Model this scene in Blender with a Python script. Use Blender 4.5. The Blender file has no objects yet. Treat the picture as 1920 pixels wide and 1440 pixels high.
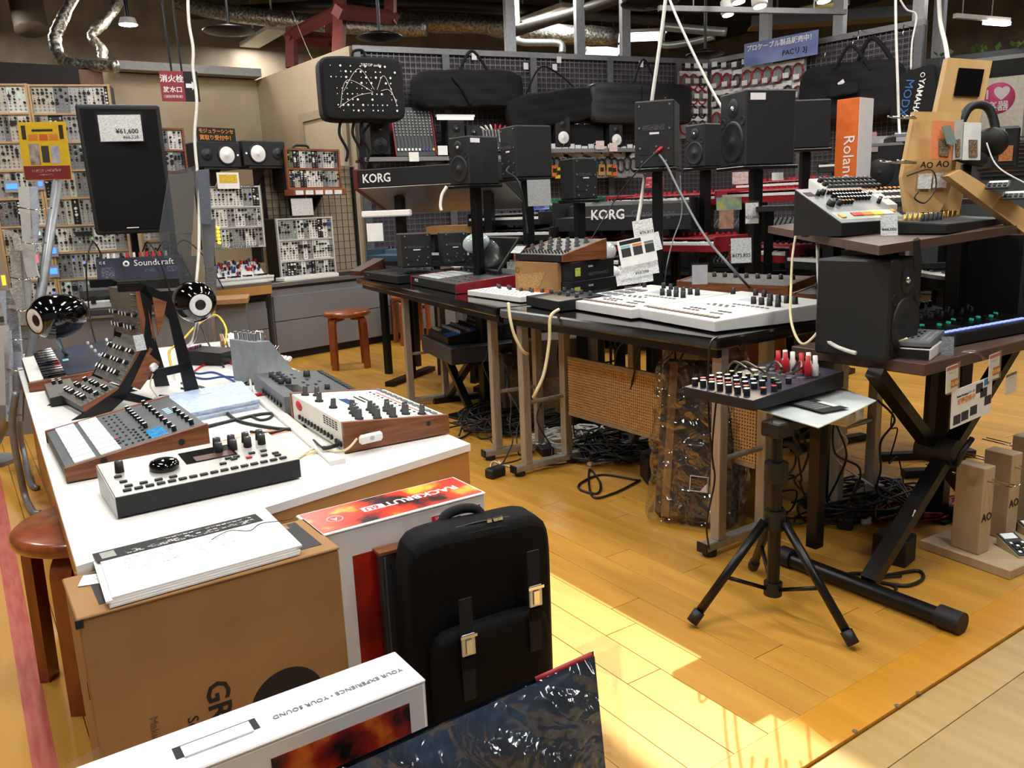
import bpy, bmesh, math, random
from mathutils import Vector as V, Matrix as MX
S=bpy.context.scene; COL=S.collection; R=math.radians; PI=math.pi
rnd=random.Random(7)
# ---------------- camera ----------------
F=1541.0; TILT=R(12.05); ROLL=R(2.3); YAW=R(34.0); H=1.08
FW=V((math.sin(YAW)*math.cos(TILT),math.cos(YAW)*math.cos(TILT),-math.sin(TILT)))
R0=V((math.cos(YAW),-math.sin(YAW),0)); U0=R0.cross(FW)
CX=R0*math.cos(ROLL)-U0*math.sin(ROLL); CY=R0*math.sin(ROLL)+U0*math.cos(ROLL)
CAM=V((0,0,H))
cd=bpy.data.cameras.new('camera'); co=bpy.data.objects.new('camera',cd); COL.objects.link(co)
cd.sensor_width=36; cd.lens=F/1920*36; cd.clip_start=.05
co.matrix_world=MX(((CX.x,CY.x,-FW.x,0),(CX.y,CY.y,-FW.y,0),(CX.z,CY.z,-FW.z,H),(0,0,0,1)))
S.camera=co
# ---------------- world, sun, ceiling lights, exposure ----------------
S.view_settings.view_transform='Standard'; S.view_settings.look='None'; S.view_settings.gamma=1
S.view_settings.use_curve_mapping=False; S.view_settings.exposure=EXPOSURE=-.08
W=bpy.data.worlds.new('world'); S.world=W; W.use_nodes=True
W.node_tree.nodes['Background'].inputs[0].default_value=(.93,.95,1,1)
W.node_tree.nodes['Background'].inputs[1].default_value=.16
def lamp(name,kind,loc,energy,color=(1,1,1),rot=None,**k):
    l=bpy.data.lights.new(name,kind); l.energy=energy; l.color=color
    for a,b in k.items(): setattr(l,a,b)
    o=bpy.data.objects.new(name,l); COL.objects.link(o); o.location=loc
    if rot: o.rotation_euler=rot
    return o
SUN_DIR=V((-.485,-.42,-.766)).normalized()     # high sun from beyond the shop, through holes added in the unseen ceiling
so=lamp('sun','SUN',(0,0,6),7.5,(1,.80,.46),angle=R(.6)); so.rotation_euler=SUN_DIR.to_track_quat('-Z','Y').to_euler()
LIGHT_SPOTS=[(.6,1.2),(2.6,.6),(.3,3.6),(2.3,3.3),(4.3,2.2),(1.0,6.0),(3.6,5.2),(5.6,3.9),(6.2,1.6),(-1.4,4.6),(2.4,7.6),(5.6,7.6),(-1.2,1.6),(1.2,-1.2),(.5,10.4),(3.9,11.3),(6.6,8.8),(9.6,7.2),(9.8,3.6)]  # end of list: lamps added beyond the partition to brighten the far walls
for i,(x,y) in enumerate(LIGHT_SPOTS):
    lamp('ceiling_lamp','AREA',(x,y,3.38),46,(1,.97,.92),shape='RECTANGLE',size=.2,size_y=1.1)
# ---------------- pixel helpers (1920x1440 photograph) ----------------
def ray(x,y): return FW+CX*((x-960)/F)-CY*((y-720)/F)
def onz(x,y,z=0):
    d=ray(x,y); return CAM+d*((z-H)/d.z)
def atd(x,y,d): return CAM+ray(x,y)*d
def onv(x,y,a,b):
    a=V((a[0],a[1],0)); b=V((b[0],b[1],0)); n=(b-a).cross(V((0,0,1))); d=ray(x,y)
    return CAM+d*((a-CAM).dot(n)/d.dot(n))
def ang(a,b): return math.atan2(b[1]-a[1],b[0]-a[0])
def pl(a,b,z):
    p=onz(*a,z); q=onz(*b,z); return p,ang(p,q),(q-p).length
# ---------------- materials ----------------
def lin(h):
    if isinstance(h,str): h=tuple(int(h[i:i+2],16)/255 for i in(0,2,4))
    return tuple(c/12.92 if c<=.04045 else ((c+.055)/1.055)**2.4 for c in h)
MC={}
def M(name,col,rough=.5,metal=0,var=.06,scale=30,bump=0,emit=0,alpha=1,trans=0,coat=0,kind=None,col2=None,stretch=(1,1,1),spec=None):
    if name in MC: return MC[name]
    m=bpy.data.materials.new(name); m.use_nodes=True; nt=m.node_tree; N=nt.nodes; L=nt.links
    b=N['Principled BSDF']; c=lin(col); MC[name]=m
    b.inputs['Roughness'].default_value=rough; b.inputs['Metallic'].default_value=metal
    b.inputs['Base Color'].default_value=(*c,1)
    if coat: b.inputs['Coat Weight'].default_value=coat; b.inputs['Coat Roughness'].default_value=.08
    if spec is not None: b.inputs['Specular IOR Level'].default_value=spec
    if trans: b.inputs['Transmission Weight'].default_value=trans
    if alpha<1: b.inputs['Alpha'].default_value=alpha
    if emit:
        b.inputs['Emission Color'].default_value=(*c,1); b.inputs['Emission Strength'].default_value=emit
    if var or bump or kind:
        tc=N.new('ShaderNodeTexCoord'); mp=N.new('ShaderNodeMapping'); mp.inputs['Scale'].default_value=stretch
        L.new(tc.outputs['Object'],mp.inputs['Vector'])
        if kind in('print','brick'):
            t=N.new('ShaderNodeTexBrick'); t.inputs['Scale'].default_value=scale
            t.inputs['Color1'].default_value=(*c,1); t.inputs['Color2'].default_value=(*lin(col2),1); t.inputs['Mortar'].default_value=(*c,1)
            t.inputs['Mortar Size'].default_value=.035; t.inputs['Brick Width'].default_value=.35; t.inputs['Row Height'].default_value=.22; t.inputs['Bias'].default_value=-.25
            sx=N.new('ShaderNodeSeparateXYZ'); ad=N.new('ShaderNodeMath'); cb=N.new('ShaderNodeCombineXYZ'); L.new(mp.outputs[0],sx.inputs[0]); L.new(sx.outputs[1],ad.inputs[0]); L.new(sx.outputs[2],ad.inputs[1]); L.new(sx.outputs[0],cb.inputs[0]); L.new(ad.outputs[0],cb.inputs[1])
            L.new(cb.outputs[0],t.inputs['Vector']); L.new(t.outputs['Color'],b.inputs['Base Color']); return m
        t=N.new('ShaderNodeTexNoise'); t.inputs['Scale'].default_value=scale; t.inputs['Detail'].default_value=5 if kind!='wood' else 8
        L.new(mp.outputs[0],t.inputs['Vector'])
        r=N.new('ShaderNodeValToRGB'); e=r.color_ramp.elements
        lo=lin(col2) if col2 else tuple(x*(1-2*var) for x in c); hi=c if col2 else tuple(min(1,x*(1+1.2*var)) for x in c)
        e[0].position=.32; e[1].position=.68; e[0].color=(*lo,1); e[1].color=(*hi,1)
        L.new(t.outputs['Fac'],r.inputs['Fac']); L.new(r.outputs[0],b.inputs['Base Color'])
        if emit: L.new(r.outputs[0],b.inputs['Emission Color'])
        if bump:
            bp=N.new('ShaderNodeBump'); bp.inputs['Strength'].default_value=bump; bp.inputs['Distance'].default_value=.01
            L.new(t.outputs['Fac'],bp.inputs['Height']); L.new(bp.outputs[0],b.inputs['Normal'])
    return m
# ---------------- mesh builder ----------------
class B:
    def __init__(s): s.v=[]; s.f=[]; s.m=[]; s.sm=[]
    def add(s,vs,fs,m=0,sm=False,mx=None):
        o=len(s.v)
        s.v+= [tuple(mx@V(v)) if mx else tuple(v) for v in vs]
        s.f+=[tuple(i+o for i in f) for f in fs]; s.m+=[m]*len(fs); s.sm+=[sm]*len(fs); return s
    def box(s,x0,y0,z0,x1,y1,z1,m=0,mx=None,c=0):
        if c:
            c=min(c,abs(x1-x0)*.45,abs(y1-y0)*.45,abs(z1-z0)*.45); vs=[];ix={}
            X=(x0,x1);Y=(y0,y1);Z=(z0,z1)
            for i in(0,1):
                for j in(0,1):
                    for k in(0,1):
                        for a in range(3):
                            sx,sy,sz=(1-2*i)*c,(1-2*j)*c,(1-2*k)*c
                            ix[i,j,k,a]=len(vs); vs.append((X[i]+(0 if a==0 else sx),Y[j]+(0 if a==1 else sy),Z[k]+(0 if a==2 else sz)))
            fs=[]
            for a in range(3):
                for i in(0,1):
                    q=[]
                    for(p,r)in((0,0),(1,0),(1,1),(0,1)):
                        k=[0,0,0];k[a]=i;k[(a+1)%3]=p;k[(a+2)%3]=r;q.append(ix[(*k,a)])
                    fs.append(q if i else q[::-1])
            for a in range(3):
                b,d=(a+1)%3,(a+2)%3
                for i in(0,1):
                    for j in(0,1):
                        def g(t,w):
                            k=[0,0,0];k[a]=t;k[b]=i;k[d]=j;return ix[(*k,w)]
                        q=[g(0,b),g(1,b),g(1,d),g(0,d)]
                        fs.append(q if (i==j) else q[::-1])
            for i in(0,1):
                for j in(0,1):
                    for k in(0,1):
                        q=[ix[i,j,k,a] for a in range(3)]; fs.append(q if (i+j+k)%2 else q[::-1])
            return s.add(vs,fs,m,False,mx)
        return s.add([(x0,y0,z0),(x1,y0,z0),(x1,y1,z0),(x0,y1,z0),(x0,y0,z1),(x1,y0,z1),(x1,y1,z1),(x0,y1,z1)],
            [(3,2,1,0),(4,5,6,7),(0,1,5,4),(1,2,6,5),(2,3,7,6),(3,0,4,7)],m,False,mx)
    def cyl(s,p,q,r,r2=None,n=12,m=0,mx=None,cap=True):
        p=V(p);q=V(q); r2=r if r2 is None else r2; a=(q-p).normalized(); u=a.orthogonal().normalized(); w=a.cross(u)
        vs=[];fs=[]
        for c,rr in((p,r),(q,r2)):
            for i in range(n):
                t=2*PI*i/n; vs.append(c+(u*math.cos(t)+w*math.sin(t))*rr)
        for i in range(n): fs.append((i,(i+1)%n,n+(i+1)%n,n+i))
        s.add(vs,fs,m,n>5,mx)
        if cap: s.add(vs[:n],[tuple(range(n))[::-1]],m,False,mx); s.add(vs[n:],[tuple(range(n))],m,False,mx)
        return s
    def tube(s,pts,r,n=6,m=0,cap=True):
        P=[V(p) for p in pts]; u=None; vs=[];fs=[]; k=len(P)
        for i in range(k):
            t=(P[min(i+1,k-1)]-P[max(i-1,0)]); t=t.normalized() if t.length>1e-9 else V((0,0,1))
            u=t.orthogonal().normalized() if u is None else (u-t*u.dot(t)); u=u.normalized() if u.length>1e-6 else t.orthogonal().normalized()
            w=t.cross(u); rr=r[i] if isinstance(r,(list,tuple)) else r
            for j in range(n):
                a=2*PI*j/n; vs.append(P[i]+(u*math.cos(a)+w*math.sin(a))*rr)
        for i in range(k-1):
            for j in range(n): fs.append((i*n+j,i*n+(j+1)%n,(i+1)*n+(j+1)%n,(i+1)*n+j))
        if cap: fs+= [tuple(range(n))[::-1],tuple(range((k-1)*n,k*n))]
        return s.add(vs,fs,m,True)
    def lathe(s,prof,n=20,m=0,mx=None):
        vs=[];fs=[];k=len(prof)
        for r,z in prof:
            for j in range(n):
                a=2*PI*j/n; vs.append((max(r,1e-5)*math.cos(a),max(r,1e-5)*math.sin(a),z))
        for i in range(k-1):
            for j in range(n): fs.append((i*n+j,i*n+(j+1)%n,(i+1)*n+(j+1)%n,(i+1)*n+j))
        return s.add(vs,fs,m,True,mx)
    def prism(s,poly,a,b,axis='x',m=0,mx=None):
        n=len(poly); f={'x':lambda t,p:(t,p[0],p[1]),'y':lambda t,p:(p[0],t,p[1]),'z':lambda t,p:(p[0],p[1],t)}[axis]
        vs=[f(a,p) for p in poly]+[f(b,p) for p in poly]
        ar=sum(poly[i][0]*poly[(i+1)%n][1]-poly[(i+1)%n][0]*poly[i][1] for i in range(n))
        fl=(ar>0)^(b<a)^(axis=='y')
        fs=[tuple(range(n))[::-1],tuple(range(n,2*n))]+[(i,(i+1)%n,n+(i+1)%n,n+i) for i in range(n)]
        if not fl: fs=[f[::-1] for f in fs]
        return s.add(vs,fs,m,False,mx)
    def quad(s,a,b,c,d,m=0): return s.add([a,b,c,d],[(0,1,2,3)],m)
    def mesh(s,name,mats,bev=0):
        me=bpy.data.meshes.new(name); me.from_pydata([tuple(v) for v in s.v],[],s.f)
        for m in (mats if isinstance(mats,(list,tuple)) else [mats]): me.materials.append(m)
        me.polygons.foreach_set('material_index',s.m); me.polygons.foreach_set('use_smooth',s.sm); me.update()
        if bev:
            bm=bmesh.new(); bm.from_mesh(me); bmesh.ops.remove_doubles(bm,verts=bm.verts,dist=1e-5)
            bmesh.ops.bevel(bm,geom=[e for e in bm.edges if len(e.link_faces)==2 and e.calc_face_angle(0)>.5],offset=bev,segments=2,affect='EDGES',profile=.5)
            bm.to_mesh(me); bm.free()
        return me
    def o(s,name,mats,parent=None,mx=None,bev=0,stuff=False,lab=None):
        return O(name,s.mesh(name,mats,bev),parent,mx,stuff,lab)
def O(name,me,parent=None,mx=None,stuff=False,lab=None):
    o=bpy.data.objects.new(name,me); COL.objects.link(o)
    if parent: o.parent=parent
    if mx: o.matrix_local=mx
    if stuff: o['kind']='stuff'
    if lab: o['label']=lab
    return o
def tag(o,label,cat,group=None):
    o['label']=label; o['category']=cat
    if group: o['group']=group
    return o
def T(name,label,cat,loc=(0,0,0),rz=0,group=None,rx=0,ry=0):
    o=bpy.data.objects.new(name,None); COL.objects.link(o); o.empty_display_size=.05
    o.location=loc; o.rotation_euler=(rx,ry,rz); return tag(o,label,cat,group)
def struct(b,name,mats,parent=None):
    o=b.o(name,mats,parent)
    if not parent: o['kind']='structure'
    return o
MESH={}
def shared(key,fn):
    if key not in MESH: MESH[key]=fn()
    return MESH[key]
TXT={}
def txt(parent,s,size,mat,mx,name='lettering',ex=.0004,align='CENTER',bold=False,top=False):
    k=(s,size,mat.name,ex,align,bold)
    if k not in TXT:
        c=bpy.data.curves.new('t','FONT'); c.body=s; c.size=size; c.extrude=ex; c.align_x=align; c.align_y='CENTER'; c.resolution_u=2
        if bold: c.offset=size*.018
        o=bpy.data.objects.new('t',c); COL.objects.link(o)
        me=bpy.data.meshes.new_from_object(o.evaluated_get(bpy.context.evaluated_depsgraph_get()))
        bpy.data.objects.remove(o); me.materials.clear(); me.materials.append(mat); me.name=name; TXT[k]=me
    return O(name,TXT[k],parent,mx)
def mx(x=0,y=0,z=0,rx=0,ry=0,rz=0): return MX.Translation((x,y,z))@MX.Rotation(rz,4,'Z')@MX.Rotation(ry,4,'Y')@MX.Rotation(rx,4,'X')
def spline(P,n=8):
    P=[V(p) for p in P]; out=[]
    for i in range(len(P)-1):
        a=P[max(i-1,0)];b=P[i];c=P[i+1];d=P[min(i+2,len(P)-1)]
        for j in range(n):
            t=j/n; out.append(.5*((2*b)+(c-a)*t+(2*a-5*b+4*c-d)*t*t+(3*b-a-3*c+d)*t**3))
    return out+[P[-1]]
def cable(name,label,pts,r,mat,group=None,n=6,seg=7,cat='cable'):
    return tag(B().tube(spline(pts,seg),r,n).o(name,mat),label,cat,group)
# ---------------- palette ----------------
blk=M('black_plastic','111214',.55,var=.12); blkm=M('black_metal','101113',.35,.3,var=.08); blkg=M('black_gloss','050506',.06,var=0,coat=.6)
dgry=M('dark_grey_plastic','333538',.5); mgry=M('mid_grey','6d7074',.45); lgry=M('light_grey_plastic','b9bbbb',.4)
sil=M('silver_metal','b9babb',.3,.85,var=.04); chrome=M('chrome','dddddf',.12,1,var=0); steel=M('brushed_steel_frame','a39c90',.38,.35,var=.08,scale=60,stretch=(1,1,.1))
wht=M('white_paint','eeeeec',.45,var=.02); wpl=M('white_plastic','e9e8e2',.35,var=.02); paper=M('white_paper','f4f4f2',.7,var=.02)
wood=M('walnut_wood','8a5231',.42,kind='wood',var=.2,col2='5c3119',scale=14,stretch=(1,1,9),bump=.05)
woodx=M('walnut_wood_along_x','935a36',.42,kind='wood',var=.2,col2='66381d',scale=14,stretch=(.6,8,8),bump=.05)
woody=M('walnut_wood_along_y','8d5430',.42,kind='wood',var=.2,col2='633619',scale=14,stretch=(8,.6,8),bump=.05)
stoolw=M('stool_wood','9a4f26',.3,kind='wood',var=.2,col2='7b3a19',scale=12,stretch=(3,3,.7),coat=.4)
ply=M('pale_plywood','c9a97e',.5,kind='wood',var=.1,col2='b8966a',scale=9,stretch=(2,2,.5))
mdf=M('fibreboard','b98648',.6,kind='wood',col2='ad7a3f',scale=6)
card=M('brown_cardboard','9f7748',.8,kind='noise',col2='956d40',scale=8)
brownlam=M('brown_laminate','5b4438',.45,kind='wood',col2='4c372d',scale=10,stretch=(.5,6,6))
red=M('red_plastic','c3202a',.4); dred=M('dark_red_metal','8e1c26',.38,.1); orng=M('orange_plastic','dd6a22',.5); yel=M('yellow_cable','d9b82a',.5)
creamw=M('cream_cable','d8cba0',.55); wcab=M('white_cable','d9d8d0',.5); bcab=M('black_cable','131313',.5); blu=M('blue_cable','24418c',.5)
fab=M('black_nylon','060607',.8,var=.25,scale=220,bump=.25,spec=.2); fab2=M('black_canvas','0f0f11',.9,var=.25,scale=300,bump=.2)
spk=M('speaker_black','17191a',.62,var=.1,scale=120,bump=.03); cone=M('speaker_cone','1b1d1f',.5); conew=M('white_cone','f2f2f0',.5,var=.02)
ink=M('black_ink','141414',.7,var=0); inkw=M('white_ink','efefef',.6,var=0); inkg=M('grey_ink','777777',.7,var=0); inkr=M('red_ink','c92232',.6,var=0); inko=M('orange_ink','e08a2a',.6,var=0)
prt=M('small_print','f2f2f0',.7,kind='print',col2='555555',scale=70); prtd=M('dense_print','f4f4f2',.7,kind='print',col2='222222',scale=45)
def film(name,tint,base,edge,rough=.08,bump=0,scale=40):
    m=bpy.data.materials.new(name); m.use_nodes=True; nt=m.node_tree; N=nt.nodes; L=nt.links; MC[name]=m; N.remove(N['Principled BSDF'])
    tr=N.new('ShaderNodeBsdfTransparent'); tr.inputs[0].default_value=(*lin(tint),1); gl=N.new('ShaderNodeBsdfGlossy'); gl.inputs['Roughness'].default_value=rough; gl.inputs[0].default_value=(1,1,1,1)
    lw=N.new('ShaderNodeLayerWeight'); lw.inputs[0].default_value=.35; mr=N.new('ShaderNodeMapRange'); mr.inputs[3].default_value=base; mr.inputs[4].default_value=edge; mi=N.new('ShaderNodeMixShader')
    L.new(lw.outputs['Facing'],mr.inputs[0]); L.new(mr.outputs[0],mi.inputs[0]); L.new(tr.outputs[0],mi.inputs[1]); L.new(gl.outputs[0],mi.inputs[2]); L.new(mi.outputs[0],N['Material Output'].inputs[0])
    if bump:
        tc=N.new('ShaderNodeTexCoord'); vo=N.new('ShaderNodeTexVoronoi'); vo.feature='DISTANCE_TO_EDGE'; vo.inputs['Scale'].default_value=scale; no=N.new('ShaderNodeTexNoise'); no.inputs['Scale'].default_value=scale*.7; no.inputs['Distortion'].default_value=1.5; ad=N.new('ShaderNodeMath'); bp=N.new('ShaderNodeBump'); bp.inputs['Strength'].default_value=bump; bp.inputs['Distance'].default_value=.02
        L.new(tc.outputs['Object'],vo.inputs['Vector']); L.new(tc.outputs['Object'],no.inputs['Vector']); L.new(no.outputs['Fac'],ad.inputs[0]); L.new(vo.outputs['Distance'],ad.inputs[1]); L.new(ad.outputs[0],bp.inputs['Height']); L.new(bp.outputs[0],gl.inputs['Normal']); L.new(bp.outputs[0],lw.inputs['Normal'])
    return m
tagm=M('price_card','eff1f2',.5,kind='print',col2='8b8f94',scale=60); clear=film('clear_acrylic','fdfdfd',.04,.35,.1)
led=M('red_led','ff2a2a',.4,emit=3,var=0); ledb=M('blue_led','2a55ff',.4,emit=6,var=0); ledg=M('green_led','30e060',.4,emit=2,var=0)
lcd=M('dark_screen','0a0b0d',.12,var=0,coat=.4); lcdb=M('blue_lcd','2a4f86',.2,emit=.25,var=0)
# =====================  THE SETTING  =====================
def plankmat(name,c1,c2,rough=.4):
    m=M(name,c1,rough,kind='wood',col2=c2,scale=5,stretch=(5,.5,1),bump=.015,coat=.06)
    nt=m.node_tree; N=nt.nodes; L=nt.links; b=N['Principled BSDF']; src=b.inputs['Base Color'].links[0].from_socket
    oi=N.new('ShaderNodeObjectInfo'); hs=N.new('ShaderNodeHueSaturation'); mr=N.new('ShaderNodeMapRange')
    mr.inputs[3].default_value=.9; mr.inputs[4].default_value=1.05
    L.new(oi.outputs['Random'],mr.inputs[0]); L.new(mr.outputs[0],hs.inputs['Value']); L.new(src,hs.inputs['Color']); L.new(hs.outputs[0],b.inputs['Base Color'])
    return m
fm=plankmat('maple_floor','cb983f','bb8530'); fmc=plankmat('corridor_floor','b89a62','a6884f'); fml=plankmat('aisle_floor','cf9a3c','c48e30')
under=M('sub_floor','6b4a22',.8); trimm=plankmat('yellow_trim_board','d2942b','c5861f')
b=B(); b.box(-6,-4,-.06,12,14,-.012); floor=struct(b,'floor',under)
def plank(parent,name,x0,y0,x1,y1,mat,z=0,g=.0008):
    k=('pl',round(x1-x0,3),round(y1-y0,3),mat.name)
    me=shared(k,lambda:B().box(g,g,-.012,x1-x0-g,y1-y0-g,0,c=.0006).mesh('plank',mat))
    return O(name,me,parent,mx(x0,y0,z))
rp=random.Random(3); cand=[]
PW=.1045
for i in range(70):
    x=.105+i*PW; y=.966-(rp.random()*.8+.1)
    while y<9.5:
        L=rp.choice((.72,.9,.9,1.08)); y0=max(y,.966); y1=y+L; y=y1
        if y1-y0<.05: continue
        c=V((x+PW/2,(y0+y1)/2,0)); d=c-CAM; dz=d.dot(FW)
        u=960+F*d.dot(CX)/max(dz,.01); vv=720-F*d.dot(CY)/max(dz,.01)
        vis=dz>.3 and -150<u<2070 and vv<1700 and x<4.6 and not(x<.95 and y1<3.6)
        cand.append((0 if vis else 1,dz,x,y0,y1))
cand.sort(); rest=B()
for k,(v,d,x,y0,y1) in enumerate(cand):
    if v==0 and k<290: plank(floor,'plank',x,y0,x+PW,y1,fm)
    else: rest.box(x+.0008,y0+.0008,-.012,x+PW-.0008,y1-.0008,0)
rest.o('plank_field',fm,floor,stuff=True)
for i in range(3): plank(floor,'aisle_plank',.105-(i+1)*.42,-1,.105-i*.42,9.5,fml)
B().add([(-.012,1,.0004),(.03,1,.0004),(.068,4.6,.0004),(.072,9,.0004),(.018,9,.0004),(.012,4.6,.0004)],[(0,1,2,5),(5,2,3,4)]).o('red_floor_line',M('worn_red_tape','a8433b',.55,kind='noise',col2='bb6a5a',scale=25,stretch=(3,.3,1)),floor)
for j,(y0,y1) in enumerate(((.766,.858),(.56,.766),(.35,.56),(.1,.35),(-.4,.1),(-1.2,-.4))):
    for i,x in enumerate((.105,2.3,4.5)): plank(floor,'corridor_plank',x-(j%2)*.35+(.35 if i==0 and j%2 else 0),y0,x+2.2-(j%2)*.35,y1,fmc,-.006)
tr=B().box(.105,.858,-.013,7,.966,-.0125).o('trim_1',under); tr['kind']='structure'
for x0,x1 in((.105,1.0),(1.0,2.02),(2.02,3.1),(3.1,4.4),(4.4,7)): plank(tr,'trim_board',x0,.8585,x1,.966,trimm,.002)
scr=lambda:B().cyl((0,0,0),(0,0,.0012),.006,n=10).mesh('screw',M('old_screw','7d6a55',.5,.5))
for q in((1603,1373),(1682,1325),(1722,1301)): p=onz(*q); O('screw',shared('scr',scr),tr,mx(p.x,p.y,.002))
# walls
beige=M('beige_wall','aa9b82',.75,var=.03,scale=4); beiged=M('concrete','8b7f6c',.85,var=.14,scale=3,bump=.1); grywall=M('slate_wall','565c61',.7,var=.04,scale=5)
dark=M('dark_board','23211f',.8); meshback=M('mauve_backing_board','4b454c',.7,var=.05,scale=6); ceilm=M('dark_ceiling','3a342c',.9,var=.2,scale=3)
alum=M('grey_angle_steel','7d7d7f',.4,.6,var=.06); wire=M('black_wire','25252a',.4,.4,var=0); mwire=M('grey_mesh_wire','77777c',.35,.5,var=0)
def wall(name,a,b,z0,z1,th,mat):
    L=math.hypot(b[0]-a[0],b[1]-a[1]); r=ang(a,b)
    o=B().box(0,0,0,L,th,z1-z0).o(name,mat,None,mx(a[0],a[1],z0,rz=r)); o['kind']='structure'; return o
WB=((1.0,9.3),(3.12,9.3)); WR=((3.09,9.3),(3.25,7.2)); MA=((3.27,7.17),(7.043,6.457)); MB_=((7.06,6.457),(7.339,4.236)); WD=((8.35,5.75),(9.3,3.4))
wall('wall_back',(-4,9.3),(3.09,9.3),0,2.55,.12,beige); wr=wall('wall_return',WR[0],WR[1],0,2.55,.1,beige)
wall('wall_far',(-6,12),(13,12),0,4.2,.2,beiged); wall('wall_left',(-4,-1),(-4,12),0,4.2,.2,beiged); wall('wall_right',WD[0],WD[1],0,2.42,.15,grywall)
wall('wall_far_right',(13,12),(13,-3),0,4.2,.2,beiged)
_c=onv(226,135,(0,9.12),(3,9.12)); B().box(_c.x,9.12,2.56,3.09,9.45,2.64).o('trim_2',M('grey_ledge','8e8d89',.6))['kind']='structure'
_a=onv(-30,158,(0,8.5),(3,8.5)); _b=onv(146,124,(0,8.5),(3,8.5)); B().box(_a.x,8.5,_a.z,_b.x,8.9,_b.z).o('wall_soffit',dark)['kind']='structure'
p=onv(145,180,(0,8.9),(3,8.9)); q=onv(198,180,(0,8.9),(3,8.9))
B().box(p.x,8.9,0,q.x,9.25,2.5).o('wall_pillar',M('brown_pillar','7d5f49',.7))['kind']='structure'
# door in the return wall
L=(V(WR[1])-V(WR[0])).length; dm=M('cream_door','b3a68d',.5,var=.02); dfm=M('door_frame_paint','9c907a',.5,var=.02)
x0=1.02; d1=T('door_1','cream door set in the beige return wall','door'); del d1['category'],d1['label']; d1['kind']='structure'
d1.location=(WR[0][0],WR[0][1],0); d1.rotation_euler=(0,0,ang(*WR))
B().box(x0,-.03,0,x0+.08,0,2.0).box(x0+.9,-.03,0,x0+.98,0,2.0).box(x0,-.03,2.0,x0+.98,0,2.08).o('door_frame',dfm,d1)
B().box(x0+.081,-.012,.01,x0+.899,-.001,1.999).o('door_leaf',dm,d1)
# mesh partition
def meshwall(name,ab,posts,z1):
    a,b_=ab; L=math.hypot(b_[0]-a[0],b_[1]-a[1]); r=ang(a,b_)
    o=B().box(0,.03,0,L,.06,z1-.005).o(name,meshback,None,mx(a[0],a[1],0,rz=r)); o['kind']='structure'
    B().box(0,-.02,z1-.05,L,.03,z1).o('top_rail',alum,o)
    for i,x in enumerate(posts): B().box(max(0,x-.035),-.025,0,min(L,x+.035),.028,z1-.051).o('post',M('grey_post','6d6d70',.45,.5),o)
    for i in range(len(posts)-1):
        g=B(); x=posts[i]+.035; e=posts[i+1]-.035
        n=int((e-x)/.05)
        for k in range(1,n): 
            u=x+(e-x)*k/n; g.box(u-.0025,-.012,.5,u+.0025,-.007,z1-.06)
        for k in range(40): g.box(x,-.007,.52+k*.05,e,-.002,.525+k*.05) if .52+k*.05<z1-.06 else 0
        g.o('wire_grid',mwire,o,stuff=True)
    return o
mw=meshwall('wall_mesh',MA,[.03,.867,1.767,2.625,3.455,3.80],2.55); mw2=meshwall('wall_mesh_side',MB_,[.03,1.1,2.2],2.55)
# ceiling, with unseen holes added to shape the sun patch on the floor
ZC=4.1; off=SUN_DIR*(ZC/-SUN_DIR.z)
def hole(x0,y0,x1,y1): return (x0-off.x,y0-off.y,x1-off.x,y1-off.y)
HO=[hole(1.0,1.17,1.53,2.25),hole(1.0,.25,1.33,1.17),hole(1.63,.82,1.72,.93)]
xs=sorted({-6,13.2}|{h[0] for h in HO}|{h[2] for h in HO}); ys=sorted({-3,12.2}|{h[1] for h in HO}|{h[3] for h in HO})
c=B()
for i in range(len(xs)-1):
    for j in range(len(ys)-1):
        u=(xs[i]+xs[i+1])/2; w=(ys[j]+ys[j+1])/2
        if not any(h[0]<u<h[2] and h[1]<w<h[3] for h in HO): c.box(xs[i],ys[j],ZC,xs[i+1],ys[j+1],ZC+.02)
struct(c,'ceiling',ceilm)
# lamp housings on the ceiling
hous=M('lamp_housing','d8d8d4',.5)
for i,(x,y) in enumerate(LIGHT_SPOTS):
    o=B().box(-.14,-.6,0,.14,.6,.06,c=.01).box(-.01,-.4,.06,.01,-.38,ZC-3.383).box(-.01,.38,.06,.01,.4,ZC-3.383).o('ceiling_light',hous,None,mx(x,y,3.382)); tag(o,'long white ceiling light trough hung from the dark ceiling','light','ceiling light troughs')
# =====================  DEVICE KIT  =====================
def knobmesh(r,h,m,c,style=0):
    def f():
        b=B()
        if style==1: b.lathe([(r*1.25,0),(r*1.2,h*.18),(r*.85,h*.22),(r*.7,h),(0,h)],12); b.box(-.0008,r*.1,h,.0008,r*.68,h+.0004,1)
        elif style==2: b.lathe([(r,0),(r,h*.9),(r*.92,h)],12); b.lathe([(r*.92,h),(0,h)],12,1)
        else: b.lathe([(r,0),(r*.9,h),(0,h)],12); b.box(-.0007,r*.1,h,.0007,r*.85,h+.0004,1)
        return b.mesh('knob',[m,c])
    return shared(('k',round(r,4),round(h,4),m.name,c.name,style),f)
def boxmesh(a,b_,h,m,key='b',c=.0012): return shared((key,round(a,4),round(b_,4),round(h,4),m.name),lambda:B().box(-a/2,-b_/2,0,a/2,b_/2,h,c=min(c,h*.4)).mesh(key,m))
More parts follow.
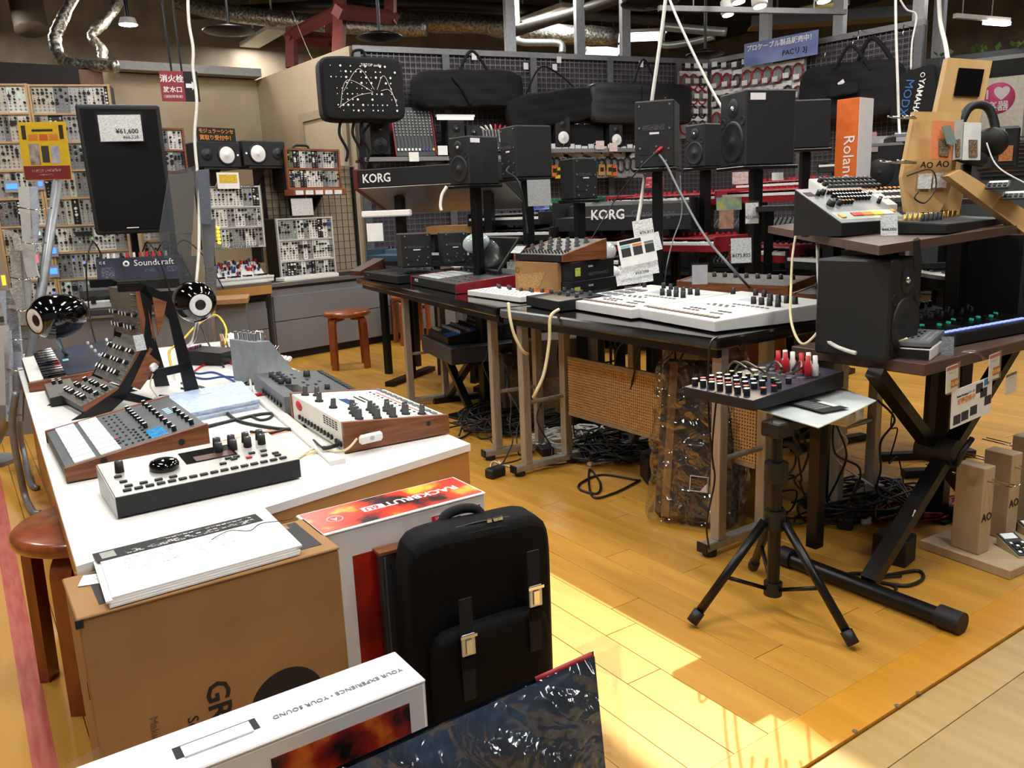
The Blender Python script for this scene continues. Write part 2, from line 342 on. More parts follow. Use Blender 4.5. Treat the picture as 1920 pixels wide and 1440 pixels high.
class Dev:
    def __init__(s,name,label,cat,loc,rz,w,d,h0,h1,body,top=None,side=None,group=None,wt=.014,lift=.004,over=.004,rx=0,pname='panel',t=None):
        s.w,s.d=w,d; s.t=t or T(name,label,cat,loc,rz,group,rx)
        z=lift; a=wt if side else 0
        B().prism([(0,z),(d,z),(d,h1),(0,h0)],a,w-a).o('body',body,s.t,bev=0 if side else .0015)
        if lift:
            for x in(.1*w,.9*w):
                for y in(.1*d,.88*d): B().box(x-.008,y-.008,0,x+.008,y+.008,lift).o('foot',blk,s.t)
        if side:
            for x in(0,w-wt): B().prism([(-.003,z*.6),(d+.003,z*.6),(d+.003,h1+over),(-.003,h0+over)],x,x+wt).o('side_panel',side,s.t,bev=.0015)
        s.P=MX.Translation((0,0,h0))@MX.Rotation(math.atan2(h1-h0,d),4,'X'); s.L=math.hypot(d,h1-h0)
        if top: B().box(a+.001,.001,0,w-a-.001,s.L-.001,.0015).o(pname,top,s.t,s.P); s.P=s.P@MX.Translation((0,0,.0015))
    def at(s,u,v,w=0,r=0): return s.P@mx(u,v,w,rz=r)
    def knob(s,u,v,r=.006,h=.012,m=None,c=None,style=0,name='knob'): return O(name,knobmesh(r,h,m or blk,c or inkw,style),s.t,s.at(u,v,0,R(rnd.uniform(-140,140))))
    def btn(s,u,v,a=.01,b=.007,h=.003,m=None,name='button'): return O(name,boxmesh(a,b,h,m or blk,name),s.t,s.at(u,v))
    def row(s,n,u0,u1,v,fn,v1=None):
        for i in range(n): t=i/(n-1) if n>1 else 0; fn(u0+(u1-u0)*t,v+((v1 if v1 is not None else v)-v)*t)
    def fader(s,u,v,L=.05,m=None,c=None,a=.008,b=.012):
        O('fader_slot',boxmesh(.002,L,.0006,ink,'fader_slot'),s.t,s.at(u,v)); O('fader_cap',boxmesh(a,b,.007,m or blk,'fader_cap'),s.t,s.at(u,v+rnd.uniform(-.3,.3)*L,.0006))
    def field(s,pts,r,h,m,name='knob_field',n=8,stuff=True):
        b=B()
        for u,v in pts: b.cyl((u,v,0),(u,v,h),r,r*.8,n)
        return b.o(name,m,s.t,s.P,stuff=stuff)
    def boxes(s,pts,a,bb,h,m,name='button_field'):
        b=B()
        for u,v in pts: b.box(u-a/2,v-bb/2,0,u+a/2,v+bb/2,h)
        return b.o(name,m,s.t,s.P,stuff=True)
    def text(s,st,size,u,v,m=None,r=0,name='lettering',**k): return txt(s.t,st,size,m or inkw,s.at(u,v,.0003,r),name,**k)
    def front(s,st,size,u,z,m=None,y=0): return txt(s.t,st,size,m or inkw,mx(u,y-.0006,z,rx=PI/2))
def grid(n,m,u0,v0,u1,v1): return [(u0+(u1-u0)*i/max(1,n-1),v0+(v1-v0)*j/max(1,m-1)) for i in range(n) for j in range(m)]
def keybed(t,n,u0,v0,kw,kl,z,mat4=None,stuffname=None,wm=None):
    """n white keys as parts, black keys as parts"""
    base=mat4 or MX()
    wk=shared(('wk',round(kw,4),round(kl,3)),lambda:B().box(.0005,0,0,kw-.0005,kl,.012,c=.001).mesh('white_key',wpl))
    bk=shared(('bk',round(kw,4),round(kl,3)),lambda:B().box(-kw*.28,kl*.36,.011,kw*.28,kl,.021,c=.001).mesh('black_key',blkg))
    for i in range(n):
        O('white_key',wk,t,base@mx(u0+i*kw,v0,z))
        if i%7 not in(2,6) and i<n-1: O('black_key',bk,t,base@mx(u0+(i+1)*kw,v0,z))
def tagcard(label,loc,w,h,rz,rx=R(75),mat=None,group=None,accent=None,name='price_card',lines=None):
    """a printed card in a clear sleeve, standing or leaning"""
    o=T(name,label,'price card',loc,rz,group,rx)
    B().box(-w/2,0,-.0006,w/2,h,.0006).o('card',mat or tagm,o)
    if accent: B().box(-w/2,h*.8,.0007,w/2,h,.0011).o('header',accent,o)
    B().box(-w/2-.004,-.003,.0012,w/2+.004,h+.008,.0018).o('sleeve',clear,o)
    if lines: txt(o,lines,h*.2,ink,mx(0,h*.3,.0011))
    return o
# =====================  FRONT: COUNTER, STOOLS, BOXES, BAGS  =====================
ZT=.50
cFL,cFR,cBL=onz(143,1062,ZT),onz(882,832,ZT),onz(30,680,ZT); cBR=V((cFR.x+.06,cBL.y-.1,ZT))
ct=T('display_counter','white topped counter with fibreboard sides carrying drum machines and synthesizers','counter',(cFL.x,cFL.y,0))
rel=lambda p:(p.x-cFL.x,p.y-cFL.y)
pg=[rel(p) for p in(cFL,cFR,cBR,cBL)]
B().prism(pg,ZT-.018,ZT,'z').o('worktop',M('white_laminate','f1f0ec',.3,var=.015),ct)
ins=lambda q,a,c:(q[0]+a,q[1]+c)
def panel2(n,p,q,z0,z1,th=.02):
    r=ang(p,q); L=math.hypot(q[0]-p[0],q[1]-p[1]); return B().box(0,0,z0,L,th,z1).o(n,mdf,ct,mx(p[0],p[1],0,rz=r))
panel2('front_panel',(pg[0][0]+.001,pg[0][1]+.004),(pg[1][0]-.004,pg[1][1]+.004),0,ZT-.0185)
panel2('side_panel',(pg[1][0]-.003,pg[1][1]+.03),(pg[2][0]-.003,pg[2][1]-.01),0,ZT-.0185)
panel2('side_panel',(pg[3][0]+.02,pg[3][1]-.01),(pg[3][0]-.012,.95),0,ZT-.0185)
B().box(0,0,ZT-.1,.018,.9,ZT-.0185).o('edge_strip',mdf,ct,mx(pg[0][0]+.004,pg[0][1]+.03,0,rz=R(-1.8)))
panel2('back_panel',(pg[2][0]-.03,pg[2][1]-.012),(pg[3][0]+.03,pg[3][1]-.012),0,ZT-.0185)
for q in((80,787,118,780),): 
    p=onz(97,787,ZT); B().box(-.02,-.009,0,.02,.009,.0004).o('barcode_sticker',prtd,ct,mx(p.x-cFL.x,p.y-cFL.y,ZT))
def stool_leg():
    b=B(); out=[(.055,.372)]; inn=[(.055,.349)]
    for k in range(7): a=PI/2*k/6; out.append((.118+.047*math.sin(a),.325+.047*math.cos(a))); inn.append((.118+.024*math.sin(a),.325+.024*math.cos(a)))
    out.append((.171,0)); inn.append((.148,0))
    b.prism(out+inn[::-1],-.024,.024,'y'); return b.mesh('leg',stoolw)
def stool(loc,rz,label,s=1.0):
    t=T('wooden_stool',label,'stool',loc,rz)
    B().lathe([(0,.3725),(.155,.3725),(.166,.378),(.171,.39),(.168,.402),(.158,.41),(0,.412)],36).o('seat',stoolw,t)
    for i in range(4): O('leg',shared('stl',stool_leg),t,mx(rz=i*PI/2))
    t.scale=(s,s,s); return t
stool((.195,2.08,0),R(45+12),'brown round bentwood stool pushed under the corner of the white counter')
p=onz(660,688); stool((p.x,p.y+.02,0),R(45-20),'brown bentwood stool standing clear in front of the grey drawers')
p=onz(800,640); stool((p.x-.12,p.y+.02,0),R(45-10),'brown bentwood stool partly hidden behind the grey steel table frame')
# cardboard box with leaflets
ZB=.485
def carton(name,label,x0,y0,x1,y1,h,mat,side=None):
    t=T(name,label,'box',(x0,y0,0)); w,d=x1-x0,y1-y0
    B().box(0,0,0,w,d,h-.006,c=.003).o('carton',mat,t)
    B().box(-.002,-.002,h-.0055,w+.002,d+.002,h,c=.002).o('lid',side or mat,t); return t,w,d
bFL=onz(145,1160,ZB); bFR=onz(628,1020,ZB); bBL=onz(128,1075,ZB)
bb,w,d=carton('cardboard_box','large plain brown cardboard box under a stack of printed leaflets',bFL.x,bFL.y,bFR.x,bBL.y-.02,ZB,card)
Fm=lambda x,z,r=0,y=-.0006: MX.Translation((x,y,z))@MX.Rotation(PI/2,4,'X')@MX.Rotation(r,4,'Z')
B().box(.035,.03,ZB,w-.02,d-.008,ZB+.0008).o('printed_lid_panel',M('charcoal_print','343432',.75),bb)
B().box(w-.11,d-.035,ZB+.001,w-.04,d-.012,ZB+.0014).o('number_sticker',M('kraft_print','9b7a4a',.8,kind='print',col2='2b2114',scale=60),bb)
txt(bb,'GR',.055,ink,Fm(.19,.268,-PI/2),bold=True); txt(bb,'Se',.026,ink,Fm(.145,.243,-PI/2)); txt(bb,'Making Music Is An Experience',.019,M('faded_ink','6d5334',.8),Fm(.085,.16,-PI/2))
B().cyl((.31,-.0008,.215),(.31,.0,.215),.068,n=40).o('printed_disc',ink,bb)
for z in(.34,.2): B().box(-.0006,.008,z,.004,.014,z+.03).o('slot',ink,bb)
B().box(.005,-.0012,.215,.055,-.0006,.255).o('clear_tape',clear,bb,Fm(0,0)@Fm(0,0).inverted()@mx(ry=R(-12)))
B().box(-.0045,-.0045,ZB-.016,.007,.003,ZB-.002).o('torn_corner',ink,bb)
# leaflets
lf=T('leaflet_stack','stack of white leaflets with a black printed band on the cardboard box','leaflets',onz(206,1141,ZB+.002),0)
lp=[onz(206,1141,ZB),onz(562,1040,ZB),onz(492,968,ZB),onz(178,1052,ZB)]; r_=lambda p:(p.x-lp[0].x,p.y-lp[0].y)
lpg=[r_(p) for p in lp]
for k in range(4):
    j=k*.002; B().prism([(a+j*((k%2)*2-1),c+j*.6) for a,c in lpg],k*.004,k*.004+.0036,'z').o('leaflet',paper,lf)
lr=ang(lpg[0],lpg[1]); LW=math.dist(lpg[0],lpg[1]); LH=math.dist(lpg[0],lpg[3]); lm=mx(lpg[0][0],lpg[0][1],.0158,rz=lr)
B().box(.012,LH*.76,0,LW-.006,LH-.006,.0006).o('black_band',ink,lf,lm)
[B().box(x0,LH*y0,.0007,LW-.02,LH*y1,.001).o('band_print',M('white_on_black','141414',.7,kind='print',col2='f5f5f5',scale=sc__),lf,lm) for x0,y0,y1,sc__ in((.06,.79,.86,34),(.12,.89,.93,34))]
B().box(.022,LH*.80,.0007,.046,LH*.94,.0011).o('code_square',M('grey_square','9b9b9b',.7),lf,lm)
for i in range(9): B().box(.05+.018*i+(.03 if i>4 else 0),LH*(.42+.02*(i%3)),.0002,.061+.018*i+(.03 if i>4 else 0),LH*.70,.0006).o('print_line',prtd,lf,lm)
B().tube(spline([(.2,LH*.62,.0008),(.24,LH*.72,.0008),(.27,LH*.6,.0008),(.3,LH*.7,.0008),(.35,LH*.62,.0008),(.37,LH*.74,.0008)],6),.0007,4).o('script_flourish',ink,lf,lm)
o=tag(B().box(-.03,-.022,0,.03,.022,.0012).o('barcode_card',paper,None,MX.Translation(onz(187,1085,ZB+.0012))@MX.Rotation(R(-18),4,'Z')),'white barcode card sticking out beside the leaflet stack','card')
B().box(-.012,-.004,.0013,.012,.012,.0016).o('barcode',prtd,o)
# red and white box
rFL,rFR,rBL=onz(603,1003,ZB),onz(914,925,ZB),onz(566,964,ZB)
fire=M('red_fire_print','d8331c',.3,kind='wood',col2='1d0d0b',scale=7.5); e=fire.node_tree.nodes['Color Ramp'].color_ramp if 'Color Ramp' in fire.node_tree.nodes else [n for n in fire.node_tree.nodes if n.type=='VALTORGB'][0].color_ramp
e.elements[0].position=.42; e.elements[0].color=(*lin('2a1210'),1); e.elements[1].position=.48; e.elements[1].color=(*lin('d2301a'),1)
for po,c_ in((.56,'e2461f'),(.63,'f6c03c')): q=e.elements.new(po); q.color=(*lin(c_),1)
fire2=M('dark_ember_print','c42a18',.3,kind='wood',col2='2a0f0c',scale=6); 
wcard=M('white_card','e9e7e6',.45,var=.02)
rb,w,d=carton('printed_box','tall white carton with a red and black printed lid beside the cardboard box',rFL.x,rFL.y,rFR.x,rBL.y,ZB,wcard)
B().box(.004,.004,ZB,w-.004,d-.004,ZB+.0008).o('printed_lid_panel',fire,rb)
up=lambda x,y,r=PI: mx(x,y,ZB+.001,rz=r)
txt(rb,'RACKBRUTE',.034,inkw,up(w*.66,d*.52),bold=True); B().box(w*.37-.021,d*.52-.013,ZB+.0008,w*.37+.021,d*.52+.013,ZB+.0011).o('logo_block',inkw,rb); txt(rb,'6U',.026,inkr,up(w*.37,d*.52)@MX.Translation((0,0,.0003)),bold=True)
B().tube([(w*.14+.016*math.cos(t*PI/12),d*.45+.016*math.sin(t*PI/12),ZB+.0012) for t in range(25)],.001,4).o('logo_ring',inkw,rb); txt(rb,'A',.022,inkw,up(w*.14,d*.45))
B().box(.058,-.0008,.17,w-.14,0,.425).o('printed_front_picture',fire2,rb)
st=B().box(w-.135,-.0016,.375,w-.012,-.0008,.463).o('price_sticker',paper,rb); B().box(w-.133,-.002,.451,w-.014,-.0016,.462).o('sale_strip',inkr,rb)
txt(rb,'SALE SALE SALE SALE SALE',.0088,inkw,Fm(w-.0735,.4563,y=-.0021)); txt(rb,'アートリア',.013,ink,Fm(w-.128,.443,y=-.0017),align='LEFT'); txt(rb,'RACKBRUTE',.013,ink,Fm(w-.122,.428,y=-.0017),align='LEFT')
# white product box
ZW=.40; wFR,wBR=onz(795,1273,ZW),onz(740,1222,ZW)
wb,w,d=carton('white_product_box','white carton with a carry handle slot and fiery picture, in front of the cardboard box',wFR.x-.60,wFR.y,wFR.x,wBR.y,ZW,wcard)
txt(wb,'YOUR EXPERIENCE • YOUR SOUND',.0125,inkg,mx(w-.115,d*.45,ZW+.001,rz=PI))
fire3=M('ember_glow_print','e87a1a',.35,kind='wood',col2='0e0b0a',scale=9); _r=[n for n in fire3.node_tree.nodes if n.type=='VALTORGB'][0].color_ramp; _r.elements[0].position=.44; _r.elements[1].position=.6; q=_r.elements.new(.52); q.color=(*lin('a8200f'),1)
B().box(w-.235,-.0008,.1,w-.027,0,ZW-.029).o('printed_front_picture',fire3,wb)
B().box(w-.345,d*.34,ZW,w-.235,d*.62,ZW+.0006,c=.0002).o('handle_slot',ink,wb); B().box(w-.335,d*.3,ZW+.0006,w-.245,d*.56,ZW+.003).o('handle_flap',wcard,wb,None)
B().box(w,.004,.0,w+.003,.012,ZW-.004).o('edge_flap',wcard,wb)
# backpack standing in front of the printed box
def softbox(w,d,h,rx,nx=14,ny=8,nz=18,seed=1,amp=.004,pw=5):
    """rounded soft slab as closed grid mesh"""
    b=B(); rr=random.Random(seed); ph=[rr.uniform(0,6) for _ in range(6)]
    def f(p):
        x,y,z=p; k=max(abs(x),abs(y),abs(z)); 
        n=(abs(x)**pw+abs(y)**pw+abs(z)**pw)**(1/pw)
        s=k/n if n else 1
        X,Y,Z=x*s*w/2,y*s*d/2,z*s*h/2
        wv=amp*(math.sin(Z*31+X*17+ph[0])+.6*math.sin(X*43-Z*23+ph[1])+.5*math.sin(Z*71+ph[2]))
        return (X,Y+wv*(1 if y>0 else -1)*.7*(1-abs(x)**4)*(1-abs(z)**4),Z+wv*.3)
    def face(ax,sg,n1,n2):
        vs=[];fs=[]
        for i in range(n1+1):
            for j in range(n2+1):
                p=[0,0,0];p[ax]=sg;p[(ax+1)%3]=-1+2*i/n1;p[(ax+2)%3]=-1+2*j/n2;vs.append(f(p))
        for i in range(n1):
            for j in range(n2):
                q=(i*(n2+1)+j,(i+1)*(n2+1)+j,(i+1)*(n2+1)+j+1,i*(n2+1)+j+1); fs.append(q if sg>0 else q[::-1])
        b.add(vs,fs,0,True)
    for sg in(-1,1): face(0,sg,ny,nz); face(1,sg,nz,nx); face(2,sg,nx,ny)
    return b
bp0=V((.645,1.322,0)); bp1=V((.905,1.292,0)); bpr=ang(bp0,bp1); bw=(bp1-bp0).length
bp=T('backpack','black nylon backpack with two silver clip buckles standing before the red printed box','backpack',(bp0+bp1)/2,bpr)
softbox(bw+.04,.1,.485,0,seed=3,pw=9).o('main_body',fab,bp,mx(.0,.0,.2445))
softbox(bw-.01,.05,.30,0,seed=5,pw=7).o('front_pocket',fab,bp,mx(.0,-.058,.155))
B().tube(spline([(-bw/2-.004,-.04,.05),(-bw/2,-.041,.38),(-bw/2+.03,-.039,.462),(0,-.038,.478),(bw/2-.03,-.039,.462),(bw/2,-.041,.38),(bw/2+.004,-.04,.05)],8),.004,6).o('piping',fab2,bp)
B().tube(spline([(-bw/2+.02,-.02,.482),(0,-.02,.489),(bw/2-.02,-.02,.482)],6),.0022,5).o('zip',M('zip_metal','3b3b3d',.35,.7),bp)
for dx in(-.008,.006,.016): B().box(dx+.03-.005,-.032,.487,dx+.03+.006,-.026,.495,c=.001).o('zip_pull',chrome,bp)
B().tube(spline([(-.05,.03,.47),(-.04,.04,.492),(0,.045,.497),(.03,.04,.49),(.04,.03,.47)],6),.010,6).o('handle',fab2,bp)
for x,z in((-.062,.285),(.085,.345)):
    B().box(x-.013,-.089,z-.12,x+.013,-.085,z+.09).o('strap',fab2,bp)
    bk=B().box(x-.014,-.094,z-.024,x+.014,-.0895,z+.02,c=.0015).o('buckle',M('buckle_metal','c9c9cb',.3,.6,var=0),bp); B().box(x-.017,-.097,z+.014,x+.017,-.0945,z+.02).box(x-.006,-.097,z-.018,x+.006,-.0945,z+.01).o('buckle_clip',chrome,bk)
    B().box(x-.013,-.095,z-.05,x+.013,-.0895,z-.028).o('strap_end',fab,bp)
# flat synth standing on end behind the backpack
ks=T('keyboard_case','thin dark keyboard standing on end between the printed box and the backpack','keyboard',(.618,1.40,0),R(-3))
B().box(0,0,0,.17,.024,.425,c=.002).o('body',dgry,ks); B().box(-.004,-.002,.425,.194,.032,.431).o('wooden_edge',woodx,ks); B().box(.006,-.002,.01,.009,0,.42).o('metal_edge',sil,ks)
B().box(.02,-.0015,.02,.10,0,.41).o('printed_panel',M('faint_panel','242629',.5,kind='print',col2='3a3d41',scale=40),ks)
# navy bag in clear plastic
nv=T('wrapped_navy_bag','navy blue fabric package with red edge, wrapped in crinkled clear plastic','bag',(0,0,0))
n0=V((.26,.985,0)); n1=V((.655,.765,0)); nd=(n1-n0).normalized(); nn=V((nd.y,-nd.x,0)); NL=(n1-n0).length
def sheet(name,mat,offs,s0,s1,top0,top1,zb,amp,seed,nx=34,nz=30,back=None,jag=0):
    rr=random.Random(seed); ph=[(rr.uniform(15,70),rr.uniform(15,70),rr.uniform(0,6),rr.uniform(.3,1)) for _ in range(14)]
    b=B(); vs=[];fs=[]
    for i in range(nx+1):
        s=s0+(s1-s0)*i/nx; zt=top0+(top1-top0)*i/nx
        for j in range(nz+1):
            t=j/nz; z=zb+(zt-zb)*t
            y=offs
            for a,c,p,q in ph: y+=amp*q*math.sin(a*s+c*z+p+1.3*math.sin(c*s*.7-a*z*.5))
            if amp>.002: y+=amp*rr.uniform(-.35,.35)
            edge=min(1,(1-t)*9)*min(1,(nx-i)/3); y=y*edge+offs*.15*(1-edge)
            P=n0+nd*(s+(1-t)*.035*(i/nx))+nn*y; vs.append((P.x,P.y,z))
    for i in range(nx):
        for j in range(nz): q=(i*(nz+1)+j,(i+1)*(nz+1)+j,(i+1)*(nz+1)+j+1,i*(nz+1)+j+1); fs.append(q)
    return b.add(vs,fs,0,True).o(name,mat,nv)
navy=M('navy_fabric','324763',.6,var=.15,scale=60); plas=film('crinkled_clear_plastic','f4f6f8',.035,.3,.14,1.0,20)
sheet('front_fabric',navy,.022,0,NL-.02,.322,.492,0.003,.0022,2); sheet('back_fabric',navy,-.03,0,NL-.02,.325,.495,.003,.001,4)
sheet('plastic_wrap',plas,.040,-.01,NL+.012,.325,.507,.003,.0042,9,nx=70,nz=60)
B().tube([n0+nd*(NL*.78+ (NL*.17)*t)+V((0,0,.325+(.17)*(NL*.78+NL*.17*t)/(NL-.02)-.001)) for t in(0,.25,.5,.75,1)],.004,5).o('red_edge',M('red_piping','9c2b33',.6),nv)
B().add([tuple(n0+nd*(NL-.02)+V((0,0,.47))),tuple(n0+nd*(NL+.02)+V((0,0,.45))),tuple(n0+nd*(NL+.016)+V((0,0,.528))),tuple(n0+nd*(NL-.045)+V((0,0,.505)))],[(0,1,2,3)]).o('plastic_flap',plas,nv)
# =====================  ON THE WHITE COUNTER  =====================
def fit3(fl,fr,z,dpx=None):
    """front-left / front-right pixel on plane z, depth from a third pixel behind front-left"""
    p,r,w=pl(fl,fr,z); d=None
    if dpx: q=onz(*dpx,z)-p; d=abs(-math.sin(r)*q.x+math.cos(r)*q.y)
    return p,r,w,d
# silver drum computer
p,r,w,_=fit3((222,975),(565,898),ZT)
silp=M('silver_faceplate','b4b4ae',.38,.35,var=.03,scale=200)
D=Dev('drum_computer','silver drum computer with black front, data wheel and step keys at the counter corner','drum machine',p,r,w,.205,.046,.066,blk,silp,pname='faceplate')
k=w/.34; B().prism([(0,.004),(.205,.004),(.205,.0655),(0,.0455)],-.0012,0).o('side_plate',lgry,D.t); B().prism([(0,.004),(.205,.004),(.205,.0655),(0,.0455)],w,w+.0012).o('side_plate',lgry,D.t)
for i in range(16): D.btn(.024*k+i*.0193*k,.022,.0165,.009,.004)
for i in range(4): D.btn(.03*k+i*.026*k,.044,.016,.008,.004)
for u,v in((.022,.105),(.026,.072),(.23,.075),(.205,.06),(.222,.085),(.238,.085),(.27,.088),(.294,.088),(.287,.06),(.31,.06),(.31,.045)): D.btn(u*k,v,.015,.008,.004)
D.btn(.258*k,.066,.014,.008,.004,red,'record_button')
O('data_wheel',shared('dw',lambda:B().lathe([(.03,0),(.031,.01),(.028,.016),(.02,.019),(0,.02)],28).mesh('data_wheel',blkg)),D.t,D.at(.105*k,.105))
B().box(.145*k,.1,0,.245*k,.175,.001).o('screen_surround',lcd,D.t,D.P); B().box(.165*k,.105,.001,.24*k,.135,.0014).o('display',M('reddish_lcd','5b3c38',.25,var=0),D.t,D.P)
D.knob(.03*k,.135,.0095,.024,style=0); 
for i in range(8): D.knob((.222+.0295*(i//2))*k-(0 if i%2 else .006),.137+.034*(i%2),.0095,.023)
# wooden sided drum machine facing the aisle
p,r,w,d=fit3((90,832),(128,908),ZT,(340,838)); d=(onz(340,838,ZT)-onz(128,908,ZT)).length
D=Dev('pad_drum_machine','grey drum machine with white lit pads and walnut side panels','drum machine',p,r,w,d,.034,.082,dgry,M('slate_panel','5d6266',.45,.2),woody,lift=.006)
pad=M('lit_white_pad','e6efec',.5,emit=.25,var=0)
for i in range(8):
    for j in range(2): D.btn(w*(.1+.115*i),d*(.14+.18*j),w*.09,d*.145,.005,pad,'pad')
for j,n in enumerate((9,9,11)):
    for i in range(n): D.btn(w*(.12+.78*i/(n-1)),d*(.44+.045*j),.007,.006,.003)
for i in range(3): D.btn(w*(.7+.06*i),d*.41,.008,.008,.003,red if i==0 else blk)
for i in range(8): D.knob(w*(.1+.08*i),d*.645,.006,.014,style=2,c=inkw)
for i in range(9): D.knob(w*(.08+.105*i),d*.79,.006,.014,style=2)
for i in range(5): D.knob(w*(.5+.1*i),d*.93,.006,.014,style=2)
D.boxes(grid(5,2,w*.62,d*.56,w*.9,d*.61),.008,.006,.003,blk)
D.btn(w*.83,d*.68,w*.2,d*.13,.0015,M('cyan_screen','2f83b8',.2,emit=.5,var=.3,scale=200),'screen'); D.boxes([(w*.35+.02*i,d*.89) for i in range(4)],.012,.016,.0008,M('pale_blue_print','a8cfe0',.5))
for x in(.25,.8): B().cyl((w,d*x,.035+.02*x),(w+.0012,d*x,.035+.02*x),.008,n=16).o('screw_recess',ink,D.t)
# rackbrute style price tag
tagcard('red and white price tag lying on the walnut drum machine',onz(300,800,ZT)+V((0,0,.05)),.05,.028,R(20),R(8),accent=inkr)
# small keyboard synth with wooden side
p,r,w,d=fit3((40,680),(57,736),ZT); d=(onz(205,692,ZT)-onz(57,736,ZT)).length
D=Dev('keyboard_synth','small keyboard synthesizer with white keys and a walnut end cheek','synthesizer',p,r,w,d,.03,.06,blk,None,woody)
nk=max(8,int(w/.022)); kw=(w-.03)/nk
for i in range(nk):
    O('white_key',shared(('wk2',round(kw,4)),lambda:B().box(.0005,0,0,kw-.0005,.12,.008,c=.001).mesh('white_key',wpl)),D.t,D.at(.015+i*kw,.003))
    if i%7 not in(2,6): O('black_key',shared('bk2',lambda:B().box(-.005,.045,.008,.005,.12,.018,c=.001).mesh('black_key',blkg)),D.t,D.at(.015+(i+1)*kw,.003))
B().box(.015,.125,0,w-.015,D.L,.006).o('panel',M('navy_panel','2a313d',.4,.2),D.t,D.P); D.P=D.P@mx(z=.006)
for i in range(6):
    D.knob(.04+(w-.08)*i/5,D.L*.62,.006,.012,lgry); D.knob(.04+(w-.08)*i/5,D.L*.8,.006,.012,wpl); D.fader(.05+(w-.1)*i/5,D.L*.93,.02,wpl)
D.btn(w*.5,.15,.05,.022,.001,M('cyan_lcd','7fd0d8',.2,emit=.6,var=0),'screen')
# three tier synthesizer rack
sA=onz(150,786,ZT); sB=onz(378,745,ZT); sr=ang(sA,sB)
rk=T('tiered_rack','black three tier rack with walnut plates holding modular desktop synthesizers','synthesizer rack',sA,sr)
inv=(MX.Translation(sA)@MX.Rotation(sr,4,'Z')).inverted()
def onside(x,y,dy=0): q=inv@onv(x,y,sA,sB); return (q.x,max(q.z,.0))
NY=.30
def splate(name,px,mat,y,th=.008): B().prism([onside(*q) for q in px],y,y+th,'y').o(name,mat,rk)
for y in(0,NY):
    splate('side_frame',[(135,790),(222,730),(268,652),(273,600),(262,545),(272,533),(285,560),(284,640),(262,700),(238,745),(205,790)],blkm,y)
    splate('side_frame',[(220,532),(262,530),(318,553),(328,575),(378,745),(350,748),(318,600),(300,575),(262,546),(222,548)],blkm,y)
    splate('side_frame',[(238,738),(262,700),(355,680),(358,694),(262,716)],blkm,y); splate('foot_bar',[(205,745),(240,735),(320,788),(292,795)],blkm,y)
splate('wooden_plate',[(285,556),(312,566),(303,610),(296,630)],woodx,-.004,.004); splate('wooden_plate',[(277,580),(290,640),(283,622)],woodx,-.004,.004); splate('wooden_plate',[(275,660),(299,680),(262,731),(245,724)],woodx,-.004,.004)
mog=M('grey_panel_print','6b6a64',.45,.2,kind='print',col2='98968e',scale=45)
def tier(a,c,name,thick=.03,nkn=5):
    A=onside(*a);Cc=onside(*c); L=math.hypot(Cc[0]-A[0],Cc[1]-A[1]); an=math.atan2(Cc[1]-A[1],Cc[0]-A[0])
    # local panel frame: x along depth(NY), y up-slope, z normal
    m=MX.Translation((A[0],NY,A[1]))@MX.Rotation(-an,4,'Y')@MX.Rotation(-PI/2,4,'Z')
    b=B().box(.01,0,-thick,NY-.002,L,-.002).o(name,blk,rk,m); B().box(.01,0,-.002,NY-.002,L,0).o('faceplate',mog,b,MX())
    for x in (0,): B().box(NY-.001,-.002,-thick-.004,NY-.0005,L,.003).o('wooden_end',woody,b)
    return b,L
for nm,a,c in(('bass_module',(155,763),(224,726)),('drum_module',(226,722),(268,645)),('sequencer_module',(270,636),(255,545))):
    b,L=tier(a,c,nm)
    for i in range(8):
        for j in range(3 if nm!='sequencer_module' else 2):
            if (i+j)%4==3: continue
            o=O('knob',knobmesh(.0075 if j else .009,.014,blk,inkw,2),b,mx(.03+i*.033,L*(.22+.27*j),0))
    bb_=B()
    for u,v in grid(4,8,NY-.06,L*.1,NY-.02,L*.9): bb_.cyl((u,v,0),(u,v,.003),.0035,n=6)
    bb_.o('jack_field',sil,b,stuff=True)
# inline rocker switches
def inline(label,loc,rz,rx=0):
    t=T('inline_switch',label,'switch',loc,rz,rx=rx); B().box(-.033,-.012,0,.033,.012,.014,c=.006).o('housing',wpl,t); B().cyl((0,0,.014),(0,0,.0155),.006,n=14).o('rocker',lgry,t); return t
q=onv(283,688,sA,sB)-V((0,.012,0)); inline('white inline cord switch hung against the walnut plate of the tiered rack',q+V((0,0,0)),sr+R(60),R(75))
cable('thin_cord','cream cord hanging from the switch on the tiered rack',[q+V((0,-.004,-.02)),q+V((-.012,-.004,-.06)),q+V((.01,-.006,-.11)),onz(290,765,ZT)+V((0,0,.003))],.0022,creamw)
tagcard('white price card leaning in the tiered rack',onv(262,655,sA,sB)-V((0,.03,0)),.035,.05,sr+R(15),R(80))
# loose bass module on the table in front of the rack
p,r,w,_=fit3((85,736),(96,764),ZT); D=Dev('bass_synth','small grey knobbed synth module lying before the tiered rack','synthesizer',p,r,max(w,.1),.085,.03,.04,blk,mog)
for i in range(4): D.knob(.02+.018*i,.03+.02*(i%2),.007,.014,style=2)
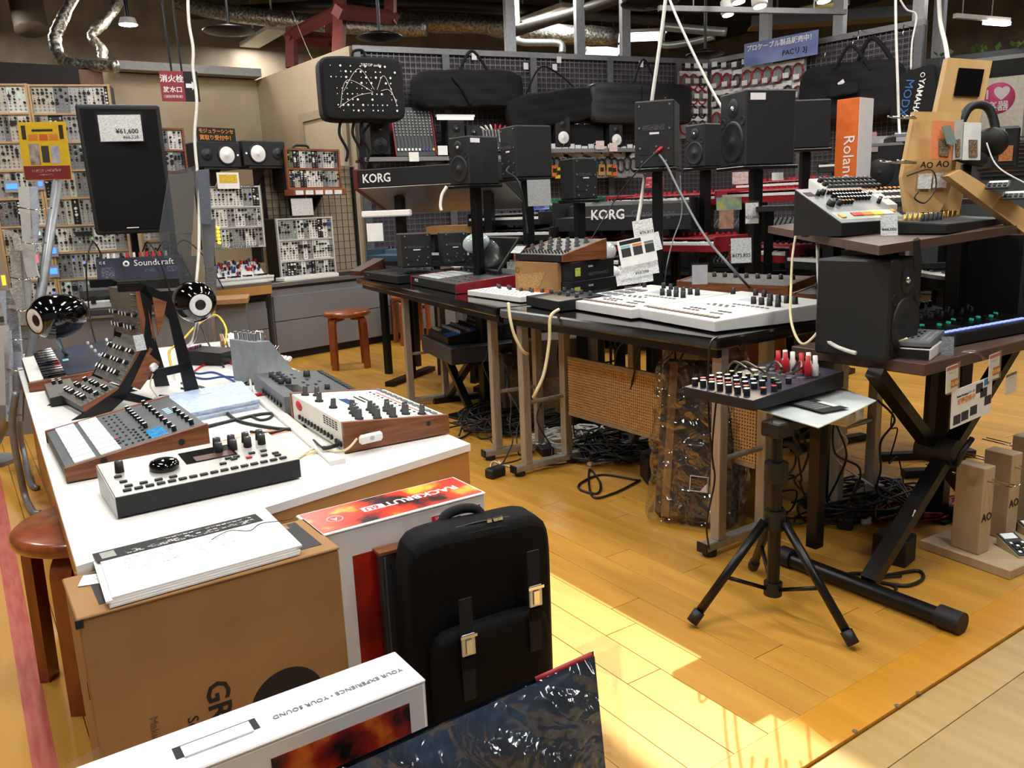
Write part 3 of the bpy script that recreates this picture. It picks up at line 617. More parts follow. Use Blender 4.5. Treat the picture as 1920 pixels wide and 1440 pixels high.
# egg speakers
def egg(label,px,d,R_,face,foot):
    c=atd(*px,d); t=T('egg_speaker',label,'speaker',(c.x,c.y,foot.z),0)
    m=MX.Translation((0,0,c.z-foot.z))@face.to_track_quat('Z','Y').to_matrix().to_4x4()
    prof=[(R_*math.sin(PI*i/18)*(1 if i<9 else (1-.0*i)), -R_*(1.6 if i<9 else 1.0)*math.cos(PI*i/18)) for i in range(19)]
    prof=[q for q in prof if q[1]<R_*.86]
    B().lathe(prof,28,0).lathe([(prof[-1][0],prof[-1][1]),(prof[-1][0]*.9,R_*.88),(prof[-1][0]*.8,R_*.84)],28).o('shell',blkg,t,m)
    pr=prof[-1][0]; B().lathe([(pr*.84,R_*.84),(pr*.8,R_*.87),(pr*.4,R_*.8)],24).o('cone',conew,t,m); B().lathe([(pr*.42,R_*.79),(pr*.3,R_*.84),(0,R_*.86)],18).o('dust_cap',blk,t,m)
    f=V((foot.x-c.x,foot.y-c.y,0)); z=c.z-foot.z
    B().tube(spline([f,f*.8+V((0,0,.02)),f*.3+V((0,0,z*.35)),V((0,0,z-R_*.85))],6),.009,8).o('curved_foot',sil,t); B().cyl(f,f+V((0,0,.006)),.035,n=20).o('foot_disc',sil,t); return t
egg('glossy black egg shaped speaker with white cone at the aisle end of the counter',(100,594),3.2,.088,V((-.85,-.42,-.08)),onz(135,668,ZT))
egg('glossy black egg shaped speaker with white cone behind the tiered rack',(366,566),3.2,.08,V((.05,-1,-.12)),onz(340,650,ZT))
# red and white drum machine with wooden cheeks
a=onz(836,812,ZT); bN=onz(650,852,ZT); bF=onz(549,787,ZT)
r=ang(bN,bF); w=(bF-bN).length; q=a-bN; d=abs(-math.sin(r)*q.x+math.cos(r)*q.y); loc=bN+V((math.sin(r),-math.cos(r),0))*d
cream=M('cream_panel','efeadd',.4,var=.02)
D=Dev('acid_drum_machine','cream drum machine with red stripe, black knobs and walnut cheeks','drum machine',loc,r,w,d,.05,.078,cream,cream,woody,lift=.006)
for i in range(11): D.btn(w*(.09+.085*i),d*.08,w*.055,.014,.004,mgry,'step_button')
B().box(w*.06,d*.155,0,w*.86,d*.17,.0008).o('red_stripe',inkr,D.t,D.P)
D.boxes([(w*(.1+.07*i),d*.22) for i in range(12)],.008,.006,.002,blk); D.boxes([(w*(.08+.07*i),d*.27) for i in range(12)],.006,.003,.0006,ink,'print_row')
for i in range(14): D.btn(w*(.55+.03*(i%7)),d*(.42+.06*(i//7)),.006,.006,.003,blk)
D.btn(w*.60,d*.62,w*.2,.026,.001,lcdb,'display')
for i,(u,v) in enumerate(((.09,.2),(.12,.34),(.2,.3),(.07,.5),(.15,.47),(.24,.45),(.32,.4),(.06,.66),(.14,.62),(.22,.6),(.3,.58),(.08,.82),(.16,.8),(.24,.78),(.36,.72),(.44,.86),(.66,.88),(.9,.9),(.86,.8))): D.knob(w*u,d*v,.0095,.026,style=1)
# rear panel
def rear(x,z): return mx(x,d+.0006,z,rx=-PI/2)
b=B()
for i in range(11): b.cyl((w*(.12+.06*i)+.1*w,d,.024),(w*(.12+.06*i)+.1*w,d+.006,.024),.007,n=10)
b.o('jack_row',blkm,D.t,stuff=True); b=B()
for i in range(5):
    for j in range(4): b.box(w*(.12+.05*i),d,.05+.006*j,w*(.155+.05*i),d+.0006,.053+.006*j)
b.o('vent_slots',ink,D.t,stuff=True); B().lathe([(0,0),(.028,0),(.028,.0005),(0,.0005)],24).o('red_badge',inkr,D.t,MX.Translation((w*.83,d+.0002,.056))@MX.Rotation(-PI/2,4,'X')@MX.Scale(.5,4,(0,1,0)))
for i in range(3): B().cyl((w*(.07+.035*i),d,.02),(w*(.07+.035*i),d+.005,.02),.008,n=10).o('socket',ink,D.t)
for x in(.2,.83): B().cyl((0,d*x,.04),(-.0012,d*x,.04),.006,n=12).o('screw_recess',ink,D.t)
c0=bN+(a-bN)*.2; inline('white inline cord switch resting against the walnut cheek of the cream drum machine',c0+V((.0,-.017,.036)),ang(bN,a)+R(4),R(84))
cable('thin_cord','cream coiled cord lying on the counter by the cream drum machine',[c0+V((-.035,-.02,.04)),bN+V((-.02,-.03,.02)),onz(585,850,ZT)+V((0,0,.004)),onz(560,862,ZT)+V((0,0,.004)),onz(590,845,ZT)+V((0,0,.006)),onz(620,838,ZT)+V((0,0,.004)),onz(575,858,ZT)+V((0,0,.007))],.003,creamw)
cable('power_lead','black lead with moulded plug entering the back of the cream drum machine',[bN+V((-.01,.03,.02)),bN+V((-.05,.02,.022)),onz(588,832,ZT)+V((0,0,.01)),onz(598,850,ZT)+V((0,0,.003)),onz(620,856,ZT)+V((0,0,.003))],[.006]*8+[.003]*21,bcab)
# dark grey drum synth beyond it
nB=onz(540,784,ZT)+V((-.0,.02,0)); fB=onz(484,738,ZT); r=ang(nB,fB); w=(fB-nB).length+.06; d=.24; loc=nB+V((math.sin(r),-math.cos(r),0))*d
D=Dev('dark_drum_synth','dark grey desktop drum synth with black key strip beside the cream drum machine','drum machine',loc,r,w,d,.04,.058,mgry,M('graphite_panel','4c5054',.45,.2),lift=.005)
for i in range(12): D.btn(w*(.08+.077*i),d*.06,w*.06,.018,.004,blk,'trigger_key')
for i in range(8): D.knob(w*(.5+.1*(i%4)),d*(.82-.1*(i//4)),.0095,.018); 
D.btn(w*.3,d*.72,w*.26,.045,.001,lcd,'screen'); D.knob(w*.75,d*.35,.012,.02); D.knob(w*.2,d*.35,.009,.015)
for u,v in((.3,.3),(.4,.4),(.5,.3),(.6,.42),(.7,.55),(.85,.52),(.5,.52),(.38,.52),(.9,.3)): D.btn(w*u,d*v,.016,.009,.003)
b=B()
for i in range(7): b.cyl((w*(.1+.09*i),d,.028),(w*(.1+.09*i),d+.006,.028),.008,n=10)
b.o('jack_row',blkm,D.t,stuff=True)
# grey wedge synth with chrome posts
n1=onz(560,706,ZT); n2=onz(484,722,ZT); r=ang(n1,n2)-PI/2
gw=T('wedge_synth','tall light grey wedge shaped synth with silver knobs along its top','synthesizer',n1,r)
dd=(n2-n1).length; lg=M('grey_powder_coat','8d9296',.5)
B().prism([(0,0),(dd,0),(dd,.155),(dd*.62,.15),(.02,.03),(0,.025)],0,.16).o('body',lg,gw,bev=.002)
for i in range(5):
    for j in range(2): B().cyl((0,0,0),(0,0,.03),.007,.007,12).o('silver_knob',sil,gw,mx(.02+.03*i,dd*(.7+.2*j),.152))
for i in range(9): B().cyl((0,0,0),(0,0,.018),.003,n=8).o('toggle',chrome,gw,mx(.012+.017*i,dd*.45,.112,rx=R(45)))
for i in range(6): B().box(-.008,-.006,0,.008,.006,.02,c=.002).o('slider_cap',wpl,gw,mx(.015+.025*i,dd*.18,.062,rx=R(45)))
# black wired box and small white synth behind
p,r,w,_=fit3((425,690),(487,672),ZT); D=Dev('effects_box','black desktop box wired with blue patch leads','effects unit',p+V((0,.06,0)),r+R(4),.12,.2,.05,.062,blk,blkm)
for i in range(6): D.knob(.02+.016*i,.17,.005,.01,blu if i%2 else red)
p=onz(415,660,ZT); D=Dev('mini_synth','small cream mini synth with wooden end near the yellow cable','synthesizer',p+V((.03,.1,0)),R(-12),.2,.12,.03,.05,wpl,cream,woody)
for i in range(8): D.knob(.03+.02*i,.06+.03*(i%2),.006,.012,wpl if i%2 else blk)
p=onz(330,700,ZT); 
# leaflets, booklet, cards
bl=T('blue_leaflet_stack','thick stack of pale blue printed leaflets between the rack and the cream drum machine','leaflets',onz(322,800,ZT),0)
P4=[onz(322,800,ZT),onz(486,766,ZT),onz(452,730,ZT),onz(288,762,ZT)]; P4=[(q.x-P4[0].x,q.y-P4[0].y) for q in P4]
blup=M('pale_blue_print_sheet','bccbe2',.6,kind='print',col2='7f9bcb',scale=28); 
for k in range(6): j=(k%3-1)*.004; B().prism([(x+j,y-j*.5) for x,y in P4],k*.005,k*.005+.0046,'z').o('leaflet',blup if k==5 else M('leaflet_edge','c7d3e6',.6,kind='print',col2='8fa6cf',scale=40),bl)
B().box(.0,0,.0305,.035,.018,.031).o('sticker',paper,bl,mx(P4[1][0]*.55,P4[2][1]*.65,0,rz=R(10)))
o=B().box(-.11,-.03,0,.11,.03,.0015).o('red_booklet',M('red_cover_print','b8492f',.4,kind='noise',col2='d9b48a',scale=22),None,MX.Translation(onz(462,822,ZT))@MX.Rotation(ang(onz(385,835,ZT),onz(540,800,ZT)),4,'Z')); tag(o,'red and tan picture booklet lying flat behind the silver drum computer','booklet')
tagcard('white price card with black text beside the dark drum synth',onz(500,712,ZT)+V((0,0,.03)),.07,.05,R(-8),R(20))
o=T('cable_duct','white cable duct strip running along the counter top beside the cream drum machine','cable duct',onz(648,868,ZT),ang(onz(648,868,ZT),onz(500,748,ZT))); L=(onz(648,868,ZT)-onz(500,748,ZT)).length
B().box(0,.002,0,L,.036,.012,c=.003).o('duct_cover',wpl,o); B().box(-.003,0,0,0,.038,.013).o('end_cap',wpl,o)
# cables on the counter
def T_(x,y,h=.004): return onz(x,y,ZT)+V((0,0,h))
def tcab(label,pts,r,m,cat='cable'): return cable('loose_cable',label,[T_(*q) for q in pts],r,m)
tcab('thick black cable looping from the walnut drum machine around the leaflets',[(340,828,.03),(365,812,.01),(420,795),(500,778),(560,785),(575,798),(545,808),(480,800),(440,788),(420,765),(440,750),(460,755)],.0055,bcab)
tcab('black cable curling beside the red booklet',[(345,832,.02),(360,850),(368,872),(372,880)],.005,bcab); tcab('thin black lead crossing behind the booklet',[(555,812),(545,806),(520,812),(500,815),(470,812)],.004,bcab)
tcab('yellow patch cable arching from the tiered rack to the black box',[(325,715,.05),(322,690,.07),(345,680,.09),(375,665,.13),(410,650,.15),(428,655,.1),(425,672,.06)],.005,yel)
for i,(lab,c,pts) in enumerate((('bundle of blue patch leads behind the rack',blu,[(345,690),(370,702),(400,700),(430,712),(445,722)]),('blue patch lead lying under the yellow cable',blu,[(340,700),(380,712),(420,708),(460,712)]),('red patch lead beside the black box',red,[(355,705),(385,685),(420,680),(450,690)]),
    ('black audio lead curving across the counter behind the rack',bcab,[(340,730),(390,735),(430,725),(475,722),(500,715)]),('black audio lead looped by the wedge synth',bcab,[(420,640,.06),(440,690,.02),(470,710),(440,728),(400,730),(385,742)]),('thick black cable along the front of the blue leads',bcab,[(300,745),(350,748),(390,755),(430,745),(460,742)]),
    ('grey lead snaking under the black leads',mgry,[(340,720),(380,728),(410,742),(440,738),(470,748)]),('black lead draped beside the dark drum synth',bcab,[(475,745),(500,760),(510,782),(490,790),(470,782)]),('black lead hooked over the back of the counter',bcab,[(330,650,.12),(355,640,.2),(375,650,.15),(395,672,.06),(420,690)]),('white cord dropping beside the wedge synth',wcab,[(475,690,.09),(470,715,.02),(472,738),(470,760)]))): tcab(lab,pts,.004 if 'thick' not in lab else .006,c)
o=B().lathe([(.004,0),(.007,.01),(.007,.04),(.004,.05)],10).o('red_plug',red,None,MX.Translation(T_(470,748,.009))@MX.Rotation(R(90),4,'Y')); tag(o,'red jack plug lying by the price card','plug')
# black flat tray behind rack and grey plate
o=B().box(-.09,-.06,0,.09,.06,.008,c=.002).o('grey_tray',lgry,None,MX.Translation(onz(290,775,ZT))@MX.Rotation(R(20),4,'Z')); tag(o,'pale grey tray under the feet of the tiered rack','tray')
# =====================  BACK LEFT: MODULAR CORNER  =====================
A0=V((2.17,6.18,0)); A1=V((3.08,6.38,0)); Ad=(A1-A0).normalized(); An=V((-Ad.y,Ad.x,0)); Ar=ang(A0,A1)
def AP(off): return A0+An*off, A1+An*off
ZC2=.60
gcab=M('grey_cabinet_paint','77777a',.5,.1,var=.02); ctop=M('grey_counter_top','8b8c8e',.4,var=.02)
def cabinet(label,s0,s1,top=ZC2,dep=.5,fascia=None,hx=.5):
    t=T('drawer_cabinet',label,'cabinet',A0+Ad*s0,Ar); w=s1-s0
    B().box(0,.02,.06,w,dep,top-.05).o('body',gcab,t); B().box(.01,.05,0,w-.01,dep,.06).o('plinth',blk,t)
    zm=(top-.05+.06)/2
    for z0,z1 in((.065,zm-.003),(zm+.003,top-.1)):
        dr=B().box(.006,0,z0,w-.006,.0195,z1,c=.002).o('drawer',gcab,t)
        if z0<.1: B().box(w*hx-.045,-.002,z1-.06,w*hx+.045,0,z1-.03,c=.0008).o('recessed_pull',ink,dr)
    return t
wl=(onv(515,600,A0,A1)-A0).dot(Ad); wr_=(onv(735,600,A0,A1)-A0).dot(Ad)
cabinet('grey two drawer cabinet behind the free standing stool',wl,wr_); cabinet('grey two drawer cabinet behind the steel table frame',wr_+.01,wr_+.75,dep=.4)
cabinet('grey low cabinet under the wooden shelf with the small white keyboard',wl-.7,wl-.05,top=.52)
o=T('cabinet_worktop','dark grey worktop with silver edge over the grey drawer cabinets','worktop',A0+Ad*(wl-.02),Ar); L=wr_+.78-wl
B().box(0,.01,ZC2-.045,L,.42,ZC2).o('slab',blk,o); B().box(0,0,ZC2-.03,L,.0095,ZC2,c=.002).o('silver_edge',sil,o)
o=T('wooden_shelf','pale wooden shelf board carrying the small patched keyboard','shelf',A0+Ad*(wl-.72),Ar)
B().box(0,-.06,ZC2-.07,.69,.5,ZC2,c=.003).o('board',mdf,o); B().box(0,-.062,ZC2,.69,.5,ZC2+.02).o('silver_edge',sil,o)
# --- generic eurorack module kit ---
mpan=[M('module_cream','cfcabb',.4,.3,var=.03),M('module_silver','bdbdba',.35,.5,var=.03),M('module_white','e2e0da',.4,var=.02),M('module_black','222325',.4,.2,var=.05),M('module_olive','6a6a3e',.5,var=.1),M('module_grey','8d8f90',.4,.4)]
accs=[red,ledb,ledg,yel,blu]
def modmesh(w,h,var,pm):
    def f():
        rr=random.Random(hash((round(w,3),var))%9999); b=B(); n=max(1,int(w/.021)); 
        rows=7; 
        for i in range(n):
            x=w*(i+.5)/n
            for j in range(rows):
                z=h*(.12+.76*j/(rows-1)); q=rr.random()
                if j<2: b.cyl((x,z,0),(x,z,.004),.0052,n=6,m=1)
                elif q<.55:
                    s=rr.choice((.006,.0075,.010)); s=min(s,w/n*.42); b.cyl((x,z,0),(x,z,.012),s,s*.85,8,m=0 if pm!=3 else 2)
                elif q<.7: b.box(x-.0025,z-.008,0,x+.0025,z+.008,.002,m=0 if pm!=3 else 2); b.box(x-.004,z-.001,.002,x+.004,z+.003,.006,m=2)
                elif q<.8: b.cyl((x,z,0),(x,z,.003),.003,n=6,m=3)
                elif q<.93: b.cyl((x,z,0),(x,z,.004),.0048,n=6,m=1)
        if rr.random()<.22: b.box(w*.15,h*.62,0,w*.85,h*.78,.013,m=rr.choice((0,0,3)))
        return b.mesh('control_field',[blk,sil,wpl,accs[var%5]])
    return shared(('mod',round(w,3),round(h,3),var,pm==3),f)
def rackcase(name,label,px,a,b_,rows,depth,frame,seed,hp=None,back=None,fw=.012,heads=None,gap=0,tilt=0,group=None,light=.8):
    """px = TL,TR,BR,BL pixels on the vertical plane a-b"""
    P=[onv(*q,a,b_) for q in px]; r=ang(a,b_); u=V((math.cos(r),math.sin(r),0))
    w=((P[1]-P[0]).dot(u)+(P[2]-P[3]).dot(u))/2; z1=(P[0].z+P[1].z)/2; z0=(P[2].z+P[3].z)/2; h=z1-z0
    base=(P[0]+P[3])/2; t=T(name,label,'modular synth',V((base.x,base.y,z0)),r,group)
    B().box(0,.004,0,w,depth,h,c=.003).o('case_back',back or blk,t)
    for x0,x1 in((0,fw),(w-fw,w)): B().box(x0,-.02,0,x1,.0035,h).o('case_side',frame,t)
    rr=random.Random(seed); ph=(h-fw)/rows
    for j in range(rows+1): B().box(fw,-.018,j*ph,w-fw,.003,j*ph+fw*.9).o('rail',frame,t)
    for j in range(rows):
        x=fw+.001; zz=j*ph+fw; mh=ph-fw
        while x<w-fw-.02:
            mw_=rr.choice((.03,.04,.05,.06,.08,.1,.12)) if not hp else rr.choice(hp); mw_=min(mw_,w-fw-x-.001)
            if w-fw-x-mw_<.02: mw_=w-fw-x-.001
            mw_=round(mw_,3)
            if rr.random()>gap:
                pm=rr.choices(range(6),[4*light,4,3*light,2.2,.3,2])[0] if frame is not alw else rr.choices(range(6),[0,4,5,.4,0,0])[0]
                mh_=round(mh-.001,3)
                pn=O('module',shared(('mp',mw_,mh_,pm),lambda:B().box(.0006,0,0,mw_-.0006,mh_,.003).mesh('module',mpan[pm])),t,MX.Translation((x,-.004,zz))@MX.Rotation(PI/2,4,'X'))
                O('control_field',modmesh(mw_,mh_,rr.randrange(6),pm),pn,mx(z=.003),stuff=True)
            x+=mw_
    return t,w,h
alw=M('aluminium_white_frame','d9d9d6',.35,.3,var=.02)
# wall of modules along the aisle end
E0=atd(0,440,5.0); E1=atd(310,440,5.25); E0.z=E1.z=0; Er=ang(E0,E1)
def bias(px): return px
rackcase('modular_rack','tall pale wooden rack of synth modules nearest the aisle, on the low plinth',[(-40,157),(54,157),(112,575),(20,580)],E0,E1,8,.14,ply,11)
rackcase('modular_rack','tall pale wooden rack of synth modules behind the black loudspeaker',[(55,157),(203,160),(262,568),(113,575)],E0,E1,8,.14,ply,12)
rackcase('modular_rack','short rack of synth modules with red panels behind the dark mixer',[(262,395),(318,392),(330,560),(278,566)],E0,E1,3,.14,ply,13,light=.5)
# plinth under them
o=T('rack_plinth','low grey plinth bench under the tall module racks','bench',E0+(E0-E1).normalized()*.35,Er); z=onv(112,578,E0,E1).z
B().box(0,-.14,z-.03,1.75,.2,z-.001).o('bench_top',M('oak_bench','a57d53',.5),o); B().box(.02,-.08,0,1.73,.18,z-.031).o('bench_body',gcab,o)
for i,(x,y,s) in enumerate(((98,468,.05),(103,512,.05),(85,380,.03),(315,262,.03),(25,348,.04))): 
    q=onv(x,y,E0,E1); 
# lit displays on modules
for i,(x,y,a_,c_,m_) in enumerate(((25,350,.06,.03,ledb),(99,470,.05,.035,ledb),(103,508,.04,.035,ledb),(78,345,.02,.03,ledb),(66,438,.07,.02,M('pale_cyan_led','9fe6ff',.4,emit=2,var=0)),(66,485,.05,.05,M('pink_led','ff6a7a',.4,emit=1,var=0)),(10,525,.02,.06,M('amber_led','ffb02a',.4,emit=2,var=0)))):
    q=onv(x,y,E0,E1); t=T('lit_module','%s lit display module in the wall of synth modules, %s'%(('blue','bright blue','deep blue','small blue','pale cyan','pink','amber')[i],('beside the yellow poster','by the white upright','under another blue display','behind the poster','behind the grey tube','above the patch leads','low by the leaflets')[i]),'synth module',q,Er)
    B().box(-a_/2-.01,-.03,-c_/2-.02,a_/2+.01,-.024,c_/2+.02).o('faceplate',mpan[1],t); B().box(-a_/2,-.034,-c_/2,a_/2,-.0305,c_/2).o('display',m_,t)
# mixer row on the bench
o=T('bench_mixer','silver mixer strip with rows of knobs on the bench below the module racks','mixer',onv(85,560,E0,E1)-V((0,.10,0)),Er); o.location.z=z
B().prism([(-.05,0),(.06,0),(.06,.06),(-.05,.03)],0,.38).o('body',blk,o)
b=B(); [b.cyl((.02+.022*i,-.03+.03*j,.036+.008*j),(.02+.022*i,-.03+.03*j,.055+.008*j),.006,n=8) for i in range(16) for j in range(3)]; b.o('knob_field',sil,o,stuff=True)
# low counter in front of the racks
ZL=.64; l0=atd(-60,600,4.2); l1=atd(395,600,4.55); l0.z=l1.z=0; Lr=ang(l0,l1); Ld=(l1-l0).normalized(); Ln=V((-Ld.y,Ld.x,0)); LL=(l1-l0).length
o=T('low_counter','low grey counter behind the egg speakers carrying the mixer and cases','counter',l0,Lr)
B().box(0,0,ZL-.03,LL,.5,ZL,c=.003).o('top',M('dark_counter_top','3a3a3c',.4),o); B().box(.02,.02,0,LL-.02,.48,ZL-.031).o('body',gcab,o); B().box(0,-.003,ZL-.045,LL,.02,ZL-.031).o('edge_strip',sil,o)
def LC(x,y,off,z=ZL):  # pixel on plane parallel to low counter
    return onv(x,y,l0+Ln*off,l1+Ln*off)
# loudspeaker on pole
q=LC(235,320,.30); c=T('loudspeaker','large black loudspeaker with price card on a pole above the counter','speaker',(q.x,q.y,ZL),Lr+R(7))
TL,TR,BR,BL=[LC(*p_,.16) for p_ in((143,197),(297,194),(321,436),(182,440))]; zc0=(BL.z+BR.z)/2-ZL; zc1=(TL.z+TR.z)/2-ZL; wt_=(TR-TL).length; wb_=(BR-BL).length
mid=(zc0+zc1)/2
pr=[(-wb_/2,zc0),(wb_/2+.03,zc0),(wt_/2+.01,zc1),(-wt_/2,zc1)]
b=B(); n=4; vs=[(x*.99,-.14,z_) for x,z_ in pr]+[(x,-.10,z_) for x,z_ in pr]+[(x,.02,z_) for x,z_ in pr]+[(x*.62,.16,z_+(.02 if z_<mid else -.02)) for x,z_ in pr]
b.add(vs,[(0,1,2,3)]+[(k*4+i,k*4+4+i,k*4+4+(i+1)%4,k*4+(i+1)%4) for k in range(3) for i in range(4)]+[(15,14,13,12)]); b.f=[f[::-1] for f in b.f[:0]]+b.f
b.o('cabinet',spk,c,bev=.012)
B().prism([(x*.9,mid+(z_-mid)*.93) for x,z_ in pr],-.1455,-.1405,'y').o('grille',M('black_grille','08090a',.7,.0,var=.3,scale=500,spec=.2),c)
B().box(-.03,-.148,zc0+.03,.03,-.146,zc0+.035).o('badge',inkw,c); B().cyl((0,0,.012),(0,0,zc0),.019,n=14).o('pole',blkm,c); B().cyl((0,0,0),(0,0,.012),.11,n=28).o('pole_base',blkm,c)
cd_=T('price_card','white price card in a clear sleeve taped to the loudspeaker','price card',LC(227,240,.16)-Ln*.02,Lr+R(-2)); 
B().box(-.105,-.001,-.07,.105,0,.065).o('card',tagm,cd_); txt(cd_,'¥61,600',.034,ink,mx(.03,-.0015,-.02,rx=PI/2),bold=True); txt(cd_,'¥66,528',.024,ink,mx(.045,-.0015,-.05,rx=PI/2)); B().box(-.115,-.0035,-.075,.115,-.0025,.08).o('sleeve',clear,cd_)
# mixer on black case
q0=LC(225,552,.08); q1=LC(365,545,.08)
o=T('flight_case','flat black case under the dark blue mixer on the low counter','case',(q0.x,q0.y,ZL),Lr); W_=(q1-q0).length
B().box(-.11,0,0,W_,.3,.145,c=.01).o('case_body',blk,o); B().box(-.11,-.004,.07,W_,0,.085).o('rim',sil,o)
s0=LC(183,527,.1); s1=LC(346,520,.1); W_=(s1-s0).length
sx=T('mixing_desk','dark blue mixing desk seen from its printed back panel with red plugs on top','mixer',(s0.x,s0.y,ZL+.1455),Lr)
navyp=M('dark_blue_panel','23283a',.4,.2); B().prism([(0,0),(.2,0),(.2,.03),(.03,.115)],0,W_).o('body',navyp,sx)
Bp=MX.Translation((0,0,0))@MX.Rotation(math.atan2(.115,.03),4,'X'); 
txt(sx,'Soundcraft',.047,inkw,Bp@mx(W_*.66,.085,.0012)); B().lathe([(.008,0),(.017,0),(.017,.001),(.008,.001)],20).o('logo_swirl',inkw,sx,Bp@mx(W_*.34,.085,.0006)); txt(sx,'C E',.02,inkw,Bp@mx(W_*.07,.095,.001))
[B().box(W_*x0,y0,.0004,W_*x1,y1,.001).o('fine_print',M('panel_fine_print','23283a',.5,kind='print',col2='7f879b',scale=50),sx,Bp) for x0,y0,x1,y1 in((.05,.01,.2,.07),(.55,.035,.66,.05),(.8,.03,.97,.06))]
for i in range(12):
    m_=red if i in(4,6,7,8,9) else (wpl if i in(1,2,5,10) else blk); x=W_*(.05+.075*i)
    B().cyl((0,0,0),(0,0,.05),.009,.007,8).o('plug',m_,sx,mx(x,.06+.02*(i%2),.09,rx=R(-12)))
for i,(x,dx,l) in enumerate(((.08,-.1,'black lead arching out of the mixing desk beside the loudspeaker pole'),(.55,.06,'black lead drooping over the mixing desk lettering'),(.72,.1,'black lead looping off the mixing desk end'),(.9,.14,'thin black lead hanging from the far end of the mixing desk'))):
    p_=s0+Ld*(W_*x)+V((0,0,ZL+.28)); p_.z=ZL+.29
    if i==0: pts=[p_,p_+Ld*-.04+V((0,-.06,.06)),p_+Ld*-.10+V((0,-.16,-.06)),onz(168,590,.62),onz(176,630,.54),onz(190,672,ZT)]
    else: pts=[p_,p_+Ld*dx*.4+V((0,-.06,.05)),p_+Ld*dx+V((0,-.1,-.05)),p_+Ld*(dx*1.5)+V((0,-.12,-.22))]
    cable('mixer_lead',l,pts,.004,bcab)
# grey carry case
q0=LC(150,578,.02); q1=LC(222,572,.02)
o=T('carry_case','grey moulded carry case with white lower rim on the low counter','case',(q0.x,q0.y,ZL),Lr+R(8)); W_=(q1-q0).length+.04
B().box(0,0,0,W_,.26,.045,c=.008).o('lower_shell',lgry,o); B().box(.006,.006,.0455,W_-.006,.25,.12,c=.02).o('upper_shell',M('graphite_shell','3c3f42',.45),o)
for x in(.3,.7): B().box(W_*x-.012,-.004,.03,W_*x+.012,0,.07).o('latch',blk,o)
# yellow poster in sleeve
pp=T('poster_sleeve','yellow and red printed poster in a glossy clear sleeve above the leaflet stand','poster',atd(84,284,3.7),-YAW+R(-3)); sc_=3.7/F
B().box(-46*sc_,0,-52*sc_,46*sc_,.002,53*sc_).o('poster',M('poster_yellow','eec928',.35,var=.05),pp,mx(ry=R(1.5)))
B().box(-45*sc_,-.0006,-51*sc_,45*sc_,0,-26*sc_).o('red_band',M('poster_red','8c1c22',.35),pp,mx(ry=R(1.5)))
for x0,z0,x1,z1,m_ in((-40,22,-32,47,ink),(32,22,40,47,ink),(-28,20,-10,31,inko),(-7,20,9,31,orng),(12,20,28,31,inko),(-30,-24,-10,14,M('poster_photo','7a5a58',.4,kind='noise',col2='c9c4c0',scale=30)),(-6,-20,8,10,dgry),(12,-22,28,10,M('poster_photo_blue','9aa2bf',.4,kind='noise',col2='d9d4d8',scale=30)),(-20,36,20,40,ink)): B().box(x0*sc_,-.0008,z0*sc_,x1*sc_,0,z1*sc_).o('printed_block',m_,pp,mx(ry=R(1.5)))
B().box(-30*sc_,-.0012,-37*sc_,26*sc_,-.0007,-32*sc_).box(-16*sc_,-.0012,-44*sc_,10*sc_,-.0007,-41*sc_).o('printed_text',M('white_on_red','8c1c22',.4,kind='print',col2='f5eeee',scale=60),pp)
B().box(-47*sc_,-.003,-54*sc_,54*sc_,-.002,60*sc_).o('sleeve',clear,pp)
# leaflet stand with grey tube
ls=T('leaflet_stand','wire leaflet stand on a grey steel tube with bundles of curled leaflets','leaflet stand',onz(30,980,0)+V((-.05,1.0,0)),0)
o_=V(ls.location); at=lambda x,y,d: atd(x,y,d)-o_
B().tube([at(110,325,3.75),at(80,530,3.65),at(48,720,3.5),V((0,0,.02))],.021,10).o('main_tube',M('grey_tube','84878b',.4,.4),ls)
B().cyl((0,0,0),(0,0,.02),.12,n=24).o('foot',M('grey_tube','84878b'),ls)
lfm=[M('leaflet_grey','a9a8a5',.6,kind='print',col2='9d9b98',scale=30),M('leaflet_blue','8d96a5',.6,kind='print',col2='b4b2ae',scale=30),M('leaflet_dark','8a857f',.6,kind='print',col2='c7c2ba',scale=30)]
def curl(px,d,w,m_):
    P=spline([at(x,y,d) for x,y in px],6); b=B(); vs=[];n=len(P)
    for p_ in P: vs+= [p_-R0*w/2,p_+R0*w/2,p_+R0*w/2+FW*.012,p_-R0*w/2+FW*.012]
    fs=[]
    for i in range(n-1):
        for j in range(4): fs.append((i*4+j,i*4+(j+1)%4,i*4+4+(j+1)%4,i*4+4+j))
    return b.add(vs,fs+[(3,2,1,0),(n*4-4,n*4-3,n*4-2,n*4-1)],0,False).o('leaflet_bundle',m_,ls)
for i,(px,d,w) in enumerate((([(44,350),(50,420),(55,490),(62,520)],3.6,.05),([(62,350),(64,430),(58,470)],3.6,.03),([(28,470),(32,540),(38,610)],3.6,.045),([(40,470),(50,530),(50,590)],3.62,.03),([(5,545),(18,580),(26,650),(30,720),(28,790)],3.5,.06),([(22,540),(24,600),(28,660)],3.5,.05),([(2,610),(6,680),(6,760)],3.45,.05),([(12,620),(16,700),(18,790)],3.45,.03),([(0,430),(25,440),(35,470)],3.55,.03))): curl(px,d,w,lfm[i%3])
for i,(a_,b_,d) in enumerate((((30,388),(98,390),3.58),((30,452),(88,455),3.58),((20,520),(72,518),3.55),((20,578),(60,580),3.5),((10,632),(52,635),3.48),((10,690),(52,692),3.46),((12,772),(40,778),3.46))): B().tube([at(*a_,d),at((a_[0]+b_[0])/2,a_[1]+6,d-.05),at(*b_,d)],.003,5).o('wire_arm',chrome,ls)
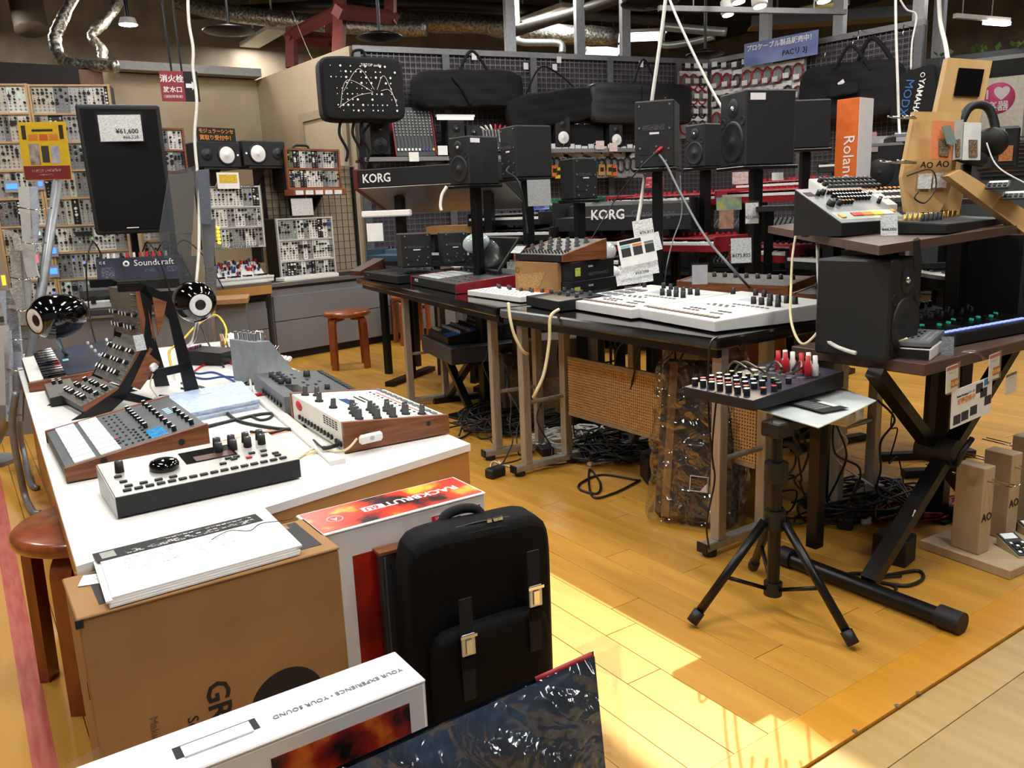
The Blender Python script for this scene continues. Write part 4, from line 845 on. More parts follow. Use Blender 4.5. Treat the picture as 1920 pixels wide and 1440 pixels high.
# bent steel legs of the folding stand beside the counter
for i,(px,lab) in enumerate(([(30,740,.42),(22,790,.33),(32,850,.2),(48,930,.06),(60,950,.02),(78,958,.02)],'bent grey steel leg standing close beside the counter'),([(38,700,.42),(34,750,.33),(45,850,.14),(60,905,.03),(72,912,.02)],'second bent grey steel leg behind the first beside the counter')) if False else []: pass
for pts,lab in(([(30,735),(23,800),(36,880),(50,945),(62,960),(76,962)],'bent grey steel leg standing close beside the white counter'),([(42,720),(36,800),(48,865),(57,905),(70,915)],'thinner bent grey steel leg behind the leg beside the counter')):
    f=onz(*pts[-3]); P=[]
    for i,(x,y) in enumerate(pts):
        P.append(onz(x,y,.012) if i>=len(pts)-2 else onv(x,y,f-R0,f+R0))
    P[-3].z=max(P[-3].z,.03); sl=T('folding_stand',lab,'stand',(0,0,0)); B().tube(spline(P,5),.013,8).o('bent_tube',M('grey_tube','84878b'),sl)
# acrylic pamphlet tower
pt=T('pamphlet_tower','tower of clear acrylic pamphlet pockets on a grey upright behind the egg speaker','leaflet stand',l0+Ld*(LC(385,600,-.12)-l0).dot(Ld)-Ln*.12,Lr); o2=pt.matrix_basis
i2=(MX.Translation(pt.location)@MX.Rotation(Lr,4,'Z')).inverted(); at2=lambda x,y,o_=-.12: i2@LC(x,y,o_)
a_=at2(366,320); b_=at2(400,620); B().box(-.012,-.008,0,.012,.008,a_.z,c=.003).o('upright',sil,pt,mx(at2(382,450).x,0,0)); B().box(-.12,-.1,0,.12,.1,.012).o('base_plate',sil,pt)
frost=film('frosted_acrylic','d2d6da',.25,.6,.2)
for i,(px) in enumerate(([(318,325),(368,312),(362,440),(300,435)],[(372,320),(393,318),(398,420),(378,420)],[(300,438),(362,436),(360,480),(312,482)],[(380,415),(405,410),(402,500),(384,505)],[(330,482),(372,478),(372,530),(340,535)],[(385,500),(408,498),(405,590),(390,595)])):
    q=[at2(*k_) for k_ in px]; B().prism([(k_.x,k_.z) for k_ in q],-.05-.02*(i%3),-.012-.02*(i%3),'y').o('pocket',frost,pt)
    if i%2: B().prism([(k_.x*.97+.0,k_.z) for k_ in q],-.035-.02*(i%3),-.03-.02*(i%3),'y').o('pamphlet',lfm[i%3],pt)
# ---- items over the grey cabinets ----
a,b_=AP(.16)
rackcase('modular_case','white framed upright modular case with a paper on top, on the drawer cabinets',[(514,413),(617,403),(632,522),(528,532)],a,b_,3,.16,alw,21,hp=(.04,.05,.06,.08))
t=tagcard('white printed sheet standing on top of the white modular case',onv(566,404,a,b_)-An*.02,.19,.13,Ar+R(-2),R(88),mat=prt)
def AZ(x,y,off): return onv(x,y,A0+An*off,A1+An*off)
q0=AZ(530,530,.04); o=T('white_keyboard','flat white keyboard lying in front of the white modular case','keyboard',(q0.x,q0.y,ZC2),Ar); 
B().box(0,-.03,0,.5,.1,.028,c=.004).o('body',wpl,o); B().box(.05,.04,.028,.46,.09,.031).o('panel_print',prt,o)
for i in range(18): B().box(.02+.026*i,-.028,.0285,.044+.026*i,.03,.034).o('key',wpl if i%3 else wht,o)
a,b_=AP(.12)
t,w_,h_=rackcase('modular_case','white modular case with yellow lamps and printed bottom rail above the patched keyboard',[(383,352),(487,345),(493,462),(402,469)],a,b_,3,.18,alw,23,hp=(.04,.05,.06,.08))
txt(t,'ANALOG MODULAR SYSTEM',.028,ink,mx(w_*.42,-.0215,.008,rx=PI/2)); txt(t,'ANALOG MODULAR SYSTEM',.028,ink,mx(w_*.45,-.0215,h_-.006,rx=PI/2))
for i in range(5): B().cyl((0,0,0),(0,-.012,0),.011,n=10).o('yellow_lamp',M('yellow_lamp','ffd23a',.4,emit=1.5,var=0),t,mx(.05,-.008,.05+.026*i))
B().box(0,.02,-.12,.02,.16,0).box(w_-.02,.02,-.12,w_,.16,0).o('bracket',blk,t,None,stuff=True)
q0=AZ(412,546,.02); o=T('patched_keyboard','small white keyboard with a knob panel and coloured patch plugs on the wooden shelf','synthesizer',(q0.x,q0.y,ZC2+.021),Ar); W_=(AZ(512,535,.02)-q0).length
B().prism([(-.02,0),(.2,0),(.2,.14),(.1,.04),(-.02,.03)],0,W_).o('body',wpl,o)
for i in range(14):
    kw=W_/14; B().box(i*kw+.001,-.03,.03,(i+1)*kw-.001,.09,.042).o('white_key',wpl,o)
    if i%7 not in(2,6): B().box((i+1)*kw-.008,.03,.042,(i+1)*kw+.008,.09,.054).o('black_key',blkg,o)
for j,m_ in enumerate((red,blu,blk,wpl)):
    b=B(); rr=random.Random(j)
    for i in range(22): v=rr.uniform(.01,.13); b.cyl((rr.uniform(.01,W_-.01),.1+v*.75,.04+v*.78),(rr.uniform(.01,W_-.01)*0+b.v[-1][0] if False else 0,0,0),.001) if False else b.box(*(lambda x:(x-.006,.098+v*.72,.045+v*.75,x+.006,.108+v*.72,.07+v*.75))(rr.uniform(.01,W_-.01)))
    b.o('plug_field',m_,o,stuff=True)
# grid panel behind
g0=AZ(500,400,.42); g1=AZ(668,400,.42); gp=T('grid_panel','black wire grid panel on the beige partition behind the modular cases','grid panel',(g0.x,g0.y,0),Ar); W_=(g1-g0).length
b=B()
zt=AZ(600,312,.42).z; B().box(-.02,.03,0,W_+.05,.06,zt+.01).o('beige_board',beige,gp)
for i in range(int(W_/.06)+1): b.box(i*.06-.002,0,.62,i*.06+.002,.004,zt)
for j in range(26):
    z_=.62+j*.06
    if z_<zt: b.box(0,.004,z_-.002,W_,.008,z_+.002)
b.o('wire_grid',wire,gp,stuff=True)
for x in(0,W_): B().box(x-.01,0,.6,x+.01,.029,zt).o('side_bar',blk,gp)
# monitor speakers lying on wall brackets
def monitor(name,label,a,b_,px,dep,mat=spk,cn=conew,horiz=False,flip=False,group=None,tw=True,ports=0):
    P=[onv(*q,a,b_) for q in px]; r=ang(a,b_); u=V((math.cos(r),math.sin(r),0)); w=((P[1]-P[0]).dot(u)+(P[2]-P[3]).dot(u))/2; z1=(P[0].z+P[1].z)/2; z0=(P[2].z+P[3].z)/2; h=z1-z0
    base=(P[0]+P[3])/2; t=T(name,label,'speaker',V((base.x,base.y,z0)),r,group)
    B().box(0,0,0,w,dep,h,c=.008).o('cabinet',mat,t)
    if horiz: R1=h*.33; c1=(w*(.33 if flip else .66),h*.5); c2=(w*(.8 if flip else .2),h*.5); R2=h*.2
    else: R1=min(w*.36,h*.27); c1=(w*.5,h*.3); c2=(w*.5,h*.73); R2=w*.18
    f=lambda c:MX.Translation((c[0],-.001,c[1]))@MX.Rotation(PI/2,4,'X')
    B().lathe([(R1*1.22,0),(R1*1.2,.006),(R1*1.02,.006),(R1,.002)],28).o('woofer_rim',blk,t,f(c1)); B().lathe([(R1,.003),(R1*.92,.006),(R1*.35,-.0005),(R1*.3,.004),(0,.008)],28).o('woofer_cone',cn,t,f(c1))
    if tw: B().lathe([(R2*1.2,0),(R2*1.15,.004),(R2*.5,.001),(R2*.35,.004),(0,.007)],22).o('tweeter',cone,t,f(c2)); 
    B().lathe([(0,.001),(R2*.28,.001),(R2*.28,.002),(0,.002)],12).o('tweeter_dome',sil if cn is not conew else blk,t,f(c2)@mx(z=.006))
    for i in range(ports): B().lathe([(0,.001),(w*.09,.001),(w*.1,.004),(w*.11,0)],14).o('port',ink,t,f((w*(.14 if i==0 else .86),h*.56)))
    if cn is conew: B().cyl((0,0,0),(0,0,.004),.006,n=8).o('power_led',M('white_led','ffffff',.4,emit=2,var=0),t,f((w*.92,h*.5) if horiz and not flip else (w*.06,h*.5)) if horiz else f((w*.5,h*.07)))
    return t,w,h
a,b_=AP(.22)
for px,lab,fl in(([(370,268),(450,264),(453,312),(374,317)],'black monitor speaker with white cone lying on its side under the orange lettered sign',False),([(455,266),(534,262),(537,310),(459,314)],'black monitor speaker with white cone lying on its side beside the wooden modular case',True)):
    t,w_,h_=monitor('monitor_speaker',lab,a,b_,px,.2,horiz=True,flip=fl)
    B().prism([(.0,0),(.18,0),(.18,-.15),(.15,-.15),(.02,-.02)],w_*.45,w_*.5).box(w_*.1,0,-.012,w_*.9,.2,-.0005).o('wall_bracket',blk,t,None)
q=AZ(406,253,.24); o=T('hand_lettered_sign','black sign with orange Japanese lettering above the first monitor speaker','sign',q,Ar); B().box(-.15,0,-.052,.15,.004,.05).o('board',ink,o); txt(o,'モジュラーシンセ',.034,inko,mx(0,-.001,.024,rx=PI/2),bold=True); txt(o,'買取り受付中！',.038,inko,mx(0,-.001,-.022,rx=PI/2),bold=True)
q=AZ(428,338,.08); o=T('yellow_notice','small white notice card with yellow printed text above the modular case','notice',q,Ar); B().box(-.085,0,-.06,.085,.003,.055).o('card',paper,o); B().box(-.07,-.001,-.02,.07,0,.04).o('printed_text',M('yellow_print','e9c53a',.6,kind='print',col2='7a5c10',scale=50),o)
a,b_=AP(.2)
t,w_,h_=rackcase('modular_case','wooden modular case with a black handle, mounted on wall brackets',[(533,281),(632,277),(640,352),(538,357)],a,b_,2,.2,woodx,31,hp=(.05,.06,.08,.1),fw=.016)
B().tube(spline([(w_*.3,.1,h_),(w_*.33,.1,h_+.03),(w_*.55,.1,h_+.03),(w_*.58,.1,h_)],5),.01,6).o('handle',blk,t); B().box(0,-.08,-.05,w_,.05,-.0005,c=.004).o('wooden_shelf',woodx,t)
for x in(.25,.6): B().prism([(0,-.05),(.2,-.05),(.2,-.2),(.17,-.2)],w_*x,w_*x+.02).o('wall_bracket',blk,t)
for i in range(5): B().box(.02+.09*i,-.082,-.045,.09+.09*i,-.0805,-.012).o('price_label',prt,t)
t,w_,h_=rackcase('modular_case','small walnut modular case behind the loudspeaker pole',[(296,240),(342,240),(350,322),(306,326)],*AP(-.55),2,.12,woodx,33,hp=(.04,.05,.06)); B().box(w_*.4,.13,-t.location.z,w_*.4+.03,.16,.1).o('stand_post',blkm,t)
# =====================  BLACK TABLES IN THE MIDDLE  =====================
ZB1=.655; ZBT=.69
glossb=M('black_table_top','0d0d0f',.12,var=0,coat=.5)
perf=M('perforated_steel','c9ab7e',.4,.35,var=.05)
def perforate(m,k=560):
    nt=m.node_tree;N=nt.nodes;L=nt.links;b=N['Principled BSDF']; tc=N.new('ShaderNodeTexCoord'); sp=N.new('ShaderNodeSeparateXYZ'); L.new(tc.outputs['Object'],sp.inputs[0]); outs=[]
    for ax in('X','Z'):
        a=N.new('ShaderNodeMath');a.operation='MULTIPLY';a.inputs[1].default_value=k;L.new(sp.outputs[ax],a.inputs[0]);s=N.new('ShaderNodeMath');s.operation='SINE';L.new(a.outputs[0],s.inputs[0]);outs.append(s)
    ad=N.new('ShaderNodeMath');ad.operation='ADD';L.new(outs[0].outputs[0],ad.inputs[0]);L.new(outs[1].outputs[0],ad.inputs[1]); lt=N.new('ShaderNodeMath');lt.operation='LESS_THAN';lt.inputs[1].default_value=.75;L.new(ad.outputs[0],lt.inputs[0]);L.new(lt.outputs[0],b.inputs['Alpha'])
perforate(perf)
def btable(label,a,b_,dep,frames,panel=None):
    """a->b front edge (world, b nearer the camera end); y local = away; frames: list of x positions along"""
    r=ang(a,b_); L=math.dist(a[:2],b_[:2]); t=T('steel_frame_table',label,'table',(a[0],a[1],0),r)
    B().box(0,0,ZB1,L,dep,ZBT,c=.006).o('table_top',glossb,t,bev=.0)
    B().box(.03,.03,ZB1-.03,L-.03,.05,ZB1).box(.03,dep-.05,ZB1-.03,L-.03,dep-.03,ZB1).o('under_frame',blkm,t,stuff=True)
    for x in frames:
        for y in(.05,.05+.21): B().box(x-.018,y,.045,x+.018,y+.035,ZB1,c=.002).o('leg',steel,t)
        B().box(x-.018,-.0,.018,x+.018,.34,.045,c=.003).o('foot_bar',steel,t); B().box(x-.02,-.006,.016,x+.02,.0,.047).o('end_cap',blk,t)
        for y in(.03,.3): B().cyl((x,y,0),(x,y,.018),.022,n=14).o('foot_glide',blk,t)
        B().cyl((x,.085,.30),(x,.26,.30),.009,n=10).o('cross_bar',steel,t)
    if panel:
        x0,x1=panel; B().box(x0,.262,.24,x1,.266,.46).o('modesty_panel',perf,t); B().box(x0,.26,.225,x1,.272,.24).box(x0,.26,.46,x1,.272,.475).o('panel_rail',steel,t,stuff=True)
    return t
tA=(1.80,2.74); tB=(1.80,1.60)
btable('glossy black table on grey steel legs carrying two white drum machines',tA,tB,.52,[.06,1.09],(.1,1.07))
btable('glossy black table on grey steel legs carrying the red sided sampler',(2.125,4.86),(1.80,2.77),.5,[.75,1.93])
btable('glossy black table on grey steel legs behind the white drum machines',(2.36,2.72),(2.36,1.56),.55,[.08,1.1],(.1,1.0))
# white groove boxes
def Ad4(label,fl,fr,back,seed,knobsx):
    p,r,w=pl(fl,fr,ZBT); q=onz(*back,ZBT)-onz(*fr,ZBT); d=abs(-math.sin(r)*q.x+math.cos(r)*q.y)
    wm=M('white_groovebox_shell','e4e4e2',.4,.1,var=.015)
    D=Dev('groove_box',label,'drum machine',p,r,w,d,.036,.058,wm,wm,lift=.006)
    for i in range(16): D.btn(w*(.06+.056*i),d*.085,w*.046,.016,.005,M('brown_grey_key','5a504d',.5),'trig_key')
    for i in range(4):
        for j in range(2): D.knob(w*(.62+.085*i),d*(.62+.15*j),.0095,.024)
    for u,v in((.08,.86),(.3,.9),(.42,.88)): D.knob(w*u,d*v,.009,.022)
    D.btn(w*.47,d*.72,w*.2,.05,.001,M('grey_lcd','c4c9d6',.2,emit=.15,var=0),'screen')
    for i in range(8): D.btn(w*(.36+.035*i),d*(.42+.035*(i%2)),.012,.008,.003,mgry)
    for i in range(8): D.btn(w*(.52+.05*i),d*.53,.014,.008,.003,mgry)
    for i in range(8): D.btn(w*(.38+.05*(i%4)),d*(.2+.06*(i//4)),.014,.008,.003,M('brown_grey_key','6d6360',.5))
    for i in range(6): D.btn(w*(.7+.05*(i%3)),d*(.2+.07*(i//3)),.016,.009,.003,M('brown_grey_key','6d6360',.5))
    if seed:
        for i in range(12): D.btn(w*(.09+.085*(i%3)),d*(.3+.13*(i//3)),w*.06,d*.08,.003,mgry,'pad')
    return D
Ad4('white groove box with display and black knobs, next to the black cartons',(1052,578),(1184,601),(1262,566),1,0)
Ad4('white groove box with display and black knobs at the table end',(1187,597),(1340,626),(1442,583),0,0)
# grey knob unit behind it
p,r,w=pl((1262,562),(1430,585),ZBT); D=Dev('knob_controller','grey synth with tall grey knobs behind the white groove box','synthesizer',p+V((.18,0,0)),r,.36,.16,.05,.06,dgry,dgry)
for i in range(7):
    for j in range(3): D.knob(.03+.048*i,.03+.045*j,.009,.024,mgry if (i+j)%3 else blk)
# sampler with tilting screen
p,r,w=pl((771,534),(857,552),ZBT); q=onz(956,531,ZBT)-onz(857,552,ZBT); d=abs(-math.sin(r)*q.x+math.cos(r)*q.y)
D=Dev('pad_sampler','black pad sampler with red side panels and tilted screen','sampler',p,r,w,d,.045,.075,blk,dgry,dred,wt=.016)
for i in range(16): D.btn(w*(.12+.115*(i%4)),d*(.12+.12*(i//4)),w*.09,d*.095,.005,lgry,'pad')
for i in range(16): D.knob(w*(.1+.09*(i%8))*1.05,d*(.64+.07*(i//8)),.008,.018)
for i in range(12): D.btn(w*(.62+.08*(i%4)),d*(.12+.12*(i//4)),.016,.01,.003,blk if i%5 else red)
D.front('MPCX',.022,w*.14,.03)
sc=B().box(0,0,0,w*.66,.21,.016,c=.003).o('screen_housing',blk,D.t,MX.Translation((w*.2,d*.62,.075))@MX.Rotation(R(52),4,'X')); B().box(.012,.012,.016,w*.66-.012,.198,.0168).o('display',lcd,sc)
# black pad controller, brown wedge
p,r,w=pl((677,524),(740,534),ZBT); D=Dev('pad_controller','flat black pad controller with knobs at the far end of the black table','controller',p+V((0.02,0,0)),r,w,.3,.045,.055,blk,dgry)
for i in range(16): D.btn(w*(.16+.22*(i%4)),.035+.055*(i//4),w*.18,.045,.003,blk,'pad')
for i in range(4): D.knob(w*(.2+.2*i),.265,.009,.016)
D.front('MPC',.012,w*.15,.03,inkg)
p=onz(642,500,ZBT); o=T('wooden_wedge','dark brown wooden wedge stand at the end of the black table','stand',onz(690,520,ZBT)+V((.0,.28,0)),R(-80)); B().prism([(0,0),(.2,0),(.2,.1),(0,.03)],0,.12).o('body',M('dark_brown_wood','4b2c20',.5),o)
# white flat synth, black box
p,r,w=pl((877,555),(976,569),ZBT); D=Dev('flat_white_synth','flat white synth with grey knobs beside the red sided sampler','synthesizer',p,r,w,.17,.025,.03,wpl,wht)
for i in range(9): D.knob(w*(.1+.1*i),.14-.02*(i%2),.008,.016,dgry)
D.boxes(grid(12,3,w*.1,.03,w*.9,.09),.012,.01,.002,lgry)
p,r,w=pl((987,574),(1048,586),ZBT); D=Dev('black_desktop_synth','low black desktop synth with blue lettered panel between the white units','synthesizer',p,r,w,.2,.04,.05,blk,M('black_blue_print','1c1e22',.4,kind='print',col2='39465e',scale=60))
for i in range(8): D.knob(w*(.12+.25*(i%4)),.1+.06*(i//4),.008,.016)
# cardboard carton with synth on top
p,r,w=pl((960,557),(1040,565),ZBT); hb=.16
o=T('synth_carton','brown cardboard carton printed with a knob panel, under the wooden synth','box',p+V((.02,0,0)),r); B().box(0,0,0,w,.2,hb,c=.003).o('carton',card,o)
B().prism([(w*.1,.03),(w*.55,.045),(w*.75,.12),(w*.0+.02,.1)],-.0012,0,'y').o('printed_panel',M('carton_print','b58d52',.8,kind='print',col2='3a2a18',scale=55),o); B().box(w*.4,-.0022,.012,w*.8,-.0014,.042).o('orange_sticker',orng,o); B().lathe([(.011,0),(.013,0),(.013,.0006),(.011,.0006)],18).o('logo_ring',ink,o,MX.Translation((.022,-.0006,.12))@MX.Rotation(PI/2,4,'X'))
cp=o.location.copy()
D=Dev('wooden_synth','analogue synth with walnut sides and big black knobs on the cardboard carton','synthesizer',cp+V((0,0,hb+.0005)),r,w*1.15,.24,.03,.085,blk,mog,woody)
for i in range(5):
    for j in range(3): D.knob(w*(.15+.2*i),.075+.055*j,.011,.022,style=1,c=inkw)
D.field(grid(14,3,w*.1,.02,w*1.05,.05),.004,.006,blk)
tagcard('white price label stuck on the walnut sided synth',cp+V((.0,-.01,hb+.035)),.07,.045,r,R(40))
# two black cartons
p,r,w=pl((1062,566),(1146,552),ZBT)
for k,(off,rr_) in enumerate(((0,0),(.006,R(3)))):
    o=T('black_carton',('lower','upper')[k]+' black product carton of the stack of two, with a yellow label','box',p+V((.03+off,.0,.0802*k)),r+rr_); B().box(0,0,0,w,.14,.08,c=.002).o('carton',blk,o)
    B().box(w*.06,-.001,.02,w*.18,0,.055).o('yellow_label',M('lime_label','c8cf5a',.6,kind='print',col2='5d6220',scale=80),o); txt(o,'KORG',.012,inkw,mx(w*.42,-.001,.055,rx=PI/2)); B().box(w*.36,-.001,.015,w*.85,0,.03).o('fine_print',M('carton_fine_print','1a1b1d',.6,kind='print',col2='77797c',scale=60),o)
# oval white speakers
def oval(label,px,d,R_,mat,zb=ZBT): 
    c=atd(*px,d); t=T('oval_speaker',label,'speaker',(c.x,c.y,zb),-YAW); z=c.z-zb
    B().lathe([(R_*math.sin(PI*i/14),-R_*1.35*math.cos(PI*i/14)) for i in range(15)],24).o('shell',mat,t,MX.Translation((0,0,z))@MX.Rotation(R(80),4,'Y')); B().cyl((0,0,0),(0,0,max(z-R_*.8,.01)),.008,.006,10).o('stem',blkm,t)
whg=M('white_gloss_shell','d9dcdc',.12,var=0,coat=.5); 
oval('white oval speaker behind the black cartons',(1127,474),3.95,.055,whg,0); oval('white oval speaker lying low behind the price cards',(1143,516),3.9,.045,whg,0); oval('pale oval speaker behind the tilted sampler screen',(893,456),4.4,.055,M('pale_green_shell','b9c9c4',.15,var=0,coat=.5),0)
# price cards over the groove boxes
def hang(label,px,d,w,h,rz=0,rx=R(85),mat=None,acc=None,lines=None): return tagcard(label,atd(px[0],px[1]+h/2*F/d,d),w,h,-YAW+rz,rx,mat,None,acc,'price_card',lines)
pc=T('price_card_cluster','cluster of overlapping white price cards on a clear clip behind the groove boxes','price cards',(0,0,0))
pc.location=atd(1195,545,3.15); pc.location.z=ZBT; pz=pc.location.copy(); pc.rotation_euler=(0,0,-YAW)
ipc=(MX.Translation(pz)@MX.Rotation(-YAW,4,'Z')).inverted()
B().tube([(0,0,0),(.01,0,.1),(.005,0,.2)],.006,6).o('clip_stem',clear,pc); B().box(-.03,-.02,0,.03,.02,.004).o('clip_foot',clear,pc)
for i,(x,y,w_,h_,rr_,m_,tx) in enumerate(((1206,428,38,32,-8,tagm,'¥76,813'),(1195,470,70,50,-10,paper,None),(1222,455,34,34,-14,tagm,None),(1198,505,75,26,-8,tagm,'¥10,098'),(1190,522,70,20,-6,tagm,None))):
    q=ipc@atd(x,y,3.1+.015*i); s=3.1/F; c_=B().box(-w_*s/2,-.0008,-h_*s/2,w_*s/2,.0008,h_*s/2).o('card',m_,pc,mx(q.x,q.y,q.z,ry=R(rr_)))
    if tx: txt(c_,tx,.016,ink,mx(.01,-.0012,-h_*s*.25,rx=PI/2))
    if i==1:
        for j in range(3): B().box(-.06+.045*j,-.0014,-.015,-.025+.045*j,-.0009,.018).o('product_picture',dgry,c_); B().box(-.06+.045*j,-.0014,.02,-.025+.045*j,-.0009,.028).o('caption_block',(M('light_blue_ink','8ec3dd',.6,var=0),inko,inkg)[j],c_)
        B().box(-.062,-.0014,.032,.02,-.0009,.046).o('title_bar',ink,c_)
hang('white price card with handwritten total clipped to the black speaker pole',(1390,470),3.35,.085,.1,R(4),lines='¥175,832'); hang('pale price card on the black pole beside the yellow card',(1410,400),3.45,.055,.085,R(3),lines='¥21,600'); hang('yellow and blue card above the brown leaflet',(1367,382),3.6,.11,.055,mat=M('yellow_blue_print','d7dc55',.5,kind='noise',col2='69a7c9',scale=25)); hang('grey card holder standing on the wooden synth panel',(1312,515),3.0,.055,.07,R(-10),mat=M('grey_card','aeb0b3',.5))
hang('large clear sleeve with a pale printed sheet below the black speakers',(1012,362),3.85,.11,.12,R(8),mat=M('pale_sheet','bfc2c4',.4,kind='print',col2='9a9da0',scale=40)); hang('orange and grey leaflet on the far keyboard',(1362,410),4.1,.07,.1,R(-10),mat=M('brown_leaflet','9c6a52',.5,kind='noise',col2='c7a48a',scale=30))
# wooden fronted synth behind the groove boxes
p,r,w=pl((1243,548),(1372,552),ZBT); D=Dev('walnut_synth','walnut fronted synth behind the white groove boxes','synthesizer',(2.47,2.42,ZBT),R(-82),.5,.2,.07,.09,woodx,mog,woody)
for i in range(9): D.knob(.05+.05*i,.12,.009,.018,blk)
o=Dev('walnut_synth','reddish wooden synth with black knobs beside the walnut fronted synth','synthesizer',(2.50,1.88,ZBT),R(-86),.3,.16,.05,.07,woodx,blkm,wood)
for i in range(6): o.knob(.04+.045*i,.1,.009,.018)
# ---------- speakers on poles ----------
def pole_speaker(label,px,py,d,w,dp,h,phi,face='front',pole=True,mat=spk,sticker=None,floor_z=0,ppx=None,nm='monitor_speaker'):
    c=atd(px,py,d); dr=ray(px,py); rz=math.atan2(dr.y,dr.x)-PI/2+R(phi)
    t=T(nm,label,'speaker',c,rz)
    B().box(-w/2,-dp/2,0,w/2,dp/2,h,c=.006).o('cabinet',mat,t)
    f=lambda x,z:MX.Translation((x,-dp/2-.0008,z))@MX.Rotation(PI/2,4,'X')
    if face=='front':
        R1=w*.36; B().lathe([(R1*1.2,0),(R1*1.15,.006),(R1,.004),(R1*.4,-.0),(R1*.3,.004),(0,.009)],26).o('woofer',cone,t,f(0,h*.33)); B().lathe([(w*.2,0),(w*.18,.003),(w*.06,.001),(0,.001)],20).o('tweeter_horn',cone,t,f(0,h*.78)); B().lathe([(w*.055,.001),(w*.05,.006),(0,.009)],12).o('tweeter_dome',chrome,t,f(0,h*.78))
        for s in(-1,1): B().lathe([(0,.0008),(w*.075,.0008),(w*.09,.003),(w*.1,0)],14).o('port',ink,t,f(s*w*.37,h*.6))
        B().box(-w*.1,0,0,w*.1,h*.015,.001).o('badge',inkg,t,f(0,h*.04))
    else:
        b=B(); 
        for x,z in((-.38,.92),(.38,.93),(-.38,.6),(.38,.58),(-.36,.3),(.36,.28),(.3,.1),(-.32,.1),(0,.22),(.05,.32)): b.cyl((w*x,h*z,0),(w*x,h*z,.003),.0045,n=8)
        b.o('screw_field',sil,t,f(0,0),stuff=True); B().box(-w*.12,h*.5,0,w*.12,h*.53,.001).o('serial_label',inkw,t,f(0,0)); B().box(-w*.3,h*.56,0,w*.25,h*.64,.0008).o('rear_print',M('rear_fine_print','202224',.6,kind='print',col2='6d7072',scale=60),t,f(0,0))
        B().box(-w*.38,h*.2,0,-w*.16,h*.3,.002).o('power_inlet',ink,t,f(0,0))
    if sticker: B().box(w*.5,-dp*.42,h*.86,w*.5+.0008,-dp*.12,h*.95).o('barcode_sticker',paper,t)
    if pole:
        s=T('speaker_stand','black pole stand under the '+' '.join(label.split()[:9]),'speaker stand',(c.x,c.y,floor_z),rz)
        B().box(-w*.55,-dp*.55,c.z-floor_z-.016,w*.55,dp*.55,c.z-floor_z-.0008,c=.003).o('top_plate',blkm,s); B().box(-.022,-.022,.012,.022,.022,c.z-floor_z-.0165,c=.003).o('pole',blkm,s); B().box(-.16,-.16,0,.16,.16,.012,c=.003).o('base_plate',blkm,s)
    return t
pole_speaker('black monitor with barcode sticker facing the counter above the sampler',891,347,4.15,.155,.2,.232,-50,sticker=1)
pole_speaker('black monitor turned away with grey plugs in its back panel',988,334,4.0,.155,.2,.24,-60,'rear')
pole_speaker('black monitor showing its back with a small red plug',1086,374,3.9,.13,.13,.188,31,'rear')
pole_speaker('tall black monitor whose screwed back panel faces out, with red plug and grey lead',1233,316,3.7,.172,.2,.283,-8,'rear')
pole_speaker('small black monitor with a blue sticker on its front',1323,314,4.3,.14,.16,.215,-45)
pole_speaker('largest black monitor on the poles, with white barcode sticker on its side',1418,312,3.5,.2,.235,.3,-57,sticker=1)
pole_speaker('black monitor turned away beside the orange box',1510,280,4.2,.15,.19,.235,-68,'rear')
o=T('audio_plug','red capped plug in the back of the tall black monitor','plug',atd(1236,281,3.58),-YAW); B().lathe([(.004,-.02),(.008,-.01),(.008,.012),(.004,.02)],10).o('plug_body',red,o,mx(ry=R(50)))
cable('speaker_lead','grey lead hanging from the tall black monitor down to the table',[atd(1236,290,3.56),atd(1250,310,3.5),atd(1275,360,3.4),atd(1320,440,3.2),atd(1370,500,3.0),onz(1425,560,ZBT)],.005,mgry)
cable('speaker_lead','thin black lead hanging diagonally from the red plug',[atd(1234,283,3.56),atd(1205,310,3.5),atd(1160,365,3.6),atd(1120,430,3.6),atd(1095,470,3.6)],.003,bcab)
cable('speaker_lead','black lead curving down behind the tall monitor pole',[atd(1275,330,3.6),atd(1278,400,3.6),atd(1262,450,3.5),atd(1250,500,3.4),onz(1245,545,ZBT)],.003,mgry)
cable('speaker_lead','thick dark leads dropping from the plugged monitor',[atd(955,312,3.85),atd(950,322,3.82),atd(968,335,3.82),atd(978,360,3.82),atd(985,400,3.85),atd(990,440,3.85)],.005,bcab)
# shelf speakers behind the sampler
for px,py,d,w_,h_,lab in((778,500,4.7,.17,.19,'square black speaker behind the pad controller'),(850,492,4.6,.13,.17,'slanted black speaker behind the sampler screen')): pole_speaker(lab,px,py,d,w_,.16,h_,12,'rear',pole=False)
for i,(x,y,rz,lab) in enumerate(((795,528,20,'white printed sheet lying beside the pad controller'),(868,500,-15,'white sheet lying behind the sampler screen'))):
    o=B().box(-.09,-.06,0,.09,.06,.001).o('printed_sheet',prt,None,MX.Translation(onz(x,y,ZBT)+V((.03,.02,.0))) @MX.Rotation(R(rz),4,'Z')); tag(o,lab,'paper')
# =====================  RIGHT: SHELF STAND, TRIPOD, DISPLAYS  =====================
ZS=.65
def onpl(x,y,P,n): d=ray(x,y); return CAM+d*((P-CAM).dot(n)/d.dot(n))
